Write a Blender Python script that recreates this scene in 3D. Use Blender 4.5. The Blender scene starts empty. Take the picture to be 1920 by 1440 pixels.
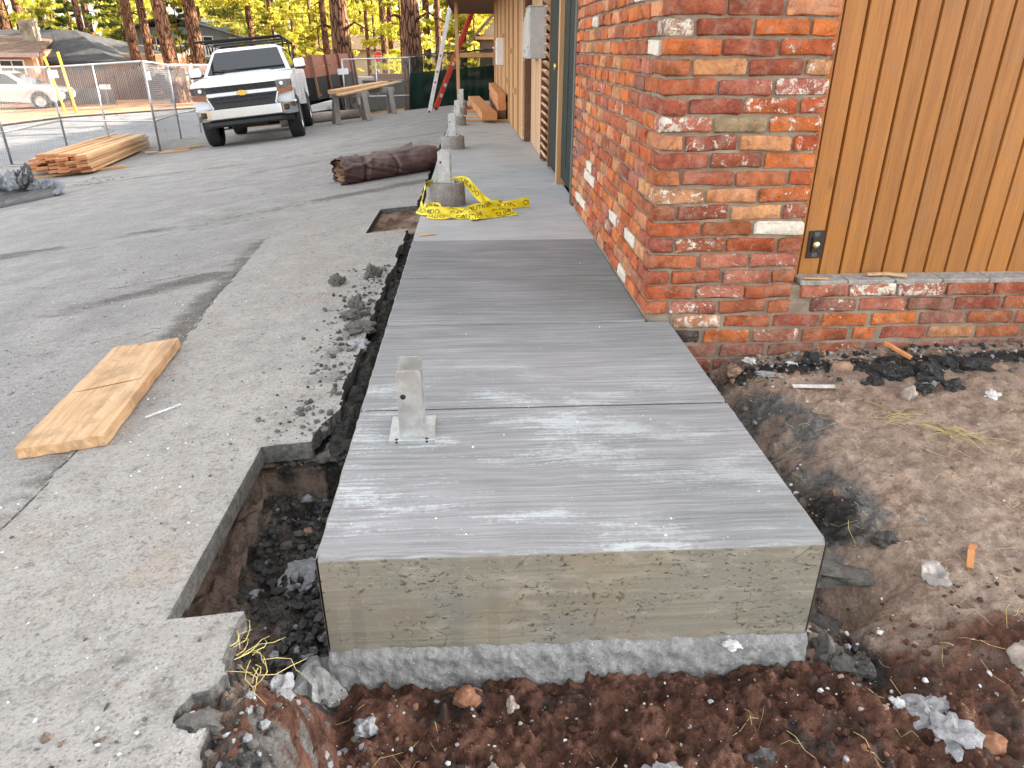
import bpy, bmesh, math, random
import numpy as np
from mathutils import Vector, Matrix, Euler

random.seed(7)
C = bpy.context.scene
COL = C.collection
rad = math.radians

# ------------------------------------------------------------------ camera, sky, sun, exposure
cam_d = bpy.data.cameras.new('camera')
cam = bpy.data.objects.new('camera', cam_d)
COL.objects.link(cam)
cam_d.sensor_width = 36.0
cam_d.lens = 1330.0 / 1920.0 * 36.0
cam_d.clip_start = 0.05
cam_d.clip_end = 900
cam.location = (0.388, -1.353, 1.08)
cam.rotation_euler = (rad(90 - 25.31), 0, rad(-2.96))
C.camera = cam

SUN_EL, SUN_AZ = 19.0, 10.0          # azimuth measured from +x towards +y
sd = Vector((math.cos(rad(SUN_EL)) * math.cos(rad(SUN_AZ)), math.cos(rad(SUN_EL)) * math.sin(rad(SUN_AZ)), math.sin(rad(SUN_EL))))
w = bpy.data.worlds.new('World')
C.world = w
w.use_nodes = True
wn = w.node_tree
sky = wn.nodes.new('ShaderNodeTexSky')
sky.sky_type = 'NISHITA'
sky.sun_disc = False
sky.sun_elevation = rad(SUN_EL)
sky.sun_rotation = rad(90 - SUN_AZ)
sky.air_density = 1.0
sky.dust_density = 2.0
hs = wn.nodes.new('ShaderNodeHueSaturation')
hs.inputs['Saturation'].default_value = 0.16
wn.links.new(sky.outputs[0], hs.inputs['Color'])
wn.links.new(hs.outputs[0], wn.nodes['Background'].inputs['Color'])
wn.nodes['Background'].inputs['Strength'].default_value = 0.15
ld = bpy.data.lights.new('sun', 'SUN')
ld.energy = 5.0
ld.angle = rad(0.5)
ld.color = (1.0, 0.87, 0.68)
so = bpy.data.objects.new('sun', ld)
COL.objects.link(so)
so.rotation_euler = (-sd).to_track_quat('-Z', 'Y').to_euler()
C.view_settings.view_transform = 'Standard'
C.view_settings.look = 'None'
C.view_settings.gamma = 1.0
C.view_settings.exposure = 2.44
C.cycles.max_bounces = 6
C.cycles.diffuse_bounces = 3
C.cycles.transparent_max_bounces = 24

# ------------------------------------------------------------------ helpers: objects
def tag(o, label=None, cat=None, group=None, kind=None):
    if label: o['label'] = label
    if cat: o['category'] = cat
    if group: o['group'] = group
    if kind: o['kind'] = kind
    return o

def thing(name, label, cat, loc=(0, 0, 0), rot=(0, 0, 0), group=None, kind=None):
    o = bpy.data.objects.new(name, None)
    o.empty_display_size = 0.1
    COL.objects.link(o)
    o.location = loc
    o.rotation_euler = rot
    return tag(o, label, cat, group, kind)

def link(name, me, parent=None, loc=(0, 0, 0), rot=(0, 0, 0), scale=None, color=None):
    o = bpy.data.objects.new(name, me)
    COL.objects.link(o)
    o.location = loc
    o.rotation_euler = rot
    if scale is not None: o.scale = scale
    if color is not None: o.color = color
    if parent: o.parent = parent
    return o

def copy_tree(o, parent=None):
    c = o.copy()
    COL.objects.link(c)
    if parent: c.parent = parent
    for ch in list(o.children):
        copy_tree(ch, c)
    return c

def grid_mesh(name, X, Y, Z, mats, keep=None, attrs=None, smooth=True):
    """mesh from 2-D arrays; keep = boolean cell mask"""
    ny, nx = X.shape
    idx = np.arange(ny * nx).reshape(ny, nx)
    q = np.stack([idx[:-1, :-1], idx[:-1, 1:], idx[1:, 1:], idx[1:, :-1]], -1).reshape(-1, 4)
    if keep is not None: q = q[keep.reshape(-1)]
    V = np.stack([X, Y, Z], -1).reshape(-1, 3).astype(np.float32)
    me = bpy.data.meshes.new(name)
    me.vertices.add(len(V)); me.vertices.foreach_set('co', V.ravel())
    me.loops.add(q.size); me.loops.foreach_set('vertex_index', q.ravel().astype(np.int32))
    me.polygons.add(len(q))
    me.polygons.foreach_set('loop_start', np.arange(0, q.size, 4, dtype=np.int32))
    me.polygons.foreach_set('loop_total', np.full(len(q), 4, np.int32))
    me.update(calc_edges=True)
    if smooth: me.polygons.foreach_set('use_smooth', np.ones(len(q), bool))
    for k, a in (attrs or {}).items():
        at = me.attributes.new(k, 'FLOAT', 'POINT')
        at.data.foreach_set('value', a.ravel().astype(np.float32))
    for m in (mats if isinstance(mats, (list, tuple)) else [mats]): me.materials.append(m)
    return me

class MB:
    def __init__(s):
        s.v = []; s.f = []; s.mi = []; s.sm = []
    def add(s, vs, fs, mi=0, smooth=False):
        b = len(s.v)
        s.v += [tuple(v) for v in vs]
        for f in fs:
            s.f.append(tuple(i + b for i in f)); s.mi.append(mi); s.sm.append(smooth)
        return s
    def box(s, c, d, R=None, mi=0):
        hx, hy, hz = d[0] / 2, d[1] / 2, d[2] / 2
        P = [Vector((x * hx, y * hy, z * hz)) for z in (-1, 1) for y in (-1, 1) for x in (-1, 1)]
        if R is not None: P = [R @ p for p in P]
        cc = Vector(c)
        return s.add([p + cc for p in P], [(0, 2, 3, 1), (4, 5, 7, 6), (0, 1, 5, 4), (2, 6, 7, 3), (0, 4, 6, 2), (1, 3, 7, 5)], mi)
    def bbox(s, c, d, r=0.005, R=None, mi=0):
        """box with chamfered edges"""
        hx, hy, hz = d[0] / 2, d[1] / 2, d[2] / 2
        r = min(r, hx * .6, hy * .6, hz * .6)
        bm = bmesh.new()
        bmesh.ops.create_cube(bm, size=1, matrix=Matrix.Diagonal((d[0], d[1], d[2], 1)))
        bmesh.ops.bevel(bm, geom=bm.edges[:], offset=r, segments=1, affect='EDGES')
        bm.verts.index_update()
        cc = Vector(c)
        P = [(R @ v.co if R is not None else v.co) + cc for v in bm.verts]
        F = [[v.index for v in f.verts] for f in bm.faces]
        bm.free()
        return s.add(P, F, mi)
    def bar(s, p0, p1, wd, th, up=(0, 0, 1), mi=0):
        """rectangular bar from p0 to p1, width wd sideways, thickness th along up"""
        p0 = Vector(p0); p1 = Vector(p1); t = (p1 - p0).normalized(); u = Vector(up)
        sd_ = t.cross(u).normalized(); u = sd_.cross(t).normalized()
        R = Matrix((sd_, t, u)).transposed()
        return s.box((p0 + p1) / 2, (wd, (p1 - p0).length, th), R, mi)
    def cyl(s, p0, p1, r0, r1=None, n=10, mi=0, caps=True, smooth=True):
        r1 = r0 if r1 is None else r1
        p0 = Vector(p0); p1 = Vector(p1); t = (p1 - p0).normalized()
        a = t.orthogonal().normalized(); b = t.cross(a)
        P = []
        for p, r in ((p0, r0), (p1, r1)):
            for i in range(n):
                q = 2 * math.pi * i / n
                P.append(p + (a * math.cos(q) + b * math.sin(q)) * r)
        s.add(P, [(i, (i + 1) % n, n + (i + 1) % n, n + i) for i in range(n)], mi, smooth)
        if caps: s.add(P, [tuple(range(n - 1, -1, -1)), tuple(range(n, 2 * n))], mi)
        return s
    def tube(s, pts, r, n=6, mi=0, closed=False):
        pts = [Vector(p) for p in pts]; m = len(pts)
        rr = r if isinstance(r, (list, tuple)) else [r] * m
        P = []; a = None
        for i, p in enumerate(pts):
            t = (pts[min(i + 1, m - 1)] - pts[max(i - 1, 0)]).normalized()
            a = t.orthogonal().normalized() if a is None else (a - t * a.dot(t)).normalized()
            b = t.cross(a)
            for k in range(n):
                q = 2 * math.pi * k / n
                P.append(p + (a * math.cos(q) + b * math.sin(q)) * rr[i])
        F = [(i * n + k, i * n + (k + 1) % n, (i + 1) * n + (k + 1) % n, (i + 1) * n + k) for i in range(m - 1) for k in range(n)]
        s.add(P, F, mi, True)
        s.add([P[k] for k in range(n)] + [P[(m - 1) * n + k] for k in range(n)], [tuple(range(n - 1, -1, -1)), tuple(range(n, 2 * n))], mi)
        return s
    def lathe(s, prof, M=None, n=24, mi=0, smooth=True):
        """prof = [(r, h)] round +z"""
        P = []; m = len(prof)
        for r, h in prof:
            for k in range(n):
                q = 2 * math.pi * k / n
                v = Vector((r * math.cos(q), r * math.sin(q), h))
                P.append(M @ v if M is not None else v)
        F = [(i * n + k, i * n + (k + 1) % n, (i + 1) * n + (k + 1) % n, (i + 1) * n + k) for i in range(m - 1) for k in range(n)]
        return s.add(P, F, mi, smooth)
    def prism(s, poly, f0, f1, mi=0, mi_side=None):
        """poly = 2-D points; f0, f1 map (u, v) to the two end faces"""
        n = len(poly)
        P = [f0(u, v) for u, v in poly] + [f1(u, v) for u, v in poly]
        s.add(P, [tuple(range(n - 1, -1, -1)), tuple(range(n, 2 * n))], mi)
        s.add(P, [(i, (i + 1) % n, n + (i + 1) % n, n + i) for i in range(n)], mi if mi_side is None else mi_side)
        return s
    def mesh(s, name, mats, fix=True):
        me = bpy.data.meshes.new(name)
        me.from_pydata(s.v, [], s.f)
        for m in (mats if isinstance(mats, (list, tuple)) else [mats]): me.materials.append(m)
        me.polygons.foreach_set('material_index', s.mi)
        me.polygons.foreach_set('use_smooth', s.sm)
        if fix:
            bm = bmesh.new(); bm.from_mesh(me)
            bmesh.ops.remove_doubles(bm, verts=bm.verts[:], dist=1e-5)
            bmesh.ops.recalc_face_normals(bm, faces=bm.faces[:])
            bm.to_mesh(me); bm.free()
        me.update()
        return me
    def build(s, name, mats, parent=None, loc=(0, 0, 0), rot=(0, 0, 0), bevel=None, color=None, fix=True, sharp=None):
        me = s.mesh(name, mats, fix)
        if sharp: me.set_sharp_from_angle(angle=rad(sharp))
        o = link(name, me, parent, loc, rot, None, color)
        if bevel:
            md = o.modifiers.new('bevel', 'BEVEL'); md.width = bevel; md.segments = 2; md.limit_method = 'ANGLE'; md.angle_limit = rad(35)
        return o

# ------------------------------------------------------------------ helpers: noise on arrays
def _h(ix, iy, seed):
    n = (ix.astype(np.int64) * 374761393 + iy.astype(np.int64) * 668265263 + seed * 974634777) & 0xFFFFFFFF
    n = ((n ^ (n >> 13)) * 1274126177) & 0xFFFFFFFF
    n = ((n ^ (n >> 16)) * 2246822519) & 0xFFFFFFFF
    return ((n ^ (n >> 15)) & 0xFFFFFF) / float(0xFFFFFF)

def vn(x, y, seed=0):
    ix = np.floor(x); iy = np.floor(y); fx = x - ix; fy = y - iy
    ix = ix.astype(np.int64); iy = iy.astype(np.int64)
    fx = fx * fx * fx * (fx * (fx * 6 - 15) + 10); fy = fy * fy * fy * (fy * (fy * 6 - 15) + 10)
    a = _h(ix, iy, seed); b = _h(ix + 1, iy, seed); c = _h(ix, iy + 1, seed); d = _h(ix + 1, iy + 1, seed)
    return (a * (1 - fx) + b * fx) * (1 - fy) + (c * (1 - fx) + d * fx) * fy

def fbm(x, y, seed=0, oct=4, gain=.5):
    s = 0; a = 1; t = 0
    for o in range(oct):
        s = s + a * vn(x * 2 ** o + o * 17.3, y * 2 ** o - o * 9.1, seed + o); t += a; a *= gain
    return s / t

def billow(x, y, seed=0, oct=3, gain=.5):
    s = 0; a = 1; t = 0
    for o in range(oct):
        s = s + a * (1 - np.abs(2 * vn(x * 2 ** o + o * 7.7, y * 2 ** o + o * 3.1, seed + o) - 1)); t += a; a *= gain
    return s / t

def cells(x, y, seed=0):
    """distance to the nearest cell point and that cell's random value"""
    ix = np.floor(x).astype(np.int64); iy = np.floor(y).astype(np.int64)
    best = np.full(x.shape, 9.0); val = np.zeros(x.shape)
    for dx in (-1, 0, 1):
        for dy in (-1, 0, 1):
            cx, cy = ix + dx, iy + dy
            px_ = cx + .15 + .7 * _h(cx, cy, seed); py_ = cy + .15 + .7 * _h(cx, cy, seed + 7)
            d = np.hypot(x - px_, y - py_); m = d < best
            best = np.where(m, d, best); val = np.where(m, _h(cx, cy, seed + 13), val)
    return best, val

def clods(x, y, seed=0, cover=.6):
    xx = x + .35 * (vn(x * 2.3, y * 2.3, seed + 20) - .5); yy = y + .35 * (vn(x * 2.3 + 9, y * 2.3, seed + 21) - .5)
    d, v = cells(xx, yy, seed)
    r = .28 + .34 * v
    return np.where(v < cover, 0, 1) * np.sqrt(np.clip(1 - (d / r) ** 2, 0, 1)) * (.4 + .6 * v)

def sst(a, b, t):
    t = np.clip((t - a) / (b - a), 0, 1)
    return t * t * (3 - 2 * t)

def seg_dist(X, Y, pts):
    d = np.full(X.shape, 1e9)
    for (x0, y0), (x1, y1) in zip(pts[:-1], pts[1:]):
        dx, dy = x1 - x0, y1 - y0
        t = np.clip(((X - x0) * dx + (Y - y0) * dy) / (dx * dx + dy * dy), 0, 1)
        d = np.minimum(d, np.hypot(X - x0 - t * dx, Y - y0 - t * dy))
    return d

# ------------------------------------------------------------------ terrain
def lot_h(x, y):
    x = np.asarray(x, float); y = np.asarray(y, float)
    xx = np.minimum(np.maximum(x, -7), 0) + .22 * (np.clip(x, -25, -7) + 7)
    return -.05 + .1 * xx - .018 * np.clip(y, -2, 22)

def soil_h(x, y):
    """dug ground round the end of the walkway, without its fine relief"""
    x = np.asarray(x, float); y = np.asarray(y, float)
    right = np.interp(y, [-1.6, -.5, .3, 1.0, 1.5, 1.8], [-.42, -.40, -.30, -.235, -.185, -.18]) + .035 * np.clip(x - 1.4, 0, 3)
    front = np.interp(y, [-1.6, -.6, -.1, .1], [-.375, -.385, -.395, -.40]) + 0 * x
    wr = sst(1.0, 1.7, x + .25 * np.clip(-y, 0, 1))
    z = front * (1 - wr) + right * wr
    # a shallow furrow beside the slab on the right, deeper by its corner
    fur = np.exp(-((x - 1.40) / .13) ** 2) * sst(1.5, 1.2, y) * sst(-.2, 0, y)
    z = z - .045 * fur
    z = z - .15 * np.exp(-((x - 1.45) / .12) ** 2 - ((y - .22) / .09) ** 2)
    # left: pit, then the narrow gap, then the rise to the paving
    pit = np.where(y < .70, -.40 + .05 * sst(.1, -.3, x) + .06 * sst(.3, .7, y), -.17)
    wl = sst(.06, -.02, x)
    lo = lot_h(x, y)
    sl = sst(-.02, -.30, y)                          # in front of the pit the ground climbs to the paving
    climb = sst(.20, -.11, x + .10 * (y + .3))
    lf = pit * (1 - sl) + (front * (1 - climb) + (lo - .035) * climb) * sl
    return z * (1 - wl) + lf * wl
# ------------------------------------------------------------------ materials
class G:
    def __init__(s, name, rough=.7, metal=0.0, spec=.5):
        s.m = bpy.data.materials.new(name); s.m.use_nodes = True
        s.t = s.m.node_tree; s.b = s.t.nodes['Principled BSDF']
        s.b.inputs['Roughness'].default_value = rough
        s.b.inputs['Metallic'].default_value = metal
        s.b.inputs['Specular IOR Level'].default_value = spec
        s._pos = s._obj = s._inf = None
    def put(s, sock, v):
        if hasattr(v, 'links'): s.t.links.new(v, sock)
        elif isinstance(v, (tuple, list)) and len(v) == 3 and sock.type == 'RGBA': sock.default_value = (*v, 1)
        else: sock.default_value = v
    def n(s, ty, out=0, ins=None, **kw):
        nd = s.t.nodes.new(ty)
        for k, v in kw.items(): setattr(nd, k, v)
        for k, v in (ins or {}).items(): s.put(nd.inputs[k], v)
        return nd.outputs[out]
    def pos(s):
        if s._pos is None: s._pos = s.n('ShaderNodeNewGeometry', 'Position')
        return s._pos
    def obj(s):
        if s._obj is None: s._obj = s.n('ShaderNodeTexCoord', 'Object')
        return s._obj
    def info(s, k):
        if s._inf is None: s._inf = s.t.nodes.new('ShaderNodeObjectInfo')
        return s._inf.outputs[k]
    def sc(s, v, xyz, add=None):
        r = s.n('ShaderNodeVectorMath', 0, {0: v, 1: xyz}, operation='MULTIPLY')
        if add is not None: r = s.n('ShaderNodeVectorMath', 0, {0: r, 1: add}, operation='ADD')
        return r
    def noise(s, v, scale, detail=4, rough=.55, dist=0.0):
        return s.n('ShaderNodeTexNoise', 'Fac', {'Vector': v, 'Scale': scale, 'Detail': detail, 'Roughness': rough, 'Distortion': dist})
    def vor(s, v, scale, feature='F1', out='Distance', rnd=1.0):
        return s.n('ShaderNodeTexVoronoi', out, {'Vector': v, 'Scale': scale, 'Randomness': rnd}, feature=feature)
    def ramp(s, f, stops, interp='LINEAR'):
        nd = s.t.nodes.new('ShaderNodeValToRGB'); r = nd.color_ramp; r.interpolation = interp
        while len(r.elements) < len(stops): r.elements.new(.5)
        for e, (p, c) in zip(r.elements, stops):
            e.position = p; e.color = (c, c, c, 1) if isinstance(c, (int, float)) else (*c, 1)
        s.put(nd.inputs[0], f)
        return nd.outputs[0]
    def mix(s, f, a, b, mode='MIX'):
        nd = s.t.nodes.new('ShaderNodeMix'); nd.data_type = 'RGBA'; nd.blend_type = mode
        s.put(nd.inputs[0], f); s.put(nd.inputs[6], a); s.put(nd.inputs[7], b)
        return nd.outputs[2]
    def op(s, o, a, b=0.0, c=None, clamp=False):
        nd = s.t.nodes.new('ShaderNodeMath'); nd.operation = o; nd.use_clamp = clamp
        s.put(nd.inputs[0], a); s.put(nd.inputs[1], b)
        if c is not None: s.put(nd.inputs[2], c)
        return nd.outputs[0]
    def rng(s, v, a, b, c=0.0, d=1.0):
        return s.n('ShaderNodeMapRange', 0, {0: v, 1: a, 2: b, 3: c, 4: d}, interpolation_type='SMOOTHSTEP')
    def att(s, name): return s.n('ShaderNodeAttribute', 'Fac', attribute_name=name)
    def sep(s, v):
        nd = s.t.nodes.new('ShaderNodeSeparateXYZ'); s.put(nd.inputs[0], v); return nd.outputs
    def bump(s, h, strength=.5, dist=.01, prev=None):
        i = {'Height': h, 'Strength': strength, 'Distance': dist}
        if prev is not None: i['Normal'] = prev
        return s.n('ShaderNodeBump', 0, i)
    def out(s, color=None, rough=None, normal=None, **kw):
        if color is not None: s.put(s.b.inputs['Base Color'], color)
        if rough is not None: s.put(s.b.inputs['Roughness'], rough)
        if normal is not None: s.put(s.b.inputs['Normal'], normal)
        for k, v in kw.items(): s.put(s.b.inputs[k.replace('_', ' ')], v)
        return s.m

def plain(name, col, rough=.6, metal=0.0, var=.12, scale=8.0, bump=0.0, spec=.5):
    g = G(name, rough, metal, spec)
    v = g.obj()
    n = g.noise(v, scale, 5, .6)
    c = g.mix(g.rng(n, .3, .7), tuple(x * (1 - var) for x in col), tuple(min(1, x * (1 + var)) for x in col))
    nb = g.bump(g.noise(v, scale * 6, 3), bump, .01) if bump else None
    return g.out(c, None, nb)

def wood(name, a, b, axis=1, grain=26.0, rough=.65, rnd=.25, knots=True, bump=.25, tint=False, dirt=0.0):
    """sawn timber, grain running along the object's own axis"""
    g = G(name, rough)
    k = [grain, grain, grain]; k[axis] = grain * .06
    off = g.n('ShaderNodeCombineXYZ', 0, {0: g.op('MULTIPLY', g.info('Random'), 37.0), 1: g.op('MULTIPLY', g.info('Random'), 11.0), 2: g.op('MULTIPLY', g.info('Random'), 23.0)})
    v = g.n('ShaderNodeVectorMath', 0, {0: g.obj(), 1: off}, operation='ADD')
    vs = g.sc(v, tuple(k))
    n1 = g.noise(vs, 1.0, 6, .62, .6)
    n2 = g.noise(g.sc(v, tuple(x * 4 for x in k)), 1.0, 3, .5)
    c = g.mix(g.rng(n1, .32, .68), a, b)
    c = g.mix(g.op('MULTIPLY', g.rng(n2, .5, .75), .35), c, tuple(x * .55 for x in a))
    if knots:
        kn = g.vor(g.sc(v, tuple((2.2 if i == axis else 6.0) for i in range(3))), 1.0)
        c = g.mix(g.op('MULTIPLY', g.rng(kn, .10, .04), .75), c, tuple(x * .35 for x in a))
    c = g.mix(rnd, c, g.mix(g.info('Random'), tuple(x * .55 for x in a), tuple(min(1, x * 1.25) for x in b)))
    if tint: c = g.mix(1.0, c, g.info('Color'), 'MULTIPLY')
    if dirt:
        dn = g.noise(v, 7, 6, .68, .5); d2 = g.noise(v, 60, 4, .7)
        c = g.mix(g.op('MULTIPLY', g.rng(dn, .46, .70), dirt), c, (.22, .14, .085))
        c = g.mix(g.op('MULTIPLY', g.rng(d2, .58, .72), dirt * .8), c, (.16, .10, .06))
    return g.out(c, None, g.bump(n2, bump, .004))

def make_mats():
    M = {}
    # --- broom-finished walkway concrete
    def concrete(name, fresh):
        g = G(name, .8, 0, .3); p = g.pos(); x, y, z = g.sep(p)
        wv = g.sc(p, (1, 1, 1), g.n('ShaderNodeCombineXYZ', 0, {1: g.op('MULTIPLY', g.op('SUBTRACT', g.noise(p, 2.1, 2), .5), .05)}))
        streak = g.op('ADD', g.op('MULTIPLY', g.noise(g.sc(wv, (1.5, 62, 2)), 1.0, 6, .74, .12), .68), g.op('MULTIPLY', g.noise(g.sc(wv, (6, 210, 2)), 1.0, 5, .7), .32))
        streak2 = g.noise(g.sc(wv, (1.7, 46, 2)), 1.0, 5, .66, .3)
        cloud = g.noise(p, 1.5, 5, .6, .3)
        grit = g.noise(p, 240, 3, .7)
        c = g.ramp(streak, [(.33, (.13, .131, .131)), (.47, (.238, .234, .239)), (.54, (.288, .282, .289)), (.68, (.39, .38, .385))])
        if not fresh:
            c = g.mix(g.rng(g.noise(g.sc(p, (3, 9, 1)), 1.0, 5, .6), .3, .7), (.375, .373, .378), (.46, .457, .463))
        c = g.mix(g.op('MULTIPLY', g.rng(streak2, .42, .64), .5), c, (.205, .195, .208) if fresh else (.40, .397, .402))
        c = g.mix(g.rng(cloud, .35, .68), c, g.mix(1.0, c, (.82, .87, .83), 'MULTIPLY'))
        # damp bands left where the finish is not yet dry (y 1.35 - 2.9)
        damp = g.op('MULTIPLY', g.rng(y, .95, 1.5), g.rng(y, 3.05, 2.7))
        dampn = g.op('MULTIPLY', damp, g.rng(g.op('ADD', g.op('MULTIPLY', g.noise(g.sc(wv, (1.6, 9, 1)), 1.0, 5, .6, .4), .6), g.op('MULTIPLY', g.noise(g.sc(wv, (2.5, 75, 1)), 1.0, 4, .65), .4)), .40, .62))
        if fresh:
            c = g.mix(g.op('MULTIPLY', dampn, .46), c, (.105, .112, .108))
            # white bloom of salts near the front
            bl = g.op('MULTIPLY', g.noise(g.sc(p, (2.0, 5.2, 1)), 1.0, 6, .64, .35), g.op('ADD', g.op('MULTIPLY', g.noise(g.sc(wv, (3, 85, 1)), 1.0, 6, .76), .66), g.op('MULTIPLY', g.noise(p, 70, 5, .8), .34)))
            near = g.op('MULTIPLY', g.rng(y, 1.35, .7), g.rng(x, 1.25, .25, .45, 1.0))
            bl = g.op('MULTIPLY', g.rng(bl, .242, .335), near)
            c = g.mix(g.op('MULTIPLY', bl, .66), c, (.56, .60, .60))
        else:
            c = g.mix(g.op('MULTIPLY', g.rng(g.noise(g.sc(p, (2.5, 3, 1)), 1.0, 6, .7, 1.2), .56, .72), .55), c, (.21, .205, .20))
        spk = g.vor(p, 85, 'F1')
        c = g.mix(g.op('MULTIPLY', g.rng(spk, .13, .06), .35), c, (.5, .49, .47))
        h = g.op('ADD', g.op('MULTIPLY', streak, 1.0 if fresh else .3), g.op('MULTIPLY', grit, .35))
        b = g.bump(h, .55 if fresh else .25, .0035)
        return g.out(c, None, b)
    M['slab'] = concrete('broomed_concrete', True)
    M['slab_old'] = concrete('smooth_concrete', False)
    # --- formed concrete side face: form-oil tan, bug holes, horizontal board print
    g = G('formed_concrete', .82, 0, .25); p = g.pos(); z = g.sep(p)[2]
    lines = g.noise(g.sc(p, (1.2, 1.2, 55)), 1.0, 5, .6, .3)
    cl = g.noise(p, 5.5, 6, .62, .4)
    c = g.mix(g.rng(lines, .3, .7), (.18, .165, .125), (.262, .243, .193))
    c = g.mix(g.rng(cl, .4, .7), c, (.20, .19, .165))
    c = g.mix(g.op('MULTIPLY', g.rng(g.noise(p, 2.2, 4), .5, .68), .6), c, (.27, .205, .135))
    c = g.mix(g.op('MULTIPLY', g.rng(g.noise(g.sc(p, (7, 7, 16)), 1.0, 6, .7, .6), .52, .68), .55), c, (.34, .315, .26))
    c = g.mix(g.op('MULTIPLY', g.rng(g.noise(g.sc(p, (3, 3, 9)), 1.0, 5, .65), .54, .7), .5), c, (.13, .118, .092))
    pits = g.noise(g.sc(p, (42, 42, 75)), 1.0, 6, .72, 1.3)
    reg = g.rng(g.noise(g.sc(p, (6, 6, 9)), 1.0, 4, .6, .6), .42, .6)
    pit = g.op('MULTIPLY', g.rng(pits, .57, .66), reg)
    c = g.mix(g.op('MULTIPLY', pit, .85), c, (.055, .05, .04))
    crack = g.op('MULTIPLY', g.rng(g.vor(g.sc(p, (6, 6, 9)), 1.0, 'DISTANCE_TO_EDGE'), .018, .004), g.rng(g.noise(p, 3.1, 3), .56, .62))
    fl = g.op('MULTIPLY', g.rng(g.noise(g.sc(p, (50, 50, 90)), 1.0, 4, .7, .9), .60, .68), .5)
    c = g.mix(fl, c, (.43, .39, .29))
    c = g.mix(g.op('MULTIPLY', g.rng(z, -.018, -.012), .6), c, (.30, .295, .285))
    h = g.op('SUBTRACT', g.op('MULTIPLY', lines, .4), g.op('ADD', pit, crack))
    M['formed'] = g.out(c, None, g.bump(h, .8, .006))
    # --- rough concrete
    def rough_con(name, a, b, flecks=.5, sc=60):
        g = G(name, .9, 0, .2); p = g.pos()
        n = g.noise(p, sc, 6, .7); n2 = g.noise(p, 22, 5, .65)
        c = g.mix(g.rng(n, .3, .7), a, b)
        c = g.mix(g.op('MULTIPLY', g.rng(n2, .45, .7), .5), c, tuple(q * .7 for q in a))
        f = g.vor(p, 70, 'F1')
        c = g.mix(g.op('MULTIPLY', g.rng(f, .16, .10), flecks), c, (.55, .54, .52))
        return g.out(c, None, g.bump(g.op('ADD', n, g.op('MULTIPLY', g.vor(p, 45), .5)), .9, .008))
    M['rough_con'] = rough_con('rough_concrete', (.19, .19, .185), (.32, .318, .31), .7)
    M['pier_con'] = rough_con('pier_concrete', (.24, .225, .205), (.37, .35, .32), .25, 40)
    M['chunk'] = rough_con('broken_concrete', (.24, .24, .245), (.42, .42, .43), .6)
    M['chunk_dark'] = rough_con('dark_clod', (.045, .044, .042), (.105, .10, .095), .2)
    M['chunk_black'] = rough_con('asphalt_lump', (.018, .018, .018), (.06, .06, .06), .4)
    M['clod'] = rough_con('mortar_clod', (.10, .095, .085), (.17, .16, .145), .1)
    M['red_stone'] = rough_con('red_stone', (.20, .09, .05), (.34, .17, .10), .25, 25)
    M['tan_stone'] = rough_con('tan_stone', (.24, .15, .10), (.38, .25, .17), .1, 18)
    M['pale_stone'] = rough_con('pale_stone', (.30, .24, .20), (.46, .40, .35), .2, 25)
    M['white_bit'] = rough_con('white_bit', (.55, .55, .54), (.75, .75, .74), .0, 30)
    M['fibre_bit'] = plain('wood_chip', (.50, .36, .20), .8, 0, .3, 40)
    M['straw'] = plain('straw', (.52, .42, .18), .7, 0, .3, 30)
    M['root'] = plain('root', (.56, .46, .17), .7, 0, .3, 30)
    # --- soil
    g = G('dug_soil', .95, 0, .15); p = g.pos()
    n = g.noise(p, 14, 8, .68); n2 = g.noise(p, 90, 5, .72); n3 = g.noise(p, 3, 5, .6)
    dry = g.mix(g.rng(n, .3, .7), (.25, .178, .134), (.52, .395, .31))
    dry = g.mix(g.op('MULTIPLY', g.rng(n3, .45, .65), .5), dry, (.34, .275, .23))
    red = g.mix(g.rng(n, .3, .72), (.050, .024, .017), (.225, .112, .077))
    c = g.mix(g.rng(g.op('ADD', g.att('red'), g.op('MULTIPLY', g.op('SUBTRACT', n, .5), .8)), .3, .7), dry, red)
    cem = g.mix(g.rng(g.noise(p, 30, 5, .7), .3, .7), (.10, .098, .092), (.22, .215, .205))
    c = g.mix(g.rng(g.op('ADD', g.att('cement'), g.op('MULTIPLY', g.op('SUBTRACT', n, .5), .9)), .35, .65), c, cem)
    drk = g.mix(g.rng(g.noise(p, 40, 5, .7), .3, .7), (.02, .019, .018), (.075, .07, .065))
    c = g.mix(g.rng(g.op('ADD', g.att('dark'), g.op('MULTIPLY', g.op('SUBTRACT', n, .5), .9)), .35, .65), c, drk)
    c = g.mix(g.op('MULTIPLY', g.rng(n2, .58, .36), .5), c, g.mix(1.0, c, (.5, .48, .46), 'MULTIPLY'))
    gr = g.vor(p, 120, 'F1'); pale = g.op('MULTIPLY', g.rng(gr, .13, .08), g.rng(g.noise(p, 7, 3), .45, .6))
    c = g.mix(g.op('MULTIPLY', pale, .65), c, (.42, .39, .35))
    b = g.bump(g.op('ADD', g.op('ADD', n2, g.op('MULTIPLY', g.noise(p, 36, 5, .7), 1.5)), g.op('MULTIPLY', g.noise(p, 300, 2), .4)), 1.0, .010)
    M['soil'] = g.out(c, None, b)
    # --- asphalt of the lot
    g = G('worn_asphalt', .88, 0, .25); p = g.pos()
    n = g.noise(p, 3.2, 6, .62); n2 = g.noise(p, 95, 4, .72); n3 = g.noise(p, .55, 5, .6)
    c = g.mix(g.rng(n, .3, .7), (.245, .235, .224), (.36, .344, .327))
    c = g.mix(g.op('MULTIPLY', g.rng(n3, .4, .65), .6), c, (.285, .27, .262))
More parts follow.
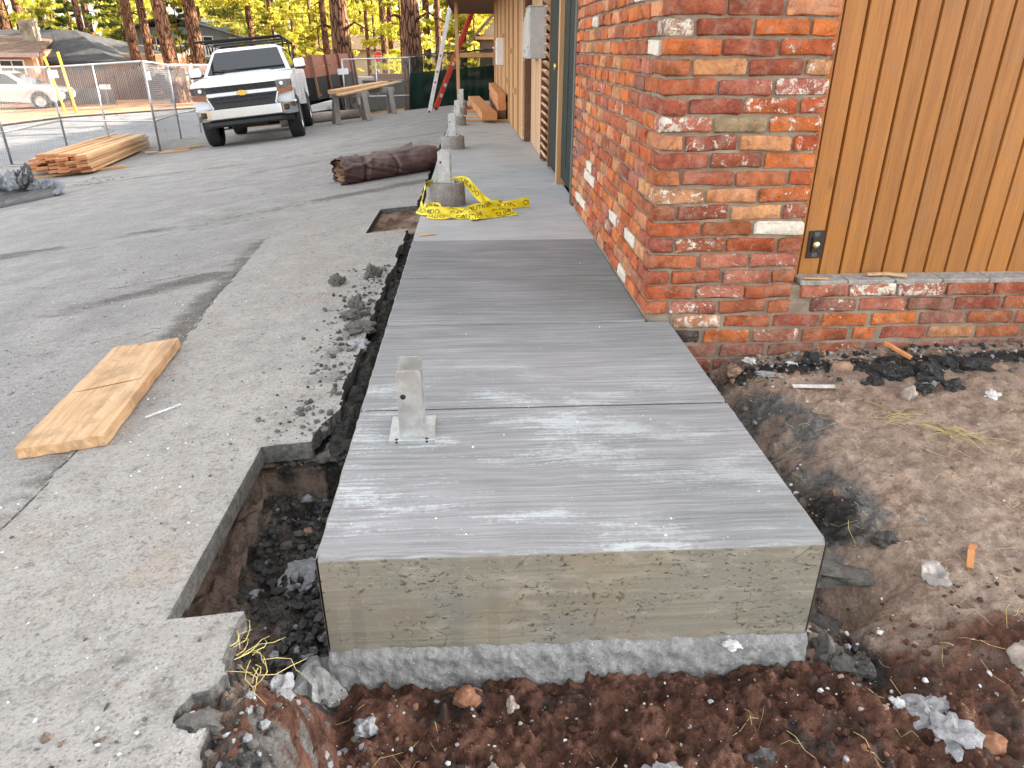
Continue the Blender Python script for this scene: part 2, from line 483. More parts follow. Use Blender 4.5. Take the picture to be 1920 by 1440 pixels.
    c = g.mix(g.op('MULTIPLY', g.att('dust'), .75), c, g.mix(g.rng(g.noise(p, 9, 6, .68), .3, .7), (.335, .31, .277), (.47, .44, .40)))
    tan = g.rng(g.noise(p, 1.7, 4, .6, .5), .56, .68)
    c = g.mix(g.op('MULTIPLY', tan, g.op('MULTIPLY', g.att('dust'), .6)), c, (.36, .28, .205))
    st = g.rng(g.op('ADD', g.att('stain'), g.op('MULTIPLY', g.op('SUBTRACT', g.noise(g.sc(p, (4, 11, 4)), 1.0, 6, .7), .5), 1.1)), .3, .75)
    c = g.mix(g.op('MULTIPLY', st, .80), c, (.075, .066, .058))
    c = g.mix(g.rng(g.att('crack'), .3, .8), c, (.022, .02, .018))
    ms = g.op('MULTIPLY', g.att('moss'), g.rng(g.noise(p, 16, 4, .7), .42, .6))
    c = g.mix(ms, c, (.075, .085, .022))
    md = g.noise(g.sc(p, (1, 1.25, 1)), 34, 6, .74, .4); md2 = g.noise(p, 11, 6, .7, .3)
    c = g.mix(g.op('MULTIPLY', g.rng(md, .47, .34), .62), c, (.115, .108, .10))
    c = g.mix(g.op('MULTIPLY', g.rng(md, .56, .68), .55), c, (.43, .415, .395))
    c = g.mix(g.op('MULTIPLY', g.rng(md2, .56, .70), .40), c, (.16, .15, .142))
    ag = g.vor(p, 185, 'F1', 'Color'); agv = g.sep(ag)[0]
    c = g.mix(g.op('MULTIPLY', g.rng(agv, .80, .93), .34), c, (.50, .485, .46))
    c = g.mix(g.op('MULTIPLY', g.rng(agv, .20, .07), .38), c, (.09, .085, .08))
    c = g.mix(g.op('MULTIPLY', g.rng(n2, .55, .7), .3), c, (.13, .125, .12))
    b = g.bump(g.op('ADD', g.op('ADD', n2, md), g.op('MULTIPLY', g.vor(p, 185), .6)), .9, .006)
    M['asphalt'] = g.out(c, None, b)
    g = G('asphalt_edge', .9, 0, .2); p = g.pos()
    c = g.mix(g.rng(g.noise(p, 60, 5, .7), .35, .7), (.075, .072, .068), (.17, .165, .155))
    c = g.mix(g.op('MULTIPLY', g.rng(g.vor(p, 110), .16, .09), .6), c, (.42, .41, .38))
    M['asphalt_edge'] = g.out(c, None, g.bump(g.noise(p, 120, 4, .7), .6, .005))
    # --- road, far ground
    g = G('road_asphalt', .85, 0, .25); p = g.pos()
    c = g.mix(g.rng(g.noise(p, .8, 6, .6), .3, .7), (.19, .19, .2), (.265, .265, .275))
    c = g.mix(g.op('MULTIPLY', g.rng(g.vor(p, .55, 'DISTANCE_TO_EDGE'), .02, .006), .7), c, (.06, .06, .06))
    M['road'] = g.out(c, None, g.bump(g.noise(p, 60, 3), .4, .01))
    g = G('forest_floor', .95, 0, .1); p = g.pos()
    c = g.mix(g.rng(g.noise(p, .5, 7, .65), .35, .65), (.20, .115, .06), (.36, .23, .12))
    c = g.mix(g.op('MULTIPLY', g.rng(g.noise(p, .16, 4), .5, .62), .7), c, (.10, .105, .035))
    M['ground'] = g.out(c, None, g.bump(g.noise(p, 20, 4), .6, .05))
    M['drive'] = plain('driveway_dirt', (.42, .20, .09), .9, 0, .3, 1.2, .3)
    M['kerb'] = plain('kerb_concrete', (.40, .36, .30), .85, 0, .2, 3)
    # --- brick
    g = G('reclaimed_brick', .88, 0, .2)
    off = g.n('ShaderNodeCombineXYZ', 0, {0: g.op('MULTIPLY', g.info('Random'), 51.0), 1: g.op('MULTIPLY', g.info('Random'), 29.0), 2: g.op('MULTIPLY', g.info('Random'), 83.0)})
    v = g.n('ShaderNodeVectorMath', 0, {0: g.obj(), 1: off}, operation='ADD')
    n = g.noise(v, 13, 6, .65, .4); n2 = g.noise(v, 70, 5, .72); n3 = g.noise(v, 30, 5, .68, .8)
    base = g.info('Color')
    c = g.mix(g.rng(n, .30, .66), g.mix(1.0, base, (.62, .57, .58), 'MULTIPLY'), g.mix(1.0, base, (1.22, 1.22, 1.2), 'MULTIPLY'))
    c = g.mix(g.op('MULTIPLY', g.rng(n3, .56, .68), .5), c, (.10, .055, .045))
    c = g.mix(g.op('MULTIPLY', g.rng(g.noise(v, 22, 4, .6, .5), .55, .70), .55), c, (.42, .20, .115))
    # leftover paint and lime; object alpha says how much of it there is
    pa = g.noise(v, 26, 7, .74, .7)
    pa = g.op('ADD', pa, g.op('MULTIPLY', g.op('SUBTRACT', g.noise(v, 130, 4, .8), .5), .34))
    thr = g.op('SUBTRACT', .83, g.op('MULTIPLY', g.info('Alpha'), .40))
    pm = g.rng(g.op('SUBTRACT', pa, thr), -.02, .035)
    c = g.mix(pm, c, g.mix(g.rng(n2, .3, .7), (.62, .55, .45), (.80, .755, .66)))
    c = g.mix(g.op('MULTIPLY', g.rng(g.noise(v, 17, 6, .75), .46, .68), .34), c, (.42, .33, .27))
    h = g.op('ADD', g.op('ADD', n2, g.op('MULTIPLY', n3, 1.6)), g.op('MULTIPLY', pm, .15))
    M['brick'] = g.out(c, None, g.bump(h, 1.0, .008))
    g = G('mortar', .95, 0, .15); p = g.pos()
    c = g.mix(g.rng(g.noise(p, 12, 6, .68), .3, .7), (.21, .165, .12), (.34, .28, .215))
    c = g.mix(g.op('MULTIPLY', g.rng(g.noise(p, 4, 4), .5, .66), .5), c, (.19, .13, .10))
    M['mortar'] = g.out(c, None, g.bump(g.noise(p, 110, 5, .75), .9, .006))
    # --- timber and boards
    M['siding'] = wood('stained_siding', (.275, .104, .017), (.37, .152, .027), 2, 30, .55, .26, True, .35, False, .22)
    M['siding_groove'] = plain('groove_backing_board', (.17, .065, .016), .8)
    M['lumber'] = wood('fresh_lumber', (.50, .265, .115), (.66, .41, .21), 1, 24, .7, .3)
    M['lumber_end'] = wood('lumber_end_grain', (.42, .165, .07), (.52, .24, .11), 1, 60, .8, .3, False)
    M['board'] = wood('pale_board', (.46, .26, .12), (.63, .42, .235), 1, 30, .75, .08, True, .45, False, .6)
    M['beam'] = wood('orange_beam', (.46, .17, .055), (.60, .27, .10), 1, 20, .55, .15)
    M['plank'] = wood('cedar_plank', (.44, .25, .13), (.60, .39, .23), 2, 18, .6, .2)
    M['ply'] = wood('tan_wall_board', (.42, .225, .095), (.55, .33, .155), 2, 14, .6, .2, False)
    M['dark_wood'] = wood('dark_stained_wood', (.12, .048, .022), (.18, .078, .036), 1, 18, .6, .1, False)
    M['grey_wood'] = wood('weathered_wood', (.20, .18, .16), (.33, .30, .27), 2, 26, .8, .2, False)
    M['fence_wood'] = wood('brown_fence_wood', (.115, .06, .04), (.20, .11, .075), 2, 8, .8, .35, False)
    M['truck_wood'] = wood('red_brown_plank', (.20, .062, .034), (.27, .09, .05), 0, 8, .6, .1, False)
    # --- metals, paint
    g = G('galvanised_steel', .42, .85, .5); v = g.obj()
    sp = g.vor(v, 55, 'F1', 'Color')
    c = g.mix(g.sep(sp)[0], (.46, .47, .47), (.56, .57, .565))
    c = g.mix(g.op('MULTIPLY', g.rng(g.noise(v, 18, 6, .75), .45, .70), .6), c, (.42, .40, .35))
    M['galv'] = g.out(c, g.rng(g.noise(v, 12, 4), .3, .7, .38, .62), g.bump(g.noise(v, 150, 2), .12, .002))
    M['fence_steel'] = plain('fence_steel', (.55, .56, .57), .4, .8, .1)
    M['wire'] = plain('fence_wire', (.46, .47, .48), .45, .6, .1)
    M['green_paint'] = plain('dark_green_paint', (.011, .019, .017), .6, 0, .15, 20, 0, .2)
    M['grey_paint'] = plain('grey_trim_paint', (.075, .08, .073), .6, 0, .15, 20)
    M['box_paint'] = plain('meter_box_paint', (.42, .41, .385), .5, 0, .10, 14)
    M['white_paint'] = plain('white_paint', (.72, .72, .70), .5, 0, .06, 10)
    M['white_plastic'] = plain('white_plastic', (.78, .78, .76), .4, 0, .04)
    M['black'] = plain('black_plastic', (.014, .014, .015), .5, 0, .2)
    M['rubber'] = plain('rubber', (.02, .02, .021), .8, 0, .25, 12, .2)
    M['brass'] = plain('brass', (.60, .42, .14), .35, .9, .1)
    M['car_white'] = plain('car_white_paint', (.74, .76, .79), .22, 0, .02, 4, 0, .6)
    M['car_silver'] = plain('car_silver_paint', (.56, .57, .59), .25, .3, .04, 4, 0, .6)
    M['chrome'] = plain('chrome', (.70, .745, .80), .12, 1.0, .02)
    M['alloy'] = plain('alloy_rim', (.60, .60, .61), .3, .8, .05)
    M['gold'] = plain('gold_emblem', (.72, .42, .06), .3, .35, .08)
    g = G('car_glass', .03, 0, .8); M['glass'] = g.out((.012, .016, .018))
    M['lens'] = plain('lamp_lens', (.10, .095, .09), .08, .5, .5, 22)
    M['amber'] = plain('amber_lens', (.26, .095, .035), .2, 0, .15, 30)
    M['black_steel'] = plain('black_steel', (.010, .010, .011), .55, 0, .3, 6, 0, .25)
    M['red_paint'] = plain('red_fibreglass', (.58, .055, .025), .45, 0, .25, 5)
    M['ladder_white'] = plain('white_ladder_rail', (.66, .63, .60), .45, 0, .12, 8)
    M['stop_red'] = plain('sign_red', (.62, .03, .025), .4, 0, .05)
    M['yellow'] = plain('yellow_guard', (.72, .50, .03), .45, 0, .1, 3)
    M['tape'] = plain('yellow_tape', (.72, .57, .01), .45, 0, .06, 20)
    M['ink'] = plain('black_ink', (.012, .012, .01), .5)
    M['paper'] = plain('paper', (.76, .77, .79), .7, 0, .04)
    # --- sheets
    g = G('brown_plastic_sheet', .42, 0, .5); v = g.obj()
    c = g.mix(g.rng(g.noise(v, 9, 5, .6), .35, .65), (.062, .032, .028), (.115, .062, .055))
    M['brown_tarp'] = g.out(c, None, g.bump(g.noise(v, 20, 5, .65, 1.0), .5, .012))
    g = G('kraft_paper', .8); v = g.obj()
    M['kraft'] = g.out(g.mix(g.noise(v, 10, 5), (.22, .12, .075), (.34, .20, .13)), None, g.bump(g.noise(v, 30, 4), .4, .01))
    g = G('black_poly_sheet', .28, 0, .6); v = g.obj()
    M['black_sheet'] = g.out(g.mix(g.noise(v, 4, 4), (.014, .014, .016), (.04, .04, .045)), None, g.bump(g.noise(v, 9, 5, .6, 1.2), .6, .02))
    g = G('silver_poly_sheet', .35, 0, .6); v = g.obj()
    M['silver_sheet'] = g.out(g.mix(g.noise(v, 5, 4), (.10, .105, .12), (.30, .31, .34)), None, g.bump(g.noise(v, 9, 5, .6, 1.2), .6, .02))
    g = G('clear_film', .25, 0, .6); v = g.obj()
    M['film'] = g.out(g.mix(g.noise(v, 20, 4), (.22, .20, .18), (.40, .37, .34)), None, g.bump(g.noise(v, 40, 4), .6, .01), Alpha=.8)
    # --- green screen fabric: open weave that lets some light through
    def screen(name, alpha):
        g = G(name, .85, 0, .1); v = g.obj()
        c = g.mix(g.rng(g.noise(v, 2.2, 5, .6), .3, .7), (.006, .018, .013), (.014, .034, .026))
        return g.out(c, None, None, Alpha=alpha)
    M['screen'] = screen('green_screen_fabric', .985)
    M['screen_thin'] = screen('green_screen_thin', .66)
    # --- house stuff
    M['shingle'] = plain('roof_shingle', (.055, .055, .058), .9, 0, .3, 3, .3)
    M['shingle_brown'] = plain('brown_shingle', (.16, .10, .065), .9, 0, .25, 3, .3)
    M['house_wall'] = plain('house_wall_paint', (.52, .27, .15), .8, 0, .15, 1.5)
    M['house_grey'] = plain('house_grey_wall', (.20, .215, .23), .8, 0, .12, 1.5)
    M['house_brown'] = plain('house_brown_wall', (.13, .075, .045), .8, 0, .15, 1.5)
    M['beige'] = plain('beige_wall', (.46, .36, .25), .8, 0, .1, 1.5)
    M['trim_pink'] = plain('fascia_board', (.44, .33, .29), .7)
    M['stone'] = plain('chimney_stone', (.26, .21, .16), .9, 0, .45, 2.6, .4)
    M['trash_wood'] = wood('grey_slat_wood', (.13, .115, .105), (.20, .175, .16), 2, 8, .8, .3, False)
    # --- trees
    g = G('pine_bark', .95, 0, .1); v = g.obj()
    pl = g.vor(g.sc(v, (6.5, 6.5, 2.2)), 1.0, 'DISTANCE_TO_EDGE')
    n = g.noise(g.sc(v, (9, 9, 4)), 1.0, 6, .7, .5)
    c = g.mix(g.rng(n, .3, .7), (.115, .056, .034), (.26, .135, .08))
    c = g.mix(g.rng(pl, .10, .02), c, (.035, .02, .015))
    M['bark'] = g.out(c, None, g.bump(g.op('ADD', g.rng(pl, 0, .14), g.op('MULTIPLY', n, .5)), 1.0, .06))
    g = G('needles', .6, 0, .3); p = g.pos()
    lv = g.att('leaf')
    n = g.noise(p, .9, 3, .6)
    green = g.mix(lv, (.045, .065, .013), (.12, .14, .026))
    gold = g.mix(lv, (.40, .37, .04), (.57, .53, .085))
    c = g.mix(g.rng(g.op('ADD', n, g.op('MULTIPLY', g.op('SUBTRACT', g.info('Alpha'), .5), 1.0)), .35, .65), green, gold)
    tr = g.t.nodes.new('ShaderNodeBsdfTranslucent'); g.put(tr.inputs[0], c)
    mx = g.t.nodes.new('ShaderNodeMixShader'); mx.inputs[0].default_value = .55
    g.put(g.b.inputs['Base Color'], c)
    g.t.links.new(g.b.outputs[0], mx.inputs[1]); g.t.links.new(tr.outputs[0], mx.inputs[2])
    g.t.links.new(mx.outputs[0], g.t.nodes['Material Output'].inputs[0])
    M['needles'] = g.m
    M['weed'] = plain('weed_green', (.10, .12, .02), .7, 0, .3, 20)
    return M
M = make_mats()
# ------------------------------------------------------------------ setting: ground sheets
def lines(segs):
    out = []
    for a, b, s in segs:
        n = max(1, int(round((b - a) / s)))
        out += list(np.linspace(a, b, n, endpoint=False))
    out.append(segs[-1][1])
    return np.array(out)

# far ground, dipping under everything that is modelled finely
gx = lines([(-260, -40, 12), (-40, -10, 1.5), (-10, -2.6, .8), (-2.6, 5.0, .5), (5, 40, 2.5), (40, 260, 14)])
gy = lines([(-60, -3, 6), (-3, 4, .5), (4, 24, 1.0), (24, 70, 2.0), (70, 420, 16)])
X, Y = np.meshgrid(gx, gy)
Z = lot_h(X, Y) - .10 - .25 * sst(22, 26, Y) * sst(-8, -5, X) - .010 * np.clip(Y - 30, 0, 60)
Z = Z + .35 * (fbm(X * .12, Y * .12, 3) - .5) * sst(28, 45, Y)
Z = np.where((X > -1.2) & (Y < 23), np.minimum(Z, -.78), Z)
Z = np.where((X > -9.5) & (X <= -1.2) & (Y < 22.2), Z - .25, Z)
tag(link('ground', grid_mesh('ground', X, Y, Z, M['ground'])), kind='structure')

# road beyond the fence, running away to the right
def strip(name, pts_a, pts_b, dz, mat, n=24):
    t = np.linspace(0, 1, n)
    A = np.array([np.interp(t, np.linspace(0, 1, len(pts_a)), [p[i] for p in pts_a]) for i in range(2)]).T
    B = np.array([np.interp(t, np.linspace(0, 1, len(pts_b)), [p[i] for p in pts_b]) for i in range(2)]).T
    s = np.linspace(0, 1, 9)[:, None]
    X = A[:, 0] * (1 - s) + B[:, 0] * s; Y = A[:, 1] * (1 - s) + B[:, 1] * s
    return tag(link(name, grid_mesh(name, X, Y, lot_h(X, Y) + dz, mat)), kind='structure')
NEAR = [(-24, 1), (-9.6, 13.5), (-7.9, 22), (-6.0, 26.5), (2, 33), (18, 42)]
FAR = [(-34, 10), (-16.2, 25.0), (-15.4, 29.0), (-10.8, 33.0), (-2, 42), (12, 54)]
strip('road', NEAR, FAR, -.035, M['road'], 60)
FK = [(x - .22, y + .20) for x, y in FAR]
for nm, a, b, dz, m in (('kerb', FAR, FK, .06, M['kerb']), ('driveway', FK, [(x - 12, y + 8) for x, y in FAR], .0, M['drive'])):
    strip(nm, a, b, dz, m, 60)

# parking lot: fine where near, holes sawn for the footings
PITX, PIT2X = -.325, -.43
lx = lines([(-9.3, -5, .14), (-5, -2.2, .05), (-2.2, -1.3, .022), (-1.3, PIT2X, .0125), (PIT2X, PITX, .0125), (PITX, -.10, .0125)])
ly = lines([(-.75, -.10, .0125), (-.10, .69, .0125), (.69, 2.6, .0135), (2.6, 3.95, .022), (3.95, 4.9, .03), (4.9, 9, .05), (9, 21.6, .12)])
X, Y = np.meshgrid(lx, ly)
base = lot_h(X, Y)
far = sst(6, 2.5, Y)
Z = base + .010 * (fbm(X * 2.2, Y * 2.2, 11) - .5) + far * (.0045 * (fbm(X * 22, Y * 22, 12, 3) - .5))
dust = sst(-1.45, -.85, X + .25 * (fbm(X * 1.2, Y * .9, 21) - .5) + .02 * Y) * sst(8, 3, Y)
dust = np.maximum(dust, .55 * sst(1.6, -.4, Y))
dust = dust * (.6 + .4 * fbm(X * 2, Y * 2, 22))
stain = np.zeros_like(X)
seam = [(-1.24, 4.4), (-1.09, 2.5), (-1.02, 1.8), (-.99, .8), (-.97, .3), (-1.0, -.8)]
ds = seg_dist(X, Y, seam)
left = X < np.interp(Y, [p[1] for p in seam[::-1]], [p[0] for p in seam[::-1]])
stain = np.maximum(stain, np.where(left, np.exp(-(ds / .17) ** 2) * sst(.15, .5, fbm(X * 2.2, Y * 2.2, 37)) * np.interp(Y, [-.4, .6, 1.5, 2.0, 4.0, 4.5], [.30, .5, .9, .9, .72, 0]), 0))
ds2 = seg_dist(X, Y * 1.7, [(-2.5, 2.35 * 1.7), (-2.0, 2.75 * 1.7), (-1.55, 3.05 * 1.7), (-1.2, 3.3 * 1.7)])
stain = np.maximum(stain, np.where(left, .95 * np.exp(-(ds2 / .30) ** 2) * sst(.22, .60, fbm(X * 1.6, Y * 3.0, 36)) * (.25 + .75 * sst(-2.5, -1.5, X)), 0))
ds3 = seg_dist(X, Y * 2.2, [(-4.2, 4.35 * 2.2), (-2.8, 5.0 * 2.2), (-2.0, 5.35 * 2.2), (-1.2, 5.75 * 2.2), (-.1, 6.4 * 2.2)])
stain = np.maximum(stain, .72 * np.exp(-(ds3 / .34) ** 2) * sst(.28, .62, fbm(X * .9 + 2, Y * 2.0, 35)))
for (pts, wd, am) in (([(-2.6, 9.0), (-.4, 10.6)], .25, .55), ([(-1.9, 11.5), (-.15, 12.3)], .22, .6), ([(-3.4, 7.3), (-1.3, 8.1)], .16, .38), ([(-1.6, 15.2), (-.2, 15.7)], .2, .6), ([(-4.5, 10.6), (-2.2, 11.8)], .2, .35)):
    stain = np.maximum(stain, am * np.exp(-(seg_dist(X, Y * 1.6, [(a, b * 1.6) for a, b in pts]) / wd) ** 2))
# dark wet fines spilled beside the gap
spill = sst(-.62, -.16, X + .22 * (fbm(X * 5, Y * 5, 31) - .5)) * sst(.55, .85, Y) * sst(3.0, 2.0, Y)
stain = np.maximum(stain, spill * (.10 + .38 * sst(.48, .62, fbm(X * 9, Y * 9, 33))))
stain = np.maximum(stain, .75 * np.exp(-(seg_dist(X, Y, [(-.62, -.28), (-.36, -.20), (-.22, -.33)]) / .06) ** 2) * fbm(X * 14, Y * 14, 34))
crack = np.zeros_like(X)
def cr(pts, wd, wob=.05, f=6):
    dd = seg_dist(X + wob * (fbm(X * f, Y * f, 41) - .5), Y + wob * (fbm(X * f, Y * f, 42) - .5), pts)
    return np.exp(-(dd / wd) ** 2)
fine = .007
for pts, wd in (([(-1.24, 4.4), (-1.09, 2.5), (-1.02, 1.8), (-.99, .8), (-.97, .3), (-1.0, -.8)], .010),
                ([(-2.6, 3.4), (-1.9, 3.1), (-1.3, 3.35)], .014), ([(-5.6, 9.9), (-3.0, 10.4), (-1.5, 11.4)], .05),
                ([(-1.7, 1.1), (-1.5, 1.7), (-1.25, 2.1)], .008), ([(-2.2, 1.6), (-1.6, 2.0), (-1.1, 2.2)], .008), ([(-.30, .69), (-.36, .82), (-.50, .80)], .007),
                ([(-2.4, 6.6), (-1.2, 7.0), (-.2, 7.1)], .022), ([(-.43, 4.0), (-.9, 4.1), (-1.5, 3.9)], .012), ([(-3.2, 4.4), (-2.2, 4.9), (-1.4, 5.2)], .018), ([(-3.3, 7.0), (-1.8, 8.4), (-.3, 8.9)], .03)):
    crack = np.maximum(crack, .8 * cr(pts, wd * .8) * sst(.25, .5, fbm(X * 2.3, Y * 2.3, 43)))
Z = Z - .006 * np.clip(crack, 0, 1) * sst(6, 3, Y)
moss = np.exp(-(seg_dist(X, Y, [(-6.6, 9.7), (-4.0, 10.2), (-3.2, 10.35)]) / .10) ** 2) + .8 * np.exp(-(seg_dist(X, Y, [(-2.1, 5.3), (-1.1, 5.75)]) / .12) ** 2) + np.exp(-(seg_dist(X, Y, [(-7.4, 16.5), (-5.8, 15.2)]) / .3) ** 2)
xc = (X[:-1, :-1] + X[1:, 1:]) / 2; yc = (Y[:-1, :-1] + Y[1:, 1:]) / 2
gap = -.115 + .05 * (fbm(yc * 6, yc * 0 + 2, 51) - .5) - .05 * sst(.9, .7, yc) * sst(.6, .7, yc)
keep = xc < gap
keep &= ~((xc > PITX) & (yc > -.10) & (yc < .69))
keep &= ~((xc > PIT2X) & (yc > 3.95) & (yc < 4.9))
edge = -.115 + .15 * (fbm(xc * 9, yc * 9, 52) - .5) + .03 * sst(-.3, -.6, yc)
keep &= ~((yc < -.10) & (xc > edge))
keep &= ~((np.hypot(xc + .135, (yc + .35) * 1.1) + .07 * (fbm(xc * 16, yc * 16, 53) - .5)) < .062)
Z = Z - .05 * sst(-.10, .10, X + .10) * sst(-.25, -.45, Y)
me = grid_mesh('parking_lot', X, Y, Z, [M['asphalt'], M['asphalt_edge']], keep, {'dust': dust, 'stain': stain, 'crack': crack, 'moss': np.clip(moss, 0, 1)})
bm = bmesh.new(); bm.from_mesh(me)
bmesh.ops.delete(bm, geom=[v for v in bm.verts if not v.link_faces], context='VERTS')
rv = [v for v in bm.verts if v.is_boundary and -.45 < v.co.x and v.co.y > -.74 and ((v.co.y < -.115 and v.co.x > -.32) or (v.co.y > .72 and v.co.x > -.26 and not 3.9 < v.co.y < 4.95))]
for _ in range(3): bmesh.ops.smooth_vert(bm, verts=rv, factor=.5, use_axis_x=True, use_axis_y=True, use_axis_z=False)
be = [e for e in bm.edges if e.is_boundary and e.verts[0].co.x > -2 and e.verts[0].co.y > -.74]
r = bmesh.ops.extrude_edge_only(bm, edges=be)
vs = [g for g in r['geom'] if isinstance(g, bmesh.types.BMVert)]
for v in vs: v.co.z -= .062 if v.co.y > 0 else .05
for f in r['geom']:
    if isinstance(f, bmesh.types.BMFace): f.material_index = 1; f.smooth = False
bmesh.ops.recalc_face_normals(bm, faces=[f for f in r['geom'] if isinstance(f, bmesh.types.BMFace)])
bm.to_mesh(me); bm.free()
LOT = tag(link('parking_lot', me), kind='structure')

# dug soil round the end of the walkway
def soil_mesh(sx, sy, hfun, relief):
    X, Y = np.meshgrid(sx, sy)
    Z0 = hfun(X, Y)
    red = sst(.12, -.12, Y + .10 * (fbm(X * 5, Y * 5, 61) - .5)) * sst(-.20, 0, X) * sst(2.9, .9, X - .3 * Y)
    red = np.maximum(red, .72 * np.exp(-((X - 1.75) / .28) ** 2 - ((Y + .02) / .10) ** 2))
    red = np.maximum(red, .42 * sst(-.13, -.28, X) * sst(-.12, -.05, Y) * sst(.75, .6, Y))
    red = np.maximum(red, .9 * np.exp(-((X + .20) / .10) ** 2 - ((Y + .36) / .09) ** 2))
    red = np.maximum(red, .45 * fbm(X * 1.5, Y * 1.5, 62) * (X > 1.3))
    cem = .68 * sst(1.92, 1.48, X + .60 * (fbm(X * 6, Y * 6, 63) - .5)) * (X > 1.1) * sst(.2, .45, Y) * sst(1.5, 1.2, Y)
    cem = np.maximum(cem, .72 * sst(.42, .66, fbm(X * 17, Y * 17, 68)) * sst(.16, .02, X) * sst(-.16, -.26, Y))
    cem = np.maximum(cem, .62 * sst(.60, .70, fbm(X * 4 + 3, Y * 5, 64)) * (Y < -.25))
    cem = np.maximum(cem, .6 * np.exp(-((Y - 1.36) / .07) ** 2) * (X > 1.3) * fbm(X * 5, Y * 5, 66))
    drk = .95 * sst(-.20, -.10, X + .08 * (fbm(X * 8, Y * 8, 65) - .5)) * sst(.03, 0, X) * (Y > -.14)
    drk = np.maximum(drk, (.30 + .5 * fbm(X * 7, Y * 7, 70)) * (X < .02) * (Y > -.10) * (X > -.34))
    drk = np.maximum(drk, .46 * sst(1.60, 1.40, X + .34 * (fbm(X * 6, Y * 6, 88) - .5)) * (X > 1.1) * sst(-.05, .05, Y) * sst(1.3, .9, Y))
    drk = np.maximum(drk, .85 * np.exp(-((X - 1.50) / .15) ** 2 - ((Y - .52) / .16) ** 2))
    drk = np.maximum(drk, .8 * np.exp(-((X - 1.38) / .09) ** 2 - ((Y + .02) / .14) ** 2))
    drk = np.maximum(drk, .5 * sst(.55, .7, fbm(X * 8, Y * 9, 69)) * (Y < -.05))
    drk = np.maximum(drk, .7 * np.exp(-((Y - 1.42) / .09) ** 2) * (X > 1.25) * sst(.42, .6, fbm(X * 3, Y * 3, 67)))
    rough = .35 + .65 * np.maximum(red, np.maximum(drk, .5 * cem))
    rough = rough * (1 - .45 * sst(1.5, 2.0, X) * (1 - red)) + .25 * (X < 0) * (Y > -.1)
    rough = np.maximum(rough, .95 * sst(.35, .1, X) * sst(.05, -.15, Y))
    Z = Z0 + relief * rough * (.050 * (billow(X * 7, Y * 7, 71, 3) - .62) + .046 * (billow(X * 19, Y * 19, 72, 3) - .62) + .026 * (vn(X * 46, Y * 46, 75) ** 2 - .33) + .017 * (fbm(X * 95, Y * 95, 73, 2) - .5))
    cl = np.clip(rough - .30, 0, 1)
    Z = Z + relief * cl * (.011 * clods(X * 19, Y * 19, 301, .74) + .011 * clods(X * 41 + 3, Y * 41, 302, .55) + .006 * clods(X * 85, Y * 85 + 5, 303, .4))
    Z = Z + relief * .03 * (fbm(X * 2.2, Y * 2.2, 74) - .5)
    return X, Y, Z, dict(red=red, cement=cem, dark=drk)
sx = lines([(-.62, -.02, .0075), (-.02, 1.7, .0075), (1.7, 2.6, .011), (2.6, 4.6, .03)])
sy = lines([(-1.6, -.75, .03), (-.75, .5, .0075), (.5, 1.2, .010), (1.2, 1.8, .014)])
X, Y, Z, at = soil_mesh(sx, sy, soil_h, 1.0)
under = ((X < -.12) & (Y > -.10) & ~((X > PITX - .01) & (Y > -.1) & (Y < .69)))
Z = np.where(under, np.minimum(Z, lot_h(X, Y) - .07), Z)
insl = (X > .02) & (X < 1.20) & (Y > .03)
Z = np.where(insl, -.6, Z)
def make_soil_sampler(X, Y, Z):
    xs, ys = X[0], Y[:, 0]
    def f(x, y):
        i = int(np.clip(np.searchsorted(xs, x), 1, len(xs) - 1)); j = int(np.clip(np.searchsorted(ys, y), 1, len(ys) - 1))
        return float(Z[j, i])
    return f
soil_z = make_soil_sampler(X, Y, Z)
tag(link('soil', grid_mesh('soil', X, Y, Z, M['soil'], None, at)), kind='structure')
# soil in the narrow gap between walkway and paving, and under the second sawn hole
sx = lines([(-.60, -.02, .0125), (-.02, .02, .02)])
sy = lines([(.68, 3.0, .0125), (3.0, 5.2, .02), (5.2, 16.2, .05)])
X, Y = np.meshgrid(sx, sy)
Zb = lot_h(X, Y) - .085
g_in = sst(-.14, -.09, X)
Z = Zb + g_in * (.10 * (billow(X * 9, Y * 9, 81, 3) - .55) + .03 * (billow(X * 26, Y * 26, 82) - .5)) + g_in * .05 * sst(.4, .7, fbm(X * 0 + 1, Y * 2.2, 83)) * sst(5, 3, Y)
Z = np.where((X > PIT2X) & (Y > 3.9) & (Y < 4.95), Zb + .045 + .03 * (billow(X * 14, Y * 14, 84) - .5), Z)
Z = np.where((X < -.14) & ((Y < 3.93) | (Y > 4.92)), np.minimum(Z, lot_h(X, Y) - .07), Z)
red = np.where((Y > 3.9) & (Y < 4.95), .75 * fbm(X * 4, Y * 4, 85) + .1, 0)
tag(link('trench_soil', grid_mesh('trench_soil', X, Y, Z, M['soil'], None, dict(red=red, cement=.25 * fbm(X * 3, Y * 3, 86), dark=.75 * (1 - sst(3.9, 4.0, Y) * sst(4.95, 4.85, Y) * .5) + 0 * X))), kind='structure')

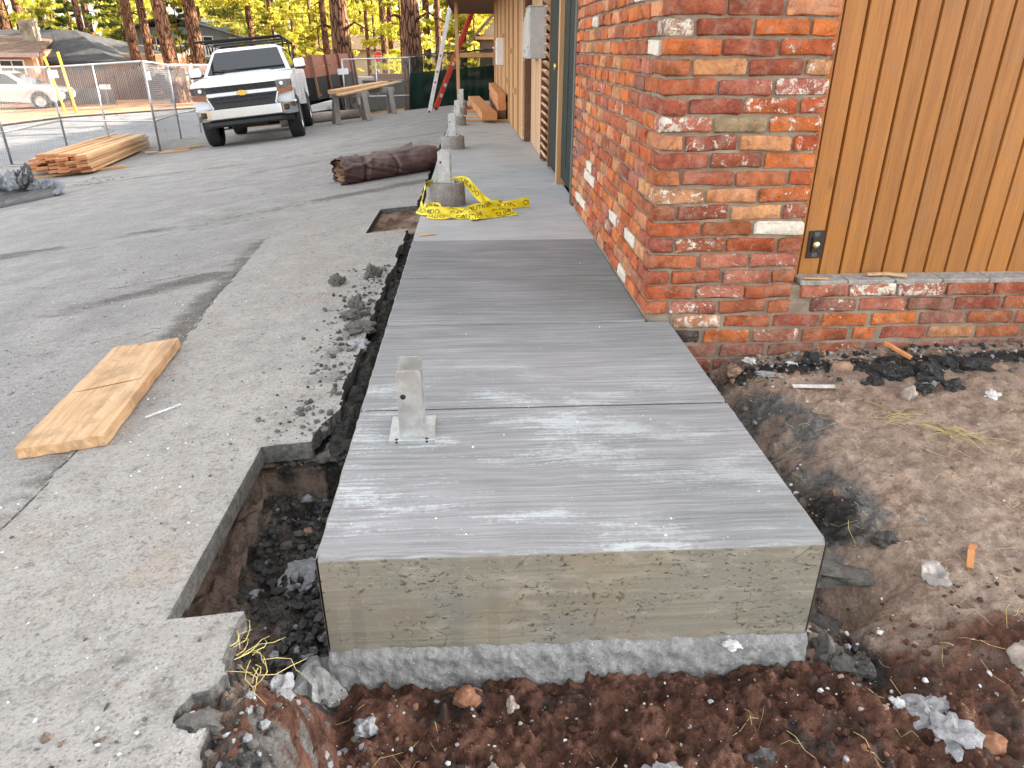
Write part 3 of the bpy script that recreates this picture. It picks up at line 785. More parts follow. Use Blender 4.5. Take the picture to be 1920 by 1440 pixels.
# ------------------------------------------------------------------ walkway: one slab per bay between the tooled joints
WALK = thing('walkway', 'new broom finished concrete walkway raised above the dug ground beside the brick wall', 'walkway', kind='structure')
def slab(y0, y1, x0, x1, mat, rag=0.0, name='slab'):
    b = .012; T = .30
    nx = 40
    xs = [x0 + (x1 - x0) * i / nx for i in range(nx + 1)]
    mb = MB()
    prof = []                                # section across the front/back edges
    P = []
    for i, x in enumerate(xs):
        e0 = y0 + (.004 * (vn(np.array(x * 30), np.array(y0 * 9 + .5), 5) - .5) if rag else 0)
        fr = .006 * float(vn(np.array(x * 23.), np.array(3.3), 8)) if rag else .002
        c = [(x, e0, -T), (x, e0, -b), (x, e0 + .35 * b, -.3 * b - fr * .3), (x, e0 + b, 0.0), (x, y1 - b * .4, 0.0), (x, y1 - .05 * b, -.5 * b), (x, y1, -b), (x, y1, -T)]
        P += c
    k = 8
    F = []; mi = []
    for i in range(nx):
        for j in range(k - 1):
            F.append((i * k + j, (i + 1) * k + j, (i + 1) * k + j + 1, i * k + j + 1)); mi.append(1 if j < 1 or j > 5 else 0)
    mb.v = [tuple(p) for p in P]; mb.f = F; mb.mi = mi; mb.sm = [False] * len(F)
    # side faces with a small round
    for s, x in ((-1, x0), (1, x1)):
        b0 = len(mb.v); o = -.006 * s
        ys = np.linspace(y0, y1, max(6, int((y1 - y0) / .03)))
        for y in ys:
            j = .004 * (float(vn(np.array(y * 25.), np.array(x + 2.), 6)) - .5)
            mb.v += [(x + j * 0, float(y), 0.0), (x + s * .006 + j, float(y), -.008), (x + s * .006 + j, float(y), -T)]
        for q in range(len(ys) - 1):
            for t in range(2):
                mb.f.append((b0 + q * 3 + t, b0 + q * 3 + 3 + t, b0 + q * 3 + 4 + t, b0 + q * 3 + 1 + t)); mb.mi.append(1); mb.sm.append(False)
    return mb.build(name, [mat, M['formed']], WALK)
JO = [0, .750, 1.540, 2.243, 3.040, 6.1, 9.2, 12.6, 16.1]
for i in range(8):
    a, b_ = JO[i] + (.0055 if i else 0), JO[i + 1] - .0055
    xr = 1.222 if i < 2 else (1.125 if i < 4 else 1.165)
    slab(a, b_, 0, xr, M['slab'] if i < 4 else M['slab_old'], rag=(i == 0))
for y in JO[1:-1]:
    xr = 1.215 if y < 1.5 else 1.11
    mb = MB(); mb.box((xr / 2 + .003, y, -.010), (xr - .012, .0104, .012)); mb.build('joint_shade_fill', M['chunk_dark'], WALK)  # dark strips in the joints: dirt, with painted shade
# ragged foot of concrete that ran out under the form
xs = np.linspace(-.005, 1.227, 220); ts = np.linspace(0, 1, 34)
X, T = np.meshgrid(xs, ts)
nz = billow(X * 9, T * 2.2, 91, 4)
Zf = -.290 - .26 * T + (1 - T) ** 6 * .022 * (fbm(X * 14, X * 0 + 4, 96) - .5) + (1 - T) ** 6 * .012 * (fbm(X * 60, X * 0 + 9, 97) - .5)
Yf = .003 + sst(0, .10, T) * (-.006 - .010 * np.sin(np.clip(T * 2.2, 0, 1) * 1.5) * (.2 + 1.1 * nz) - .03 * T ** 2 - .016 * fbm(X * 40, T * 9, 92) - .008 * fbm(X * 110, T * 26, 95))
link('footing_lip', grid_mesh('footing_lip', X, Yf, Zf, M['rough_con']), WALK)
Yn = np.linspace(0.0, 1.5, 160); Yg, T = np.meshgrid(Yn, np.linspace(0, 1, 16))
Xf = 1.222 + .05 * np.sin(np.clip(T * 1.2, 0, 1) * 1.4) * (.2 + billow(Yg * 8, T * 2, 93, 3)) * sst(0, .06, Yg)
link('footing_lip', grid_mesh('footing_side', Xf, Yg, -.235 - .2 * T, M['rough_con']), WALK)
Yg, T = np.meshgrid(Yn, np.linspace(0, 1, 16))
Xf = -.004 - .05 * np.sin(np.clip(T * 1.2, 0, 1) * 1.4) * (.2 + billow(Yg * 8, T * 2, 94, 3)) * sst(0, .06, Yg)
link('footing_lip', grid_mesh('footing_side_left', Xf, Yg, -.29 - .2 * T, M['rough_con']), WALK)

# ------------------------------------------------------------------ bricks
PITCH, BL, BH, BD, MJ = .0687, .2065, .0565, .097, .0135
WX, WY = 1.118, 1.554                      # outer faces of the brick corner
def brick_mesh(L, D, H, seed):
    rg = random.Random(seed)
    U = [-1, -.93, -.3, .35, .92, 1] if L > .13 else [-1, -.86, 0, .86, 1]
    Vv = [-1, -.84, .84, 1]; W = [-1, -.76, .72, 1]
    key = {}; vs = []; fs = []
    h = (L / 2, D / 2, H / 2); r = .0075
    ph = [rg.uniform(0, 9) for _ in range(6)]
    def vid(a, b, c):
        k = (a, b, c)
        if k in key: return key[k]
        p = [a * h[0], b * h[1], c * h[2]]
        q = [max(-h[i] + r, min(h[i] - r, p[i])) for i in range(3)]
        d = Vector([p[i] - q[i] for i in range(3)])
        if d.length > 1e-9: d = d.normalized() * r
        p = Vector(q) + d
        j = .0030
        p += Vector((j * rg.uniform(-1, 1), j * rg.uniform(-1, 1), j * rg.uniform(-1, 1)))
        p.z += .0022 * math.sin(a * 2.6 + ph[0]) ; p.y += .0025 * math.sin(a * 2 + c + ph[1]); p.z += .0012 * math.sin(a * 7 + ph[2])
        if abs(a) == 1 and abs(c) == 1 and rg.random() < .35: p *= .965
        key[k] = len(vs); vs.append(tuple(p)); return key[k]
    def face(A, B, f, flip):
        for i in range(len(A) - 1):
            for j in range(len(B) - 1):
                q = [f(A[i], B[j]), f(A[i + 1], B[j]), f(A[i + 1], B[j + 1]), f(A[i], B[j + 1])]
                q = [vid(*t) for t in q]
                fs.append(tuple(reversed(q)) if flip else tuple(q))
    face(U, W, lambda a, c: (a, -1, c), False); face(U, W, lambda a, c: (a, 1, c), True)
    face(U, Vv, lambda a, b: (a, b, 1), False); face(U, Vv, lambda a, b: (a, b, -1), True)
    face(Vv, W, lambda b, c: (1, b, c), False); face(Vv, W, lambda b, c: (-1, b, c), True)
    me = bpy.data.meshes.new('brick'); me.from_pydata(vs, [], fs); me.materials.append(M['brick'])
    me.polygons.foreach_set('use_smooth', [True] * len(fs)); me.set_sharp_from_angle(angle=rad(50)); me.update()
    return me
STR = [brick_mesh(BL, BD, BH, 100 + i) for i in range(12)]
HEAD = [brick_mesh(BD, BD, BH, 200 + i) for i in range(6)]
PAL = {'O': (.47, .135, .038), 'R': (.38, .088, .032), 'D': (.26, .072, .040), 'T': (.48, .22, .105), 'P': (.34, .115, .073),
       'G': (.27, .205, .125), 'K': (.05, .04, .038), 'W': (.40, .25, .17), 'B': (.31, .094, .042), 'M': (.24, .105, .076)}
rb = random.Random(5)
def brick_col(ch=None, paint=None):
    if ch is None: ch = rb.choices('ORDTPBM', (25, 22, 12, 14, 12, 12, 5))[0]
    c = PAL[ch]; k = rb.uniform(.95, 1.30)
    a = paint if paint is not None else rb.choices((0.15, .38, .52, .68), (58, 24, 12, 6))[0]
    return (c[0] * k, c[1] * k * rb.uniform(.92, 1.08), c[2] * k, a)
def put(parent, me, x, y, z, rz=0, ch=None, paint=None):
    j = rb.uniform
    return link('brick', me, parent, (x + j(-.002, .002), y + j(-.0025, .0025), z + j(-.002, .002)), (j(-.01, .01), j(-.012, .012), rz + j(-.012, .012)), (1, 1, 1), brick_col(ch, paint))
PIER = thing('brick_wall', 'mottled orange and red reclaimed brick corner standing on the walkway edge', 'brick wall', (WX, WY, 0))
LOW = thing('low_brick_wall', 'low knee wall of dark red bricks under the orange board siding', 'brick wall', (1.79, WY, 0))
zc = lambda k: 1.221 - PITCH * k
FR = {0: 'DDT', 1: 'WDOO', 2: 'ODR', 3: 'BTDT', 4: 'BPP', 5: 'DDRR', 6: 'PGO', 7: 'TDTR', 8: 'DDO', 9: 'BDBR', 10: 'TTO', 11: 'BDTD', 12: 'RBW', 13: 'DBRB', 14: 'BPP', 15: 'DBPB', 16: 'RPBM', 17: 'BPBB'}
FP = {(1, 0): .92, (3, 3): .7, (4, 1): .55, (4, 2): .84, (5, 1): .5, (5, 3): .66, (6, 0): .86, (6, 1): .1, (6, 2): .7, (7, 1): .66, (7, 3): .72, (8, 1): .68, (9, 0): .3, (10, 2): .55, (11, 1): .64, (11, 3): .7, (12, 2): 1.32, (14, 1): .64, (14, 2): .74, (15, 2): .66, (16, 1): .7, (17, 1): .82}
SIDE_END = 4.045
def fpv(k, i):
    v = FP.get((k, i))
    return v if v is None or v > 1 else v * (.88 if v > .6 else 1)
def course(k, make):
    z = zc(k); ev = (k % 2 == 0)
    s = FR.get(k, '')
    # front face, left to right
    x = WX; i = 0
    while x < 1.71:
        L = BD if (i == 0 and not ev) else BL
        if x + L > 1.79: L = BD
        if L == BD and x + L > 1.80: break
        me = (HEAD if L == BD else STR)[rb.randrange(6 if L == BD else 12)]
        corner = i == 0
        if corner and not ev:              # corner brick of odd courses runs back along the side face
            make(STR[rb.randrange(12)], WX + BD / 2, WY + BL / 2, z, rad(90), s[i] if i < len(s) else None, fpv(k, i))
        else:
            make(me, x + L / 2, WY + BD / 2, z, 0, s[i] if i < len(s) else None, fpv(k, i))
        x += L + MJ; i += 1
    # side face, away from the camera
    y = WY + (BD if ev else BL) + MJ; i = 0
    while y < SIDE_END - .03:
        L = BL if y + BL < SIDE_END + .03 else BD
        if y + L > SIDE_END + .05: break
        me = (HEAD if L == BD else STR)[rb.randrange(6 if L == BD else 12)]
        pt = None; ch = None
        if rb.random() < .07: pt = rb.uniform(1.0, 1.3); ch = 'W'
        elif y > 3.5 and z < .6 and rb.random() < .3: ch = 'M'
        elif rb.random() < .72: ch = rb.choice('OORTTPBR')
        make(me, WX + BD / 2, y + L / 2, z, rad(90), ch, pt)
        y += L + MJ; i += 1
for k in range(-3, 18): course(k, lambda *a: put(PIER, *a))
# courses above the picture, joined
mbu = MB()
def join_brick(me, x, y, z, rz, ch=None, pt=None):
    R = Matrix.Rotation(rz, 3, 'Z'); o = Vector((x, y, z))
    mbu.add([R @ v.co + o for v in me.vertices], [tuple(p.vertices) for p in me.polygons], 0, True)
for k in range(-21, -3): course(k, join_brick)
tag(mbu.build('upper_bricks', M['brick'], PIER, (-WX, -WY, 0), color=(.33, .085, .03, .3), fix=False), kind='stuff')
for c in PIER.children:
    if c.name.startswith('brick'): c.location = Vector(c.location) - Vector((WX, WY, 0))
mb = MB()
mb.box((WX + .326, (WY + SIDE_END) / 2 + .006, .93), (.628, SIDE_END - WY - .012, 3.5))
mo = mb.build('mortar', M['mortar'], PIER, (-WX, -WY, 0), bevel=.01)
# knee wall
FL = {16: 'PPPBD', 17: 'MPMDB', 18: 'TRDOOMB', 19: 'KOPBODT', 20: 'MMMDMMM'}
LP = {(16, 0): .5, (16, 1): .80, (16, 2): .80, (17, 0): .62, (18, 0): .8, (18, 1): .35, (19, 1): .5, (19, 2): .62, (19, 6): .45, (20, 3): .55}
for k in range(16, 22):
    z = zc(k); x = 1.800 if k < 18 else WX + .115
    if k == 16: x = 1.805
    if k == 17: x = 1.80 + .06
    if k % 2 == 0 and k >= 18: x += .02
    if k == 19: x -= .06
    i = 0
    s = FL.get(k, '')
    while x < 4.2:
        L = BL if not (k == 19 and i == 4) else .12
        me = STR[rb.randrange(12)] if L == BL else HEAD[rb.randrange(6)]
        if k == 17 and i == 0: pass
        ch = s[i] if i < len(s) else rb.choice('DBMPD')
        put(LOW, me, x + L / 2, WY + BD / 2 - (.002 if k < 18 else 0), z, 0, ch, LP.get((k, i), rb.choice((.25, .4, .5))))
        x += L + MJ + (.0 if k < 18 else .004); i += 1
for c in LOW.children: c.location = Vector(c.location) - Vector((1.79, WY, 0))
mb = MB()
mb.box(((WX + .12 + 4.3) / 2, WY + .056, -.16), (4.3 - WX - .12, .098, .46))
mb.box(((1.752 + 4.3) / 2, WY + .061, .095), (4.3 - 1.752, .1, .10))
mb.build('mortar', M['mortar'], LOW, (-1.79, -WY, 0), bevel=.006)
# sloping sill of bricks laid flat along the top of the knee wall
x = 1.80
i = 0
while x < 4.1:
    mb = MB(); mb.bbox((0, 0, 0), (.209, .115, .022), .004)
    o = mb.build('sill_slab', M['pier_con'], LOW, (x + .102 - 1.79, WY + .059 - WY, .157), (rad(3), 0, 0), color=brick_col('M', .62))
    x += .213
# ------------------------------------------------------------------ orange board wall right of the brick
SID = thing('board_wall', 'orange stained wall of vertical grooved boards right of the brick corner', 'wall', (1.815, 1.645, .17))
mb = MB(); mb.box((1.36, .030, 1.3), (2.9, .02, 2.62)); mb.build('backing', M['siding_groove'], SID)
# the boards lean a touch, as the photographed ones do
bw = .0968
bmesh_v = MB()
pr = [(-.5 * bw + .0035, .012), (-.5 * bw + .0065, .0), (.5 * bw - .0065, .0), (.5 * bw - .0035, .012)]
bmesh_v.prism([(u, v) for u, v in pr] + [(.5 * bw - .0035, .02), (-.5 * bw + .0035, .02)], lambda u, v: Vector((u, v, 0)), lambda u, v: Vector((u, v, 2.6)))
bme = bmesh_v.mesh('siding_board', M['siding'])
for i in range(27):
    link('siding_board', bme, SID, (-.001 + bw * (i + .5), random.uniform(-.0008, .0008), -.004))
mb = MB(); mb.bbox((0, 0, 1.3), (.056, .03, 2.6), .003)
mb.build('trim_board', M['siding'], SID, (-.0345, .004, -.004))
mb = MB(); mb.bbox((1.36, -.006, -.006), (2.74, .018, .010), .002); mb.build('mortar_bead', M['mortar'], SID)
# uncovered receptacle in the board wall
OUT = thing('wall_outlet', 'uncovered electrical receptacle in a cut hole low on the orange board wall', 'electrical outlet', (1.872, 1.6425, .305), (0, rad(-1.5), 0))
mb = MB(); mb.bbox((0, -.0005, 0), (.070, .005, .122), .002); mb.build('cut_hole', M['black'], OUT)
mb = MB()
for s in (-1, 1): mb.bbox((0, -.004, s * .047), (.026, .004, .016), .001)
mb.bbox((0, -.003, 0), (.018, .003, .10), .001)
mb.build('mounting_strap', M['grey_paint'], OUT)
mb = MB(); mb.bbox((0, -.006, 0), (.038, .010, .066), .003); mb.build('receptacle_body', M['black'], OUT)
mb = MB(); mb.lathe([(0, .014), (.014, .014), (.016, .010), (.016, 0)], Matrix.Rotation(rad(90), 4, 'X'), 16); mb.build('socket_face', M['brass'], OUT, (0, 0, 0))
mb = MB(); mb.lathe([(0, .016), (.007, .016), (.007, .013)], Matrix.Rotation(rad(90), 4, 'X'), 12); mb.build('screw', M['white_plastic'], OUT)
mb = MB()
for s in (-1, 1): mb.bbox((.012 * s, -.0115, -.012), (.004, .004, .012), .0005)
mb.build('slot', M['black'], OUT)

# ------------------------------------------------------------------ the building behind, along the walkway
B = thing('building', 'long low timber building with plank wall, dark green doors and overhanging eave', 'building', (1.12, 4.05, 0))
def bb(name, mat, *boxes, bevel=None, color=None):
    mb = MB()
    for c, d in boxes: mb.box((c[0] - 1.12, c[1] - 4.05, c[2]), d)
    return mb.build(name, mat, B, bevel=bevel, color=color)
bb('wall_core', M['house_brown'], ((9.0, 10.9, 1.0), (15.1, 13.3, 3.2)), ((10.2, 26.2, .9), (12.6, 17.0, 3.4)), ((11.2, 2.95, 1.0), (14.0, 2.45, 3.2)), ((1.62, 4.35, .9), (.4, .5, 3.0)))  # second box: unseen extension, added to shade the trailer and far fence
# brown and grey trim next to the brick, then the two green doors almost flush with the wall
bb('trim', M['dark_wood'], ((1.155, 4.072, 1.2), (.07, .034, 2.5)))
bb('door_frame', M['grey_paint'], ((1.165, 4.135, 1.2), (.10, .085, 2.5)))
dr = bb('door', M['green_paint'], ((1.165, 4.59, 1.14), (.05, .82, 2.16)), bevel=.006)
mb = MB()
for yy in (-.20, .20):
    mb.box((1.139 - 1.12, 4.59 + yy - 4.05, 1.14), (.006, .30, 1.9))
mb.build('door_panel', M['green_paint'], dr, bevel=.003)
bb('mullion', M['ply'], ((1.150, 5.055, 1.2), (.09, .095, 2.42)))
d2 = bb('door', M['green_paint'], ((1.150, 5.50, 1.14), (.05, .78, 2.16)), bevel=.006)
mb = MB(); mb.cyl((1.127 - 1.12, 5.28 - 4.05, .94), (1.090 - 1.12, 5.28 - 4.05, .94), .020, .026, 12); mb.build('door_knob', M['brass'], d2)
# louvred shutter, its slats proud of the dark frame
lf = bb('shutter_frame', M['dark_wood'], ((1.150, 5.93, 1.22), (.07, .05, 2.4)), ((1.140, 6.47, 1.22), (.10, .06, 2.4)), ((1.19, 6.2, 1.22), (.03, .5, 2.4)))
mb = MB(); R = Matrix.Rotation(rad(42), 3, 'Y')
mb.bbox((0, 0, 0), (.100, .46, .022), .004, R)
sl = mb.mesh('louvre_slat', M['plank'])
for i in range(30): link('louvre_slat', sl, lf, (1.128 - 1.12, 6.2 - 4.05, .08 + i * .078))
# plank wall
mb = MB(); mb.bbox((0, 0, 1.25), (.028, .142, 2.5), .004); pk = mb.mesh('wall_plank', M['plank'])
for i in range(11):
    link('wall_plank', pk, B, (1.128 - 1.12 + random.uniform(-.003, .003), 6.565 + i * .147 - 4.05, .005), (0, 0, 0))
bb('corner_board', M['dark_wood'], ((1.10, 8.22, 1.25), (.12, .06, 2.5)))
# tan boards beyond the pipe, standing a little proud
mb = MB(); mb.bbox((0, 0, 1.2), (.03, .296, 2.4), .004); pk = mb.mesh('wall_panel', M['ply'])
for i in range(25):
    y = 8.42 + i * .302
    link('wall_panel', pk, B, (1.03 - .0055 * i - 1.12, y - 4.05, .01))
mb = MB(); mb.bbox((0, 0, 1.2), (.035, .045, 2.38), .004); bt = mb.mesh('batten', M['ply'])
for y in (8.9, 9.8, 10.7, 11.6, 12.9, 14.1, 15.2): link('batten', bt, B, (1.005 - .018 * (y - 8.4) - 1.12, y - 4.05, .01))
mb = MB()
for y, z in ((9.3, .55), (10.2, 1.05), (11.3, .62), (12.0, 1.28), (13.3, .88)): mb.bbox((1.0 - .018 * (y - 8.4) - 1.12, y - 4.05, z), (.05, .16, .07), .004)
mb.build('blocking', M['ply'], B)
bb('wall_filler', M['house_brown'], ((1.16, 12.3, 1.2), (.16, 7.7, 2.4)))
# eave over the far half of the walkway, of boards running across
mb = MB(); mb.bbox((0, 0, 0), (1.16, .142, .03), .003, None); sb = mb.mesh('soffit_board', M['dark_wood'])
for i in range(92):
    link('soffit_board', sb, B, (.53 - 1.12, 6.7 + i * .146 - 4.05, 1.965 + random.uniform(-.001, .001)))
bb('fascia', M['dark_wood'], ((-.065, 13.4, 2.02), (.03, 13.5, .20)), ((.55, 20.11, 2.02), (1.2, .03, .20)))
# roof: two slopes with the ridge along the building
mb = MB()
for (xa, za, xb, zb) in ((.86, 2.62, 8.4, 5.6), (8.4, 5.6, 16.6, 2.5)):
    P = [(xa, 1.2, za), (xb, 1.2, zb), (xb, 20.2, zb), (xa, 20.2, za)]
    Q = [(a, b, c + .18) for a, b, c in P]
    mb.add([(a - 1.12, b - 4.05, c) for a, b, c in P + Q], [(3, 2, 1, 0), (4, 5, 6, 7), (0, 1, 5, 4), (1, 2, 6, 5), (2, 3, 7, 6), (3, 0, 4, 7)])
for (xa, za, xb, zb) in ((3.3, 3.1, 8.4, 5.59), (8.4, 5.59, 16.6, 2.49)):  # roof of the unseen extension, added to keep sun off the trailer
    P = [(xa, 20.25, za), (xb, 20.25, zb), (xb, 35.5, zb), (xa, 35.5, za)]
    Q = [(a, b, c + .18) for a, b, c in P]
    mb.add([(a - 1.12, b - 4.05, c) for a, b, c in P + Q], [(3, 2, 1, 0), (4, 5, 6, 7), (0, 1, 5, 4), (1, 2, 6, 5), (2, 3, 7, 6), (3, 0, 4, 7)])
mb.build('roof', M['shingle_brown'], B)
mb = MB()
for y in (1.72, 17.5, 34.6):  # last gable closes the unseen extension added for shade
    P = [(1.3, y, 2.5), (8.4, y, 5.5), (16.2, y, 2.5)]
    mb.prism([(0, 0), (1, 0), (2, 0)], lambda u, v: Vector(P[int(u)]) - Vector((1.12, 4.05, 0)), lambda u, v: Vector(P[int(u)]) + Vector((-1.12, .05 - 4.05, 0)))
mb.build('gable', M['house_brown'], B)

# ------------------------------------------------------------------ boxes, pipe on the wall
def wall_box(name, label, loc, d, parts):
    t = thing(name, label, 'electrical box', loc)
    mb = MB(); mb.bbox((0, 0, 0), d, .004); mb.build('case', M['box_paint'] if parts != 'white' else M['white_plastic'], t)
    mb = MB(); mb.bbox((-d[0] / 2 - .004, 0, -.01), (.010, d[1] * .86, d[2] * .90), .003)
    mb.build('cover', M['box_paint'] if parts != 'white' else M['white_plastic'], t)
    if parts == 'meter':
        mb = MB(); mb.cyl((-d[0] / 2 - .005, -d[1] * .36, -.12), (-d[0] / 2 - .022, -d[1] * .36, -.12), .012, .012, 8); mb.build('latch', M['galv'], t)
        mb = MB(); mb.bbox((.0, 0, d[2] / 2 + .006), (d[0] * 1.05, d[1] * 1.03, .012), .003); mb.build('rain_lip', M['box_paint'], t)
        mb = MB()
        for s in (-1, 1): mb.cyl((s * .05, -d[1] / 2 - .001, -d[2] * .32), (s * .05, -d[1] / 2 - .006, -d[2] * .32), .008, .008, 8)
        mb.build('screw', M['galv'], t)
    return t
wall_box('electrical_box', 'large grey painted metal box high on the plank wall next to the louvred shutter', (1.030, 6.48, 1.215), (.165, .55, .445), 'meter')
wall_box('electrical_box', 'smaller grey box with narrow cover just beyond the large grey box', (1.045, 7.32, 1.18), (.135, .42, .40), 'meter')
wall_box('electrical_box', 'slim white box hanging lower on the tan wall beyond the pipe', (.905, 12.5, 1.035), (.155, .30, .43), 'white')
PI = thing('conduit', 'white vertical conduit pipe running from the grey boxes down to the walkway', 'pipe', (1.04, 8.30, 0))
mb = MB(); mb.cyl((0, 0, .03), (0, 0, 1.98), .026, .026, 12); mb.build('pipe', M['white_paint'], PI)
mb = MB()
for z in (.16, .95): mb.bbox((.01, 0, z), (.07, .10, .03), .004)
mb.build('strap', M['galv'], PI)
mb = MB(); mb.cyl((0, 0, 0), (0, 0, .06), .035, .03, 12); mb.build('foot', M['galv'], PI)

# ------------------------------------------------------------------ post bases
def bracket(parent, w_, dp, h, plate, back_h):
    """stand-off post base: folded base plate and two upright straps"""
    mb = MB()
    mb.bbox((0, 0, .013), (plate[0], plate[1], .005), .0015)
    for s in (-1, 1):
        mb.bbox((s * (plate[0] / 2 - .002), 0, .0065), (.004, plate[1], .013), .001)
        mb.bbox((0, s * (plate[1] / 2 - .002), .0065), (plate[0] * .98, .004, .013), .001)
    mb.build('base_plate', M['galv'], parent)
    mb = MB()
    for sx in (-.62, .62):
        mb.cyl((sx * w_, -plate[1] / 2 + .006, .0152), (sx * w_, -plate[1] / 2 + .006, .0165), .0055, .0055, 8)
        mb.cyl((sx * w_, -plate[1] / 2 - .0008, .009), (sx * w_, -plate[1] / 2 + .002, .009), .004, .004, 8)
    mb.build('nail_hole', M['black'], parent)
    for y, hh, nm in ((-dp / 2, h, 1), (dp / 2, back_h, 0)):
        mb = MB(); r = .010
        prof = [(-w_ / 2, .012), (w_ / 2, .012), (w_ / 2, hh - r), (w_ / 2 - r * .3, hh - r * .3), (w_ / 2 - r, hh), (-w_ / 2 + r, hh), (-w_ / 2 + r * .3, hh - r * .3), (-w_ / 2, hh - r)]
        mb.prism(prof, lambda u, v: Vector((u, y - .0022, v)), lambda u, v: Vector((u, y + .0022, v)))
        pl = mb.build('upright_plate', M['galv'], parent)
        if nm:
            mb = MB(); hz = h * .64
            mb.cyl((-w_ * .26, y - .0029, hz), (-w_ * .26, y - .0016, hz), .0085, .0085, 14)
            mb.build('bolt_hole', M['black'], parent)
PB = thing('post_base', 'bare galvanised steel post base standing directly on the front slab', 'post base', (.181, .595, 0), (0, 0, rad(1)))
bracket(PB, .073, .105, .232, (.138, .158), .232)

def footing(x, y, r, h, br, label):
    t = thing('concrete_pier', label, 'concrete pier', (x, y, 0), (0, 0, rad(random.uniform(-6, 6))), 'concrete pier footings in a row on the walkway')
    prof = [(0, 0), (r * 1.0, 0), (r * 1.01, h * .3), (r * .985, h * .62), (r * .985, h * .92), (r * .955, h * .985), (0, h)]
    mb = MB(); mb.lathe(prof, None, 36)
    mb.build('pier', M['pier_con'], t, sharp=40)
    e = thing('bracket', None, None, (0, 0, h)); e.parent = t
    bracket(e, *br)
footing(.168, 4.18, .148, .172, (.088, .11, .225, (.16, .15), .225), 'nearest round concrete pier, with yellow caution tape tangled round it')
footing(.141, 7.56, .142, .142, (.085, .11, .25, (.16, .15), .25), 'second round concrete pier, standing alone past the brown roll')
footing(.150, 10.46, .132, .128, (.085, .11, .23, (.16, .15), .23), 'third round concrete pier, beside the lying orange beam')
footing(.172, 12.12, .112, .140, (.080, .10, .22, (.14, .14), .22), 'fourth round concrete pier, beyond the end of the lying orange beam')
footing(.168, 13.75, .112, .140, (.080, .10, .22, (.14, .14), .22), 'farthest round concrete pier, just before the timber post at the green screen')

# timber post and rail at the far end
FRM = thing('timber_frame', 'slim unpainted timber post with one cross rail at the far end of the walkway', 'timber frame', (.09, 15.2, 0))
mb = MB(); mb.bbox((0, 0, .98), (.07, .07, 1.96), .004); mb.build('post', M['ply'], FRM)
mb = MB(); mb.bbox((.46, -.001, .955), (.83, .04, .09), .004); mb.build('rail', M['ply'], FRM)

# beams and stickers on the walkway
def beam(name, label, loc, d, rz=0, mat='beam', group=None, cat='beam'):
    o = None
    mb = MB(); mb.bbox((0, 0, 0), d, .004); o = mb.build(name, M[mat], None, loc, (0, 0, rz))
    return tag(o, label, cat, group)
for i, (y, x, L) in enumerate(((10.95, .60, .95), (11.75, .58, .85), (12.85, .55, .80), (13.9, .55, .8))):
    mb = MB(); mb.bbox((0, 0, 0), (L, .085, .038), .003)
    tag(mb.build('sticker', M['lumber'], None, (x, y, .019), (0, 0, rad(90 * 0 + random.uniform(-2, 2)))), ('narrow board laid across the walkway under the near ends of the orange beams', 'second narrow board under the orange beams', 'third narrow board under the orange beams', 'farthest narrow board under the orange beams')[i], 'board', 'spacer boards under the beams')
beam('timber_beam', 'wide orange beam lying flat across the spacer boards on the walkway', (.535, 12.85, .102), (.245, 4.3, .125), rad(3.2))
for i, (dx, dz, lb) in enumerate(((0, .101, 'bottom beam of the stack of three against the tan wall'), (.004, .226, 'middle beam of the stack of three against the tan wall'), (-.006, .351, 'top orange beam of the stack of three against the tan wall'))):
    beam('timber_beam', lb, (.842 + dx, 13.15, dz), (.135, 4.2, .124), rad(.6), 'beam' if i else 'dark_wood', 'beams stacked against the wall')
mb = MB(); mb.bbox((0, 0, 0), (.02, 1.3, .36), .004)
mb.build('dark_panel', M['black'], None, (.955, 11.8, .19), (0, rad(4), 0))  # thin black panel over the dark area by the beams
tag(bpy.data.objects['dark_panel'], 'thin black panel leaning at the tan wall beside the stacked beams', 'board')
# small red cloth left between the far piers
X, Y = np.meshgrid(np.linspace(-.14, .14, 20), np.linspace(-.10, .10, 16))
tag(link('red_cloth', grid_mesh('red_cloth', X, Y, .04 + .05 * billow(X * 9, Y * 9, 7) * sst(.16, .05, np.hypot(X, Y)), M['stop_red']), None, (.28, 13.0, -.025)), 'small crumpled red cloth between the far concrete piers', 'cloth')
# ------------------------------------------------------------------ things on the lot
def lot_rot(x, y, rz):
    e = .05
    n = Vector((-(float(lot_h(x + e, y)) - float(lot_h(x - e, y))) / (2 * e), -(float(lot_h(x, y + e)) - float(lot_h(x, y - e))) / (2 * e), 1)).normalized()
    f = Vector((-math.sin(rz), math.cos(rz), 0)); f = (f - n * f.dot(n)).normalized(); r = f.cross(n)
    return Matrix((r, f, n)).transposed().to_euler()
def on_lot(x, y, dz=0): return (x, y, float(lot_h(x, y)) + dz)

# single board lying in the foreground
px, py = -1.085, 1.295
mb = MB()
L, Wd, T = .985, .288, .040
bm = bmesh.new()
bmesh.ops.create_grid(bm, x_segments=10, y_segments=34, size=.5)
top = MB()
nx, ny = 11, 35
P = []
for k, zz in ((0, T), (1, 0)):
    for j in range(ny):
        for i in range(nx):
            u, v = i / (nx - 1) - .5, j / (ny - 1) - .5
            jit = .0015 * math.sin(j * 1.7 + i) if 0 < i < nx - 1 else .002 * math.sin(j * 1.1)
            P.append((u * Wd + (.0018 * math.sin(j * .9) if i in (0, nx - 1) else 0), v * L + (.003 * math.sin(i * 2.3) if j in (0, ny - 1) else 0), zz + (.004 * (2 * u) ** 2 if k == 0 else .0)))
F = []; n = nx * ny
for j in range(ny - 1):
    for i in range(nx - 1):
        a = j * nx + i
        F.append((a, a + 1, a + nx + 1, a + nx)); F.append((n + a, n + a + nx, n + a + nx + 1, n + a + 1))
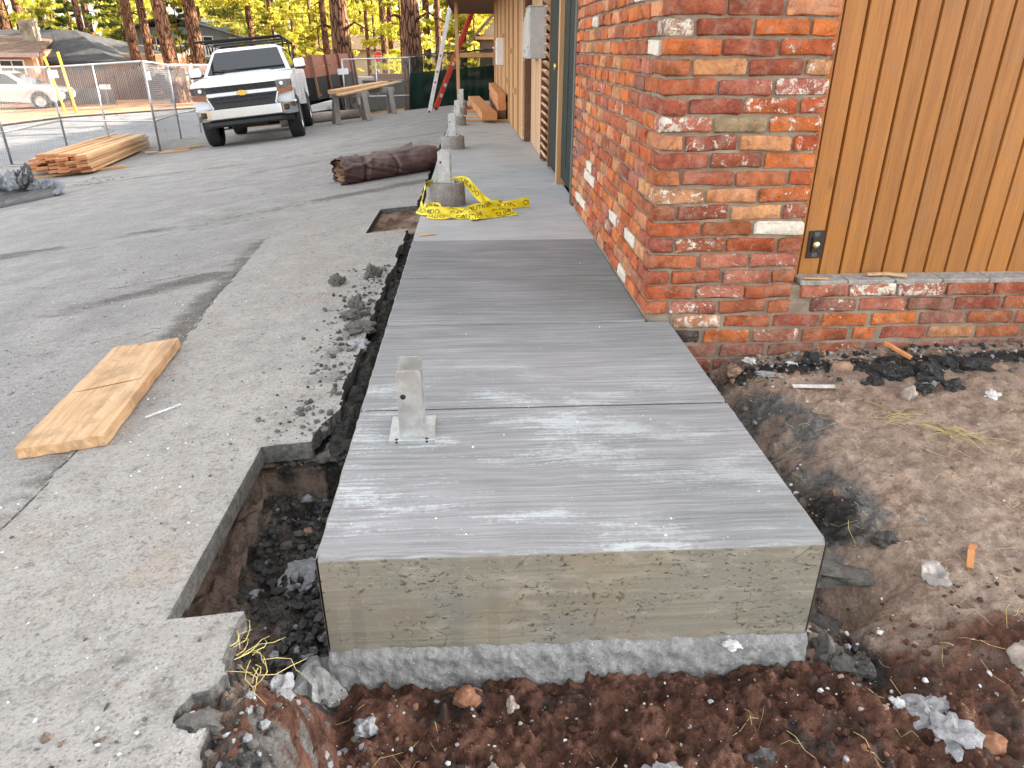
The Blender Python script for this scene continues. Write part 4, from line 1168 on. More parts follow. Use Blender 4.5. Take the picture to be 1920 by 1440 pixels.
for i in range(nx - 1):
    F.append((i, n + i, n + i + 1, i + 1)); a = (ny - 1) * nx + i; F.append((a, a + 1, n + a + 1, n + a))
for j in range(ny - 1):
    a = j * nx; F.append((a, a + nx, n + a + nx, n + a)); a = j * nx + nx - 1; F.append((a, n + a, n + a + nx, a + nx))
bm.free()
top.add(P, F)
BRD = top.build('wooden_board', M['board'], None, on_lot(px, py, .004), lot_rot(px, py, rad(6.5)), bevel=.003)
tag(BRD, 'single wide pale plank lying alone on the grey paving in the left foreground', 'board')
mb = MB(); mb.bar((-.135, -.035, T + .0022), (.125, .015, T + .0022), .0026, .002); mb.build('saw_line', M['dark_wood'], BRD)

# rolled brown sheet
TR = thing('rolled_tarp', 'rolled brown plastic sheet tied at one end, lying beside the walkway', 'tarp', on_lot(-.60, 7.10, .0), lot_rot(-.60, 7.10, rad(-66)))
n, m = 90, 150
u, v = np.meshgrid(np.linspace(0, 2 * np.pi, n), np.linspace(0, 1, m))
Ls = 1.16
cu, su = np.cos(u), np.sin(u)
r = .158 + .030 * sst(.0, .6, v) - .02 * sst(.9, 1, v)
end = sst(.62, .05, v)
r = r + .11 * (billow(cu * 1.5 + v * 1.2, su * 1.5 + v * 4.2, 7, 3) - .58) * (.25 + .75 * end)
r = r + .045 * (billow(cu * 3 + v * 3, su * 3 + v * 9, 9, 3) - .6) * (.3 + .7 * end)
r = r - .022 * np.exp(-((v - .24 - .03 * su) / .02) ** 2) - .016 * np.exp(-((v - .50 - .05 * cu) / .015) ** 2)
r = r * (1 + .16 * sst(.10, .0, v) * (billow(cu * 2, su * 2, 17, 2) - .35))
xx = r * 1.55 * cu; zz = r * .80 * su
zz = np.maximum(zz, -.118 + .01 * cu)
yy = (v - .5) * Ls + .09 * (billow(cu * 1.7, su * 1.7, 27, 3) - .5) * sst(.12, 0, v)
link('sheet', grid_mesh('sheet', xx, yy, zz + .12, M['brown_tarp']), TR)
# crumpled inner turns seen at the open near end
for q, (k, off, mt) in enumerate(((.80, .05, 'kraft'), (.52, .10, 'brown_tarp'), (.26, .03, 'kraft'))):
    uu, tt = np.meshgrid(np.linspace(0, 2 * np.pi, 70), np.linspace(0, 1, 16))
    a, b_ = np.cos(uu), np.sin(uu)
    rr_ = .158 * k * (1 + .55 * (billow(a * 2 + q, b_ * 2 + tt, 31 + q, 3) - .55)) * (1 - .25 * tt)
    link('inner_turn', grid_mesh('inner_turn', rr_ * 1.5 * a + .02 * q, -.5 * Ls + off - .05 + .30 * tt + .06 * billow(a * 2.2, b_ * 2.2, 41 + q, 2) * (1 - tt), np.maximum(rr_ * .8 * b_, -.108) + .12, M[mt]), TR)
mb = MB(); mb.add([(-.05, .16, .262), (.10, .10, .262), (.14, .30, .262), (.02, .34, .33), (.05, .26, .275)], [(0, 1, 4), (1, 2, 4), (2, 3, 4), (3, 0, 4)]); mb.build('flap', M['brown_tarp'], TR)
mb = MB()
ring = [((.165 - .008) * 1.44 * math.cos(t), -.5 * Ls + .22 * Ls, max(.150 * .90 * math.sin(t), -.12) + .125) for t in np.linspace(0, 2 * math.pi, 30)]
mb.tube(ring, .004, 5); mb.build('tie_string', M['black'], TR)

# caution tape -------------------------------------------------------------------------------------------
def catmull(pts, n):
    P = [pts[0]] + list(pts) + [pts[-1]]; out = []
    for i in range(1, len(P) - 2):
        for k in range(n):
            t = k / n
            out.append(tuple(.5 * (2 * b + (c - a) * t + (2 * a - 5 * b + 4 * c - d) * t * t + (3 * b - a - 3 * c + d) * t ** 3) for a, b, c, d in zip(P[i - 1], P[i], P[i + 1], P[i + 2])))
    out.append(tuple(pts[-1]))
    return out
def text_mesh(body, size):
    cu = bpy.data.curves.new('lettering', 'FONT'); cu.body = body; cu.size = size; cu.align_x = 'LEFT'; cu.resolution_u = 2
    o = bpy.data.objects.new('lettering', cu); COL.objects.link(o)
    dg = bpy.context.evaluated_depsgraph_get(); dg.update()
    me = bpy.data.meshes.new_from_object(o.evaluated_get(dg))
    bpy.data.objects.remove(o); bpy.data.curves.remove(cu)
    return me
TXT = text_mesh('CAUTION     CUIDADO     CAUTION     CUIDADO     CAUTION     ', .052)
def ribbon(name, pts, label, text_off=0.0, wd=.070, crush=.0):
    """pts = (x, y, z, tilt degrees of the ribbon's width from horizontal)"""
    Q = catmull(pts, 9); m = len(Q); W = 6
    ctr = [Vector(q[:3]) for q in Q]
    s = [0]
    for a, b in zip(ctr, ctr[1:]): s.append(s[-1] + (b - a).length)
    rows = []
    for i, q in enumerate(Q):
        t = (ctr[min(i + 1, m - 1)] - ctr[max(i - 1, 0)]); t.z *= .3; t = t.normalized()
        sd_ = Vector((0, 0, 1)).cross(t).normalized()
        a = rad(q[3]); wv = sd_ * math.cos(a) + Vector((0, 0, 1)) * math.sin(a)
        nv = t.cross(wv).normalized()
        c = 1 - crush * (.5 + .5 * math.sin(s[i] * 37 + len(label)))
        rows.append((ctr[i], wv * c, nv))
    def ev(sv, wv):
        i = max(0, min(m - 2, int(np.searchsorted(s, sv)) - 1)); f = (sv - s[i]) / max(1e-6, s[i + 1] - s[i])
        c = rows[i][0].lerp(rows[i + 1][0], f); a = rows[i][1].lerp(rows[i + 1][1], f); nn = rows[i][2].lerp(rows[i + 1][2], f)
        cr = .006 * math.sin(wv / wd * 4 + sv * 21) + .003 * math.sin(sv * 63 + wv * 90)
        p = c + a * wv + nn * cr
        p.z = max(p.z, .0035 + .0015 * math.sin(sv * 50))
        return p, nn
    mb = MB(); P = []
    for i in range(m):
        for k in range(W + 1): P.append(ev(s[i], (k / W - .5) * wd)[0])
    mb.add(P, [(i * (W + 1) + k, i * (W + 1) + k + 1, (i + 1) * (W + 1) + k + 1, (i + 1) * (W + 1) + k) for i in range(m - 1) for k in range(W)], 0, True)
    o = mb.build(name, M['tape'], fix=False)
    tag(o, label, 'caution tape', 'tangled yellow caution tape round the nearest pier')
    vs = []
    keepf = []
    for v in TXT.vertices:
        sv = v.co.x - text_off
        vs.append((sv, v.co.y - .019))
    for sgn, nm in ((1, 'lettering'), (-1, 'lettering')):
        fs = []; used = {}; out = []
        for p in TXT.polygons:
            if all(.004 < vs[i][0] < s[-1] - .004 for i in p.vertices):
                ids = []
                for i in p.vertices:
                    if i not in used:
                        q, nn = ev(vs[i][0], vs[i][1] * sgn); used[i] = len(out); out.append(q + nn * .0016 * sgn)
                    ids.append(used[i])
                fs.append(tuple(ids))
        if fs:
            mt = MB(); mt.add(out, fs); mt.build(nm, M['ink'], o, fix=False)
    return o
ribbon('caution_tape', [(.10, 4.16, .182, 5), (.22, 4.20, .186, 20), (.31, 4.17, .180, 40), (.37, 4.12, .13, 55), (.44, 4.06, .065, 40), (.52, 4.0, .03, 25), (.62, 3.97, .03, 45), (.75, 4.02, .038, 62), (.80, 4.04, .036, 70)], 'yellow caution tape falling from the pier top to its free end on the right', .15)
ribbon('caution_tape', [(.08, 4.09, .178, 10), (.03, 4.06, .165, 60), (.008, 4.03, .10, 80), (-.005, 3.92, .05, 60), (-.01, 3.82, .03, 30), (.05, 3.76, .035, 55), (.12, 3.72, .04, 60), (.22, 3.70, .03, 40), (.33, 3.69, .02, 20), (.45, 3.74, .02, 50), (.56, 3.79, .025, 60), (.66, 3.83, .025, 40)], 'yellow caution tape running down the left of the pier and along its front', .0)
ribbon('caution_tape', [(-.02, 3.90, .02, 20), (.03, 3.84, .05, 70), (.10, 3.86, .055, 40), (.15, 3.80, .04, 20), (.26, 3.82, .03, 30), (.36, 3.86, .03, 60), (.46, 3.88, .045, 50), (.52, 3.95, .05, 20), (.60, 4.02, .05, 60), (.55, 4.06, .03, 20)], 'yellow caution tape bunched close against the front foot of the pier', .22, .06, .35)
ribbon('caution_tape', [(.05, 3.69, .012, 10), (.14, 3.645, .02, 40), (.24, 3.66, .018, 20), (.34, 3.64, .02, 60), (.42, 3.625, .02, 20), (.50, 3.67, .02, 50), (.58, 3.72, .02, 30), (.68, 3.76, .012, 15)], 'frontmost strand of yellow caution tape on the slab before the pier', .41, .065, .25)
ribbon('caution_tape', [(.27, 3.78, .03, 70), (.33, 3.73, .04, 30), (.36, 3.67, .02, 60), (.40, 3.61, .012, 10), (.36, 3.58, .006, 5)], 'short loose loop of yellow tape at the front of the tangle', .05, .05, .4)

# stack of fresh boards at the fence ----------------------------------------------------------------------
LX, LY = -6.16, 11.62            # near right bottom corner
ang = rad(13.0)
ld_ = Vector((-math.sin(ang), math.cos(ang), 0)); ls_ = Vector((-math.cos(ang), -math.sin(ang), 0))
ls2 = Vector((-.74, .67, 0)).normalized()
eul = lot_rot(LX - .6, LY + 2, ang)
Rm = eul.to_matrix()
mb = MB(); mb.box((0, 0, 0), (.184, 5.5, .043)); lb = mb.mesh('lumber_board', [M['lumber'], M['lumber_end']])
for p in lb.polygons:
    if abs(p.normal.y) > .9: p.material_index = 1
rl = random.Random(11)
cols = ['rightmost', 'second from the right', 'third from the right', 'fourth from the right', 'fifth from the right', 'leftmost']
names = ['bottom', 'second', 'third', 'fourth', 'fifth', 'top']
for row in range(6):
    for c in range(6 if row < 4 else 5):
        sh = rl.uniform(-.16, .16) - .30 * (c / 5) * 0
        p = Vector((LX, LY, 0)) + Vector((Rm @ Vector((-.10 - c * .196 + rl.uniform(-.008, .008) - .02 * (row % 2), 2.75 + sh + c * .13, 0))).to_tuple())
        p.z = float(lot_h(p.x, p.y)) + .067 + row * .050
        o = link('lumber_board', lb, None, p, (eul.x + rl.uniform(-.002, .002), eul.y + rl.uniform(-.004, .004), eul.z + rl.uniform(-.008, .008)))
        tag(o, f'{cols[c]} board in the {names[row]} layer of the reddish lumber stack', 'board', 'boards in the lumber stack')
for i, (t, lbl) in enumerate(((.5, 'low wooden runner under the near end of the lumber stack'), (4.3, 'low wooden runner under the far end of the lumber stack'))):
    p = Vector((LX, LY, 0)) + ld_ * t + ls_ * .45
    mb = MB(); mb.bbox((0, 0, 0), (1.75 if i == 0 else 1.9, .09, .04), .003)
    tag(mb.build('runner', M['lumber'], None, on_lot(p.x, p.y, .024), lot_rot(p.x, p.y, ang)), lbl, 'board')
for i, (x, y, L, rz, lbl) in enumerate(((-6.02, 15.35, .9, 62, 'short offcut board lying past the far end of the lumber stack'), (-5.95, 14.7, .6, 74, 'pale scrap of board near the truck wheel and lumber stack'))):
    mb = MB(); mb.bbox((0, 0, 0), (.10, L, .03), .003)
    tag(mb.build('offcut', M['lumber'], None, on_lot(x, y, .02), lot_rot(x, y, rad(-rz))), lbl, 'board')

# black sheet heaped at the left edge
BX, BY = -5.27, 8.89
BS = thing('plastic_sheet', 'crumpled black and silver plastic sheet heaped at the left edge of the lot', 'plastic sheet', on_lot(BX, BY))
E1, E2 = (.48, .877), (-.877, .48)
X, Y = np.meshgrid(np.linspace(-3.2, .06, 110), np.linspace(-.06, 1.35, 60))
Z = .13 * sst(-.05, .03, Y) * sst(.05, -.05, X) * sst(1.33, 1.1, Y)
Z = Z + (.10 * (billow(X * 1.5, Y * 2.4, 14, 4) - .45) + .16 * sst(.2, .8, Y) * sst(-.2, -.7, X)) * sst(.08, .4, Y) * sst(1.35, .9, Y) * sst(.0, -.3, X)
Xs = X * E1[0] + Y * E2[0]; Ys = X * E1[1] + Y * E2[1] + .02 * np.sin(X * 3)
zz = lot_h(BX + Xs, BY + Ys) - float(lot_h(BX, BY))
link('black_fold', grid_mesh('black_fold', Xs, Ys, zz + Z - .005, M['black_sheet']), BS)
def crumple(name, mat, px_, py_, cz, sx, sy, sz, seed, parent, hollow=.0, f=1.0):
    cx = px_ * E1[0] + py_ * E2[0]; cy = px_ * E1[1] + py_ * E2[1]
    cz += float(lot_h(BX + cx, BY + cy)) - float(lot_h(BX, BY))
    u, v = np.meshgrid(np.linspace(0, 2 * np.pi, 110), np.linspace(.0, 1, 60))
    cu, su = np.cos(u), np.sin(u)
    nn = billow(cu * 1.3 + seed, su * 1.3 + v * 2.2, seed, 4, .62)
    r = (1 + 1.1 * (nn - .6) + .16 * np.sin(u * 3 + seed + v * 4))
    th = v * np.pi * .56
    X = cx + sx * r * cu * np.sin(th); Y = cy + sy * r * su * np.sin(th)
    Z = cz + sz * (np.cos(th)) * (r * .9) - hollow * np.exp(-(v / .2) ** 2) + .05 * (billow(cu * 3, su * 3 + v * 3, seed + 3, 3) - .6)
    return link(name, grid_mesh(name, X, Y, Z, mat, smooth=True), parent)
crumple('silver_fold', M['silver_sheet'], -.30, .62, .08, .34, .28, .34, 3, BS, .2)
crumple('silver_fold', M['silver_sheet'], -.12, .22, .08, .24, .18, .16, 5, BS, .08)
crumple('dark_fold', M['black_sheet'], -.22, .44, .12, .16, .20, .30, 8, BS, .2)
crumple('dark_fold', M['black_sheet'], -.95, .85, .05, .50, .40, .36, 12, BS, .05)

# ------------------------------------------------------------------ pickup truck; front faces -Y, viewer's right = +X
def wheel(parent, x, y, r, wd, rim='alloy', spokes=6):
    t = thing('wheel', None, None, (x, y, r)); t.parent = parent
    MX = Matrix.Rotation(rad(90), 4, 'Y')
    mb = MB()
    pr = [(r * .60, -wd * .42), (r * .80, -wd * .5), (r * .95, -wd * .47), (r, -wd * .36), (r, wd * .36), (r * .95, wd * .47), (r * .80, wd * .5), (r * .60, wd * .42)]
    mb.lathe(pr, MX, 36)
    mb.build('tyre', M['rubber'], t)
    mb = MB()
    for k in range(28):
        a = 2 * math.pi * k / 28
        for s in (-1, 1):
            R = Matrix.Rotation(a, 3, 'X') @ Matrix.Rotation(rad(18 * s), 3, 'Z')
            mb.box(R @ Vector((0, 0, 0)) + Matrix.Rotation(a, 3, 'X') @ Vector((s * wd * .2, 0, r * 1.004)), (wd * .3, r * .10, r * .03), Matrix.Rotation(a, 3, 'X'))
    mb.build('tread', M['rubber'], t)
    mb = MB(); s = 1 if x > 0 else -1
    mb.lathe([(0, s * wd * .22), (r * .16, s * wd * .30), (r * .20, s * wd * .18), (r * .54, s * wd * .14), (r * .58, s * wd * .42), (r * .64, s * wd * .44)], MX, 30)
    for k in range(spokes):
        a = 2 * math.pi * k / spokes; R = Matrix.Rotation(a, 3, 'X')
        mb.box(R @ Vector((s * wd * .24, 0, r * .36)), (wd * .14, r * .13, r * .46), R)
    mb.build('rim', M[rim], t)
    return t

def car_body(prof, hw, bevel, arches, mats, parent, name='body'):
    """side outline extruded across the width with wheel arches cut out and rounded shoulders"""
    poly = []
    for it in prof:
        if len(it) == 2: poly.append(it)
        else:
            cy, cz, r, a0, a1 = it
            for k in range(13):
                a = rad(a0 + (a1 - a0) * k / 12); poly.append((cy + r * math.cos(a), cz + r * math.sin(a)))
    bm = bmesh.new()
    L_ = [bm.verts.new((-hw, y, z)) for y, z in poly]; R_ = [bm.verts.new((hw, y, z)) for y, z in poly]
    n = len(poly)
    fl = bm.faces.new(L_); fr = bm.faces.new(list(reversed(R_)))
    for i in range(n): bm.faces.new((L_[i], R_[i], R_[(i + 1) % n], L_[(i + 1) % n]))
    bmesh.ops.recalc_face_normals(bm, faces=bm.faces[:])
    ed = [e for f in (fl, fr) for e in f.edges if max(v.co.z for v in e.verts) > arches]
    bmesh.ops.bevel(bm, geom=ed, offset=bevel, segments=3, affect='EDGES', profile=.6)
    me = bpy.data.meshes.new(name); bm.to_mesh(me); bm.free()
    me.materials.append(mats)
    me.polygons.foreach_set('use_smooth', [True] * len(me.polygons)); me.set_sharp_from_angle(angle=rad(38))
    return link(name, me, parent)

TX, TY, TYAW = -4.62, 17.25, rad(9)
TK = thing('pickup_truck', 'white pickup truck with black roof rack and chrome grille, parked facing the camera', 'pickup truck', on_lot(TX, TY, 0), lot_rot(TX, TY, TYAW))
R_W = .425; FA, RA = -1.97, 1.70
Zo = .12
prof = [(-2.72, .62 + Zo), (-2.80, .82 + Zo), (-2.80, 1.08 + Zo), (-2.66, 1.145 + Zo), (-1.30, 1.24 + Zo), (2.90, 1.29 + Zo), (2.93, .62 + Zo), (2.40, .58 + Zo), (RA, .44, .52, 15, 165), (-1.25, .52 + Zo), (FA, .44, .53, 15, 165), (-2.55, .60 + Zo)]
body = car_body(prof, .985, .055, .75, M['car_white'], TK)
mb = MB(); mb.box((0, -.1, .62), (1.45, 5.0, .30)); mb.box((0, FA, .43), (1.55, .12, .12)); mb.box((0, RA, .43), (1.55, .14, .14)); mb.box((.1, RA - .0, .42), (.34, .36, .32)); mb.box((-.1, FA + .2, .40), (.6, .5, .18)); mb.box((0, -2.45, .62), (1.5, .2, .22))
for s in (-1, 1): mb.box((s * .5, -2.2, .52), (.12, .8, .12)); mb.cyl((s * .62, FA, .42), (s * .58, FA + .1, .95), .05, .05, 8)
mb.build('chassis', M['black'], TK)
# bonnet with a raised centre
nx, ny = 21, 16
X, Y = np.meshgrid(np.linspace(-.93, .93, nx), np.linspace(-2.80, -1.26, ny))
t = (Y + 2.80) / 1.54
Zh = 1.10 + Zo + .165 * t ** .6 - .05 * (np.abs(X) / .93) ** 4 + .035 * sst(.62, .48, np.abs(X)) * sst(.05, .3, t) - .05 * sst(.10, 0, t)
link('bonnet', grid_mesh('bonnet', X, Y, Zh, M['car_white']), TK)
# cab
def quad_pts(a, b, c, d, u, v): return a.lerp(b, u).lerp(d.lerp(c, u), v)
cb = [Vector((-.93, -1.34, 1.25 + Zo)), Vector((.93, -1.34, 1.25 + Zo)), Vector((.93, 1.08, 1.28 + Zo)), Vector((-.93, 1.08, 1.28 + Zo))]
cm = [Vector((-.745, -.56, 1.765 + Zo)), Vector((.745, -.56, 1.765 + Zo)), Vector((.745, .86, 1.775 + Zo)), Vector((-.745, .86, 1.775 + Zo))]
cr_ = [Vector((-.63, -.40, 1.815 + Zo)), Vector((.63, -.40, 1.815 + Zo)), Vector((.63, .78, 1.815 + Zo)), Vector((-.63, .78, 1.815 + Zo))]
mb = MB(); mb.add(cb + cm + cr_, [(0, 1, 5, 4), (1, 2, 6, 5), (2, 3, 7, 6), (3, 0, 4, 7), (4, 5, 9, 8), (5, 6, 10, 9), (6, 7, 11, 10), (7, 4, 8, 11), (8, 9, 10, 11)])
cab = mb.build('cab', M['car_white'], TK, bevel=.03)
def pane(nm, a, b, c, d, u0, u1, v0, v1, off, mat='glass', par=TK, uslant=0.0):
    nrm = (b - a).cross(d - a).normalized()
    q = [quad_pts(a, b, c, d, u0, v0), quad_pts(a, b, c, d, u1, v0), quad_pts(a, b, c, d, u1 - uslant, v1), quad_pts(a, b, c, d, u0 + 0, v1)]
    if nrm.dot(q[0] - Vector((0, 0, 1.2))) < 0: nrm = -nrm
    m2 = MB(); m2.add([p + nrm * off for p in q] + [p - nrm * .01 for p in q], [(0, 1, 2, 3), (7, 6, 5, 4), (0, 4, 5, 1), (1, 5, 6, 2), (2, 6, 7, 3), (3, 7, 4, 0)])
    return m2.build(nm, M[mat], par)
pane('windscreen', cb[0], cb[1], cm[1], cm[0], .045, .955, .05, .95, .008)
for s, (a, b, c, d) in ((1, (cb[1], cb[2], cm[2], cm[1])), (-1, (cb[0], cb[3], cm[3], cm[0]))):
    pane('side_window', a, b, c, d, .10, .50, .10, .90, .008); pane('side_window', a, b, c, d, .53, .92, .10, .90, .008)
pane('rear_window', cb[3], cb[2], cm[2], cm[3], .1, .9, .15, .88, .008)
mb = MB()
for s in (-1, 1):
    mb.bar((s * .1, -1.36, 1.275 + Zo), (s * .1 - .62, -1.20, 1.37 + Zo), .015, .02)
mb.build('wiper', M['black'], TK)
# grille, bar, emblem, lamps, bumper
YF = -2.815
mb = MB(); mb.box((0, YF, .975 + Zo), (1.36, .05, .13)); mb.prism([(-.68, .82), (-.60, .64), (.60, .64), (.68, .82), (.68, .85), (-.68, .85)], lambda u, v: Vector((u, YF - .025, v + Zo)), lambda u, v: Vector((u, YF + .05, v + Zo)))
gr = mb.build('grille', M['black'], TK)
mb = MB()
for i in range(9):
    for j in range(4):
        x = -.56 + i * .14 + (j % 2) * .035; z = (.99, .945, .79, .72)[j] + Zo
        if abs(x) > .62 - (.05 if j == 3 else 0): continue
        mb.bar((x - .05, YF - .030, z), (x - .025, YF - .030, z + .022), .012, .012, (0, 1, 0)); mb.bar((x - .025, YF - .030, z + .022), (x + .025, YF - .030, z + .022), .012, .012, (0, 1, 0)); mb.bar((x + .025, YF - .030, z + .022), (x + .05, YF - .030, z), .012, .012, (0, 1, 0))
tag(mb.build('grille_mesh', M['black_steel'], gr), kind='stuff')
mb = MB(); mb.bbox((0, YF - .032, .885 + Zo), (1.40, .045, .070), .012); mb.build('chrome_bar', M['chrome'], gr)
mb = MB()
mb.prism([(-.12, -.022), (-.055, -.022), (-.045, -.048), (.060, -.048), (.050, -.022), (.12, -.022), (.105, .022), (.055, .022), (.045, .048), (-.060, .048), (-.050, .022), (-.105, .022)], lambda u, v: Vector((u, YF - .055, .885 + Zo + v)), lambda u, v: Vector((u, YF - .070, .885 + Zo + v)))
mb.build('emblem', M['gold'], gr)
mb = MB(); mb.bar((-.70, YF - .03, .84 + Zo), (-.61, YF - .03, .625 + Zo), .025, .03, (0, 1, 0)); mb.bar((.70, YF - .03, .84 + Zo), (.61, YF - .03, .625 + Zo), .025, .03, (0, 1, 0)); mb.bar((-.62, YF - .03, .625 + Zo), (.62, YF - .03, .625 + Zo), .03, .025, (0, 1, 0)); mb.box((0, YF - .02, 1.05 + Zo), (1.40, .04, .018))
mb.build('chrome_surround', M['chrome'], gr)
for s in (-1, 1):
    mb = MB(); mb.prism([(.69, .900), (.985, .925), (.992, 1.05), (.69, 1.05)], lambda u, v: Vector((s * u, YF - .035 + .035 * float(sst(.80, .98, u)), v + Zo)), lambda u, v: Vector((s * u, YF + .22, v + Zo)))
    hl = mb.build('headlight', M['lens'], TK)
    mb = MB(); mb.cyl((s * .80, YF - .033, .985 + Zo), (s * .80, YF - .045, .985 + Zo), .040, .036, 14); mb.build('lamp', M['chrome'], hl)
    mb = MB(); mb.prism([(.70, .79), (.985, .82), (.985, .915), (.69, .89)], lambda u, v: Vector((s * u, YF - .035 + .035 * float(sst(.80, .98, u)), v + Zo)), lambda u, v: Vector((s * u, YF + .22, v + Zo)))
    mb.build('turn_signal', M['amber'], TK)
def bump_sec(z0, z1, y0, hw, mat, nm, wrap=.32, par=TK):
    xs = np.linspace(-hw, hw, 25); P = []
    for x in xs:
        yb = y0 + wrap * max(0, (abs(x) - hw * .72) / (hw * .28)) ** 2
        P += [(x, yb + .03, z1), (x, yb - .03, z1 - .03), (x, yb - .03, z0 + .04), (x, yb + .02, z0), (x, yb + .2, z0), (x, yb + .2, z1)]
    m2 = MB(); m2.add(P, [(i * 6 + k, i * 6 + (k + 1) % 6, (i + 1) * 6 + (k + 1) % 6, (i + 1) * 6 + k) for i in range(24) for k in range(6)], 0, True)
    m2.add(P[:6] + P[-6:], [(0, 1, 2, 3, 4, 5), (11, 10, 9, 8, 7, 6)])
    return m2.build(nm, M[mat], par, sharp=40)
bu = bump_sec(.40 + Zo, .645 + Zo, YF - .10, 1.01, 'chrome', 'bumper')
bump_sec(.27 + Zo, .41 + Zo, YF - .02, .90, 'black', 'air_dam', .2)
for s in (-1, 1):
    mb = MB(); mb.bbox((s * .82, YF - .112, .53 + Zo), (.10, .06, .11), .012, Matrix.Rotation(s * .25, 3, 'Z')); fg = mb.build('fog_lamp', M['black'], TK)
    mb = MB(); mb.bbox((s * .82, YF - .143, .53 + Zo), (.05, .02, .06), .008, Matrix.Rotation(s * .25, 3, 'Z')); mb.build('lamp', M['lens'], fg)
    # mirrors
    mb = MB(); mb.bbox((s * 1.13, -1.02, 1.36 + Zo), (.24, .14, .20), .03); mi_ = mb.build('side_mirror', M['car_white'], TK)
    mb = MB(); mb.bar((s * .93, -1.0, 1.29 + Zo), (s * 1.08, -1.02, 1.30 + Zo), .08, .05); mb.bbox((s * 1.13, -1.015, 1.275 + Zo), (.235, .13, .05), .015); mb.build('mirror_arm', M['black'], mi_)
    for k, y in enumerate((-.35, .62)):
        mb = MB(); mb.bbox((s * .99, y, 1.16 + Zo), (.03, .18, .03), .008); mb.build('door_handle', M['chrome'], TK)
    mb = MB()
    for yy in (-1.22, -.02, 1.06): mb.box((s * .984, yy, .92 + Zo), (.006, .008, .68))
    mb.build('door_seam', M['black'], TK)
    for y in (FA, RA): wheel(TK, s * .865, y, R_W, .30)
mb = MB(); mb.bbox((0, 2.95, .62 + Zo), (1.9, .14, .2), .02); mb.build('rear_bumper', M['chrome'], TK)
# black ladder rack over roof and bed
rk = thing('roof_rack', None, None); rk.parent = TK
ZR = 1.935 + Zo
for s in (-1, 1):
    mb = MB(); mb.tube([(s * .82, -1.22, ZR), (s * .82, 2.7, ZR)], .028, 8); mb.build('rail', M['black_steel'], rk)
    for y in (-.35, 1.25, 2.55):
        mb = MB(); mb.tube([(s * .80, y, 1.28 + Zo if y > 1 else 1.74 + Zo), (s * .82, y, ZR)], .022, 8); mb.build('upright', M['black_steel'], rk)
for y in (-1.22, -.95, .2, 1.25, 2.55):
    mb = MB(); mb.tube([(-.98 if y < -1.2 else -.82, y, ZR + (.0 if y > -1 else .02)), (.82, y, ZR)], .024, 8); mb.build('crossbar', M['black_steel'], rk)
for s in (-1, 1):
    mb = MB(); mb.tube([(s * .82, 1.25, 1.35 + Zo), (s * .82, 2.55, ZR)], .016, 6); mb.build('brace', M['black_steel'], rk)

# ------------------------------------------------------------------ dump trailer with plank sides
DX, DY, DYAW = -4.82, 23.9, rad(-8)
DT = thing('dump_trailer', 'black dump trailer with tall red brown plank sides behind the pickup', 'trailer', on_lot(DX, DY, -.02), lot_rot(DX, DY, DYAW))
hw, hl = .98, 2.15
mb = MB()
for s in (-1, 1): mb.box((s * (hw - .03), 0, .88), (.06, 2 * hl, .62))
mb.box((0, -hl + .03, .88), (2 * hw - .13, .06, .62)); mb.box((0, hl - .03, .88), (2 * hw - .13, .06, .62)); mb.box((0, 0, .60), (2 * hw - .13, 2 * hl - .13, .06))
mb.build('steel_box', M['black_steel'], DT, bevel=.01)
mb = MB()
for s in (-1, 1): mb.box((s * .45, -.2, .50), (.10, 2 * hl + .3, .14))
mb.bar((-.45, -hl, .50), (0, -hl - 1.1, .50), .10, .12); mb.bar((.45, -hl, .50), (0, -hl - 1.1, .50), .10, .12); mb.box((0, -hl - .15, .75), (.5, .3, .45)); mb.build('frame', M['black_steel'], DT)
mb = MB()
for i in range(5): mb.box((-.15 + .0 * i, -hl - .305, .60 + i * .045), (.36, .012, .02))
mb.build('vent', M['white_plastic'], DT)
for i, z in enumerate((1.34, 1.635)):
    for s in (-1, 1):
        mb = MB(); mb.bbox((s * (hw - .02), 0, z), (.045, 2 * hl + .02, .285), .006); mb.build('side_plank', M['truck_wood'], DT)
    mb = MB(); mb.bbox((0, -hl, z), (2 * hw - .1, .045, .285), .006); mb.build('front_plank', M['truck_wood'], DT)
    mb = MB(); mb.bbox((0, hl, z), (2 * hw - .1, .045, .285), .006); mb.build('rear_plank', M['truck_wood'], DT)
for s in (-1, 1):
    for y in (-hl + .05, -.85, .45, 1.75, hl - .05):
        mb = MB(); mb.bbox((s * (hw + .035), y, 1.22), (.055, .085, 1.16), .006); mb.build('stake', M['dark_wood'], DT)
    mb = MB(); mb.cyl((s * (hw + .005), -hl + .3, .70), (s * (hw + .02), -hl + .3, .70), .04, .04, 10); mb.build('marker_lamp', M['amber'], DT)
    for y in (-.15, .75): wheel(DT, s * 1.07, y, .37, .22, 'black_steel')
    mb = MB(); mb.prism([(-.70, .40), (-.62, .78), (1.22, .78), (1.30, .40), (1.34, .40), (1.25, .82), (-.65, .82), (-.74, .40)], lambda u, v: Vector((s * .96, u, v)), lambda u, v: Vector((s * 1.22, u, v))); mb.build('mudguard', M['black_steel'], DT)

# log behind the truck wheel
mb = MB(); mb.tube([(-1.1, 0, .12), (0, .03, .13), (1.1, 0, .12)], [.13, .14, .12], 12)
tag(mb.build('log', M['pale_stone'], None, on_lot(-3.9, 20.2), lot_rot(-3.9, 20.2, rad(8))), 'pale log lying on the ground between the truck and the trailer', 'log')

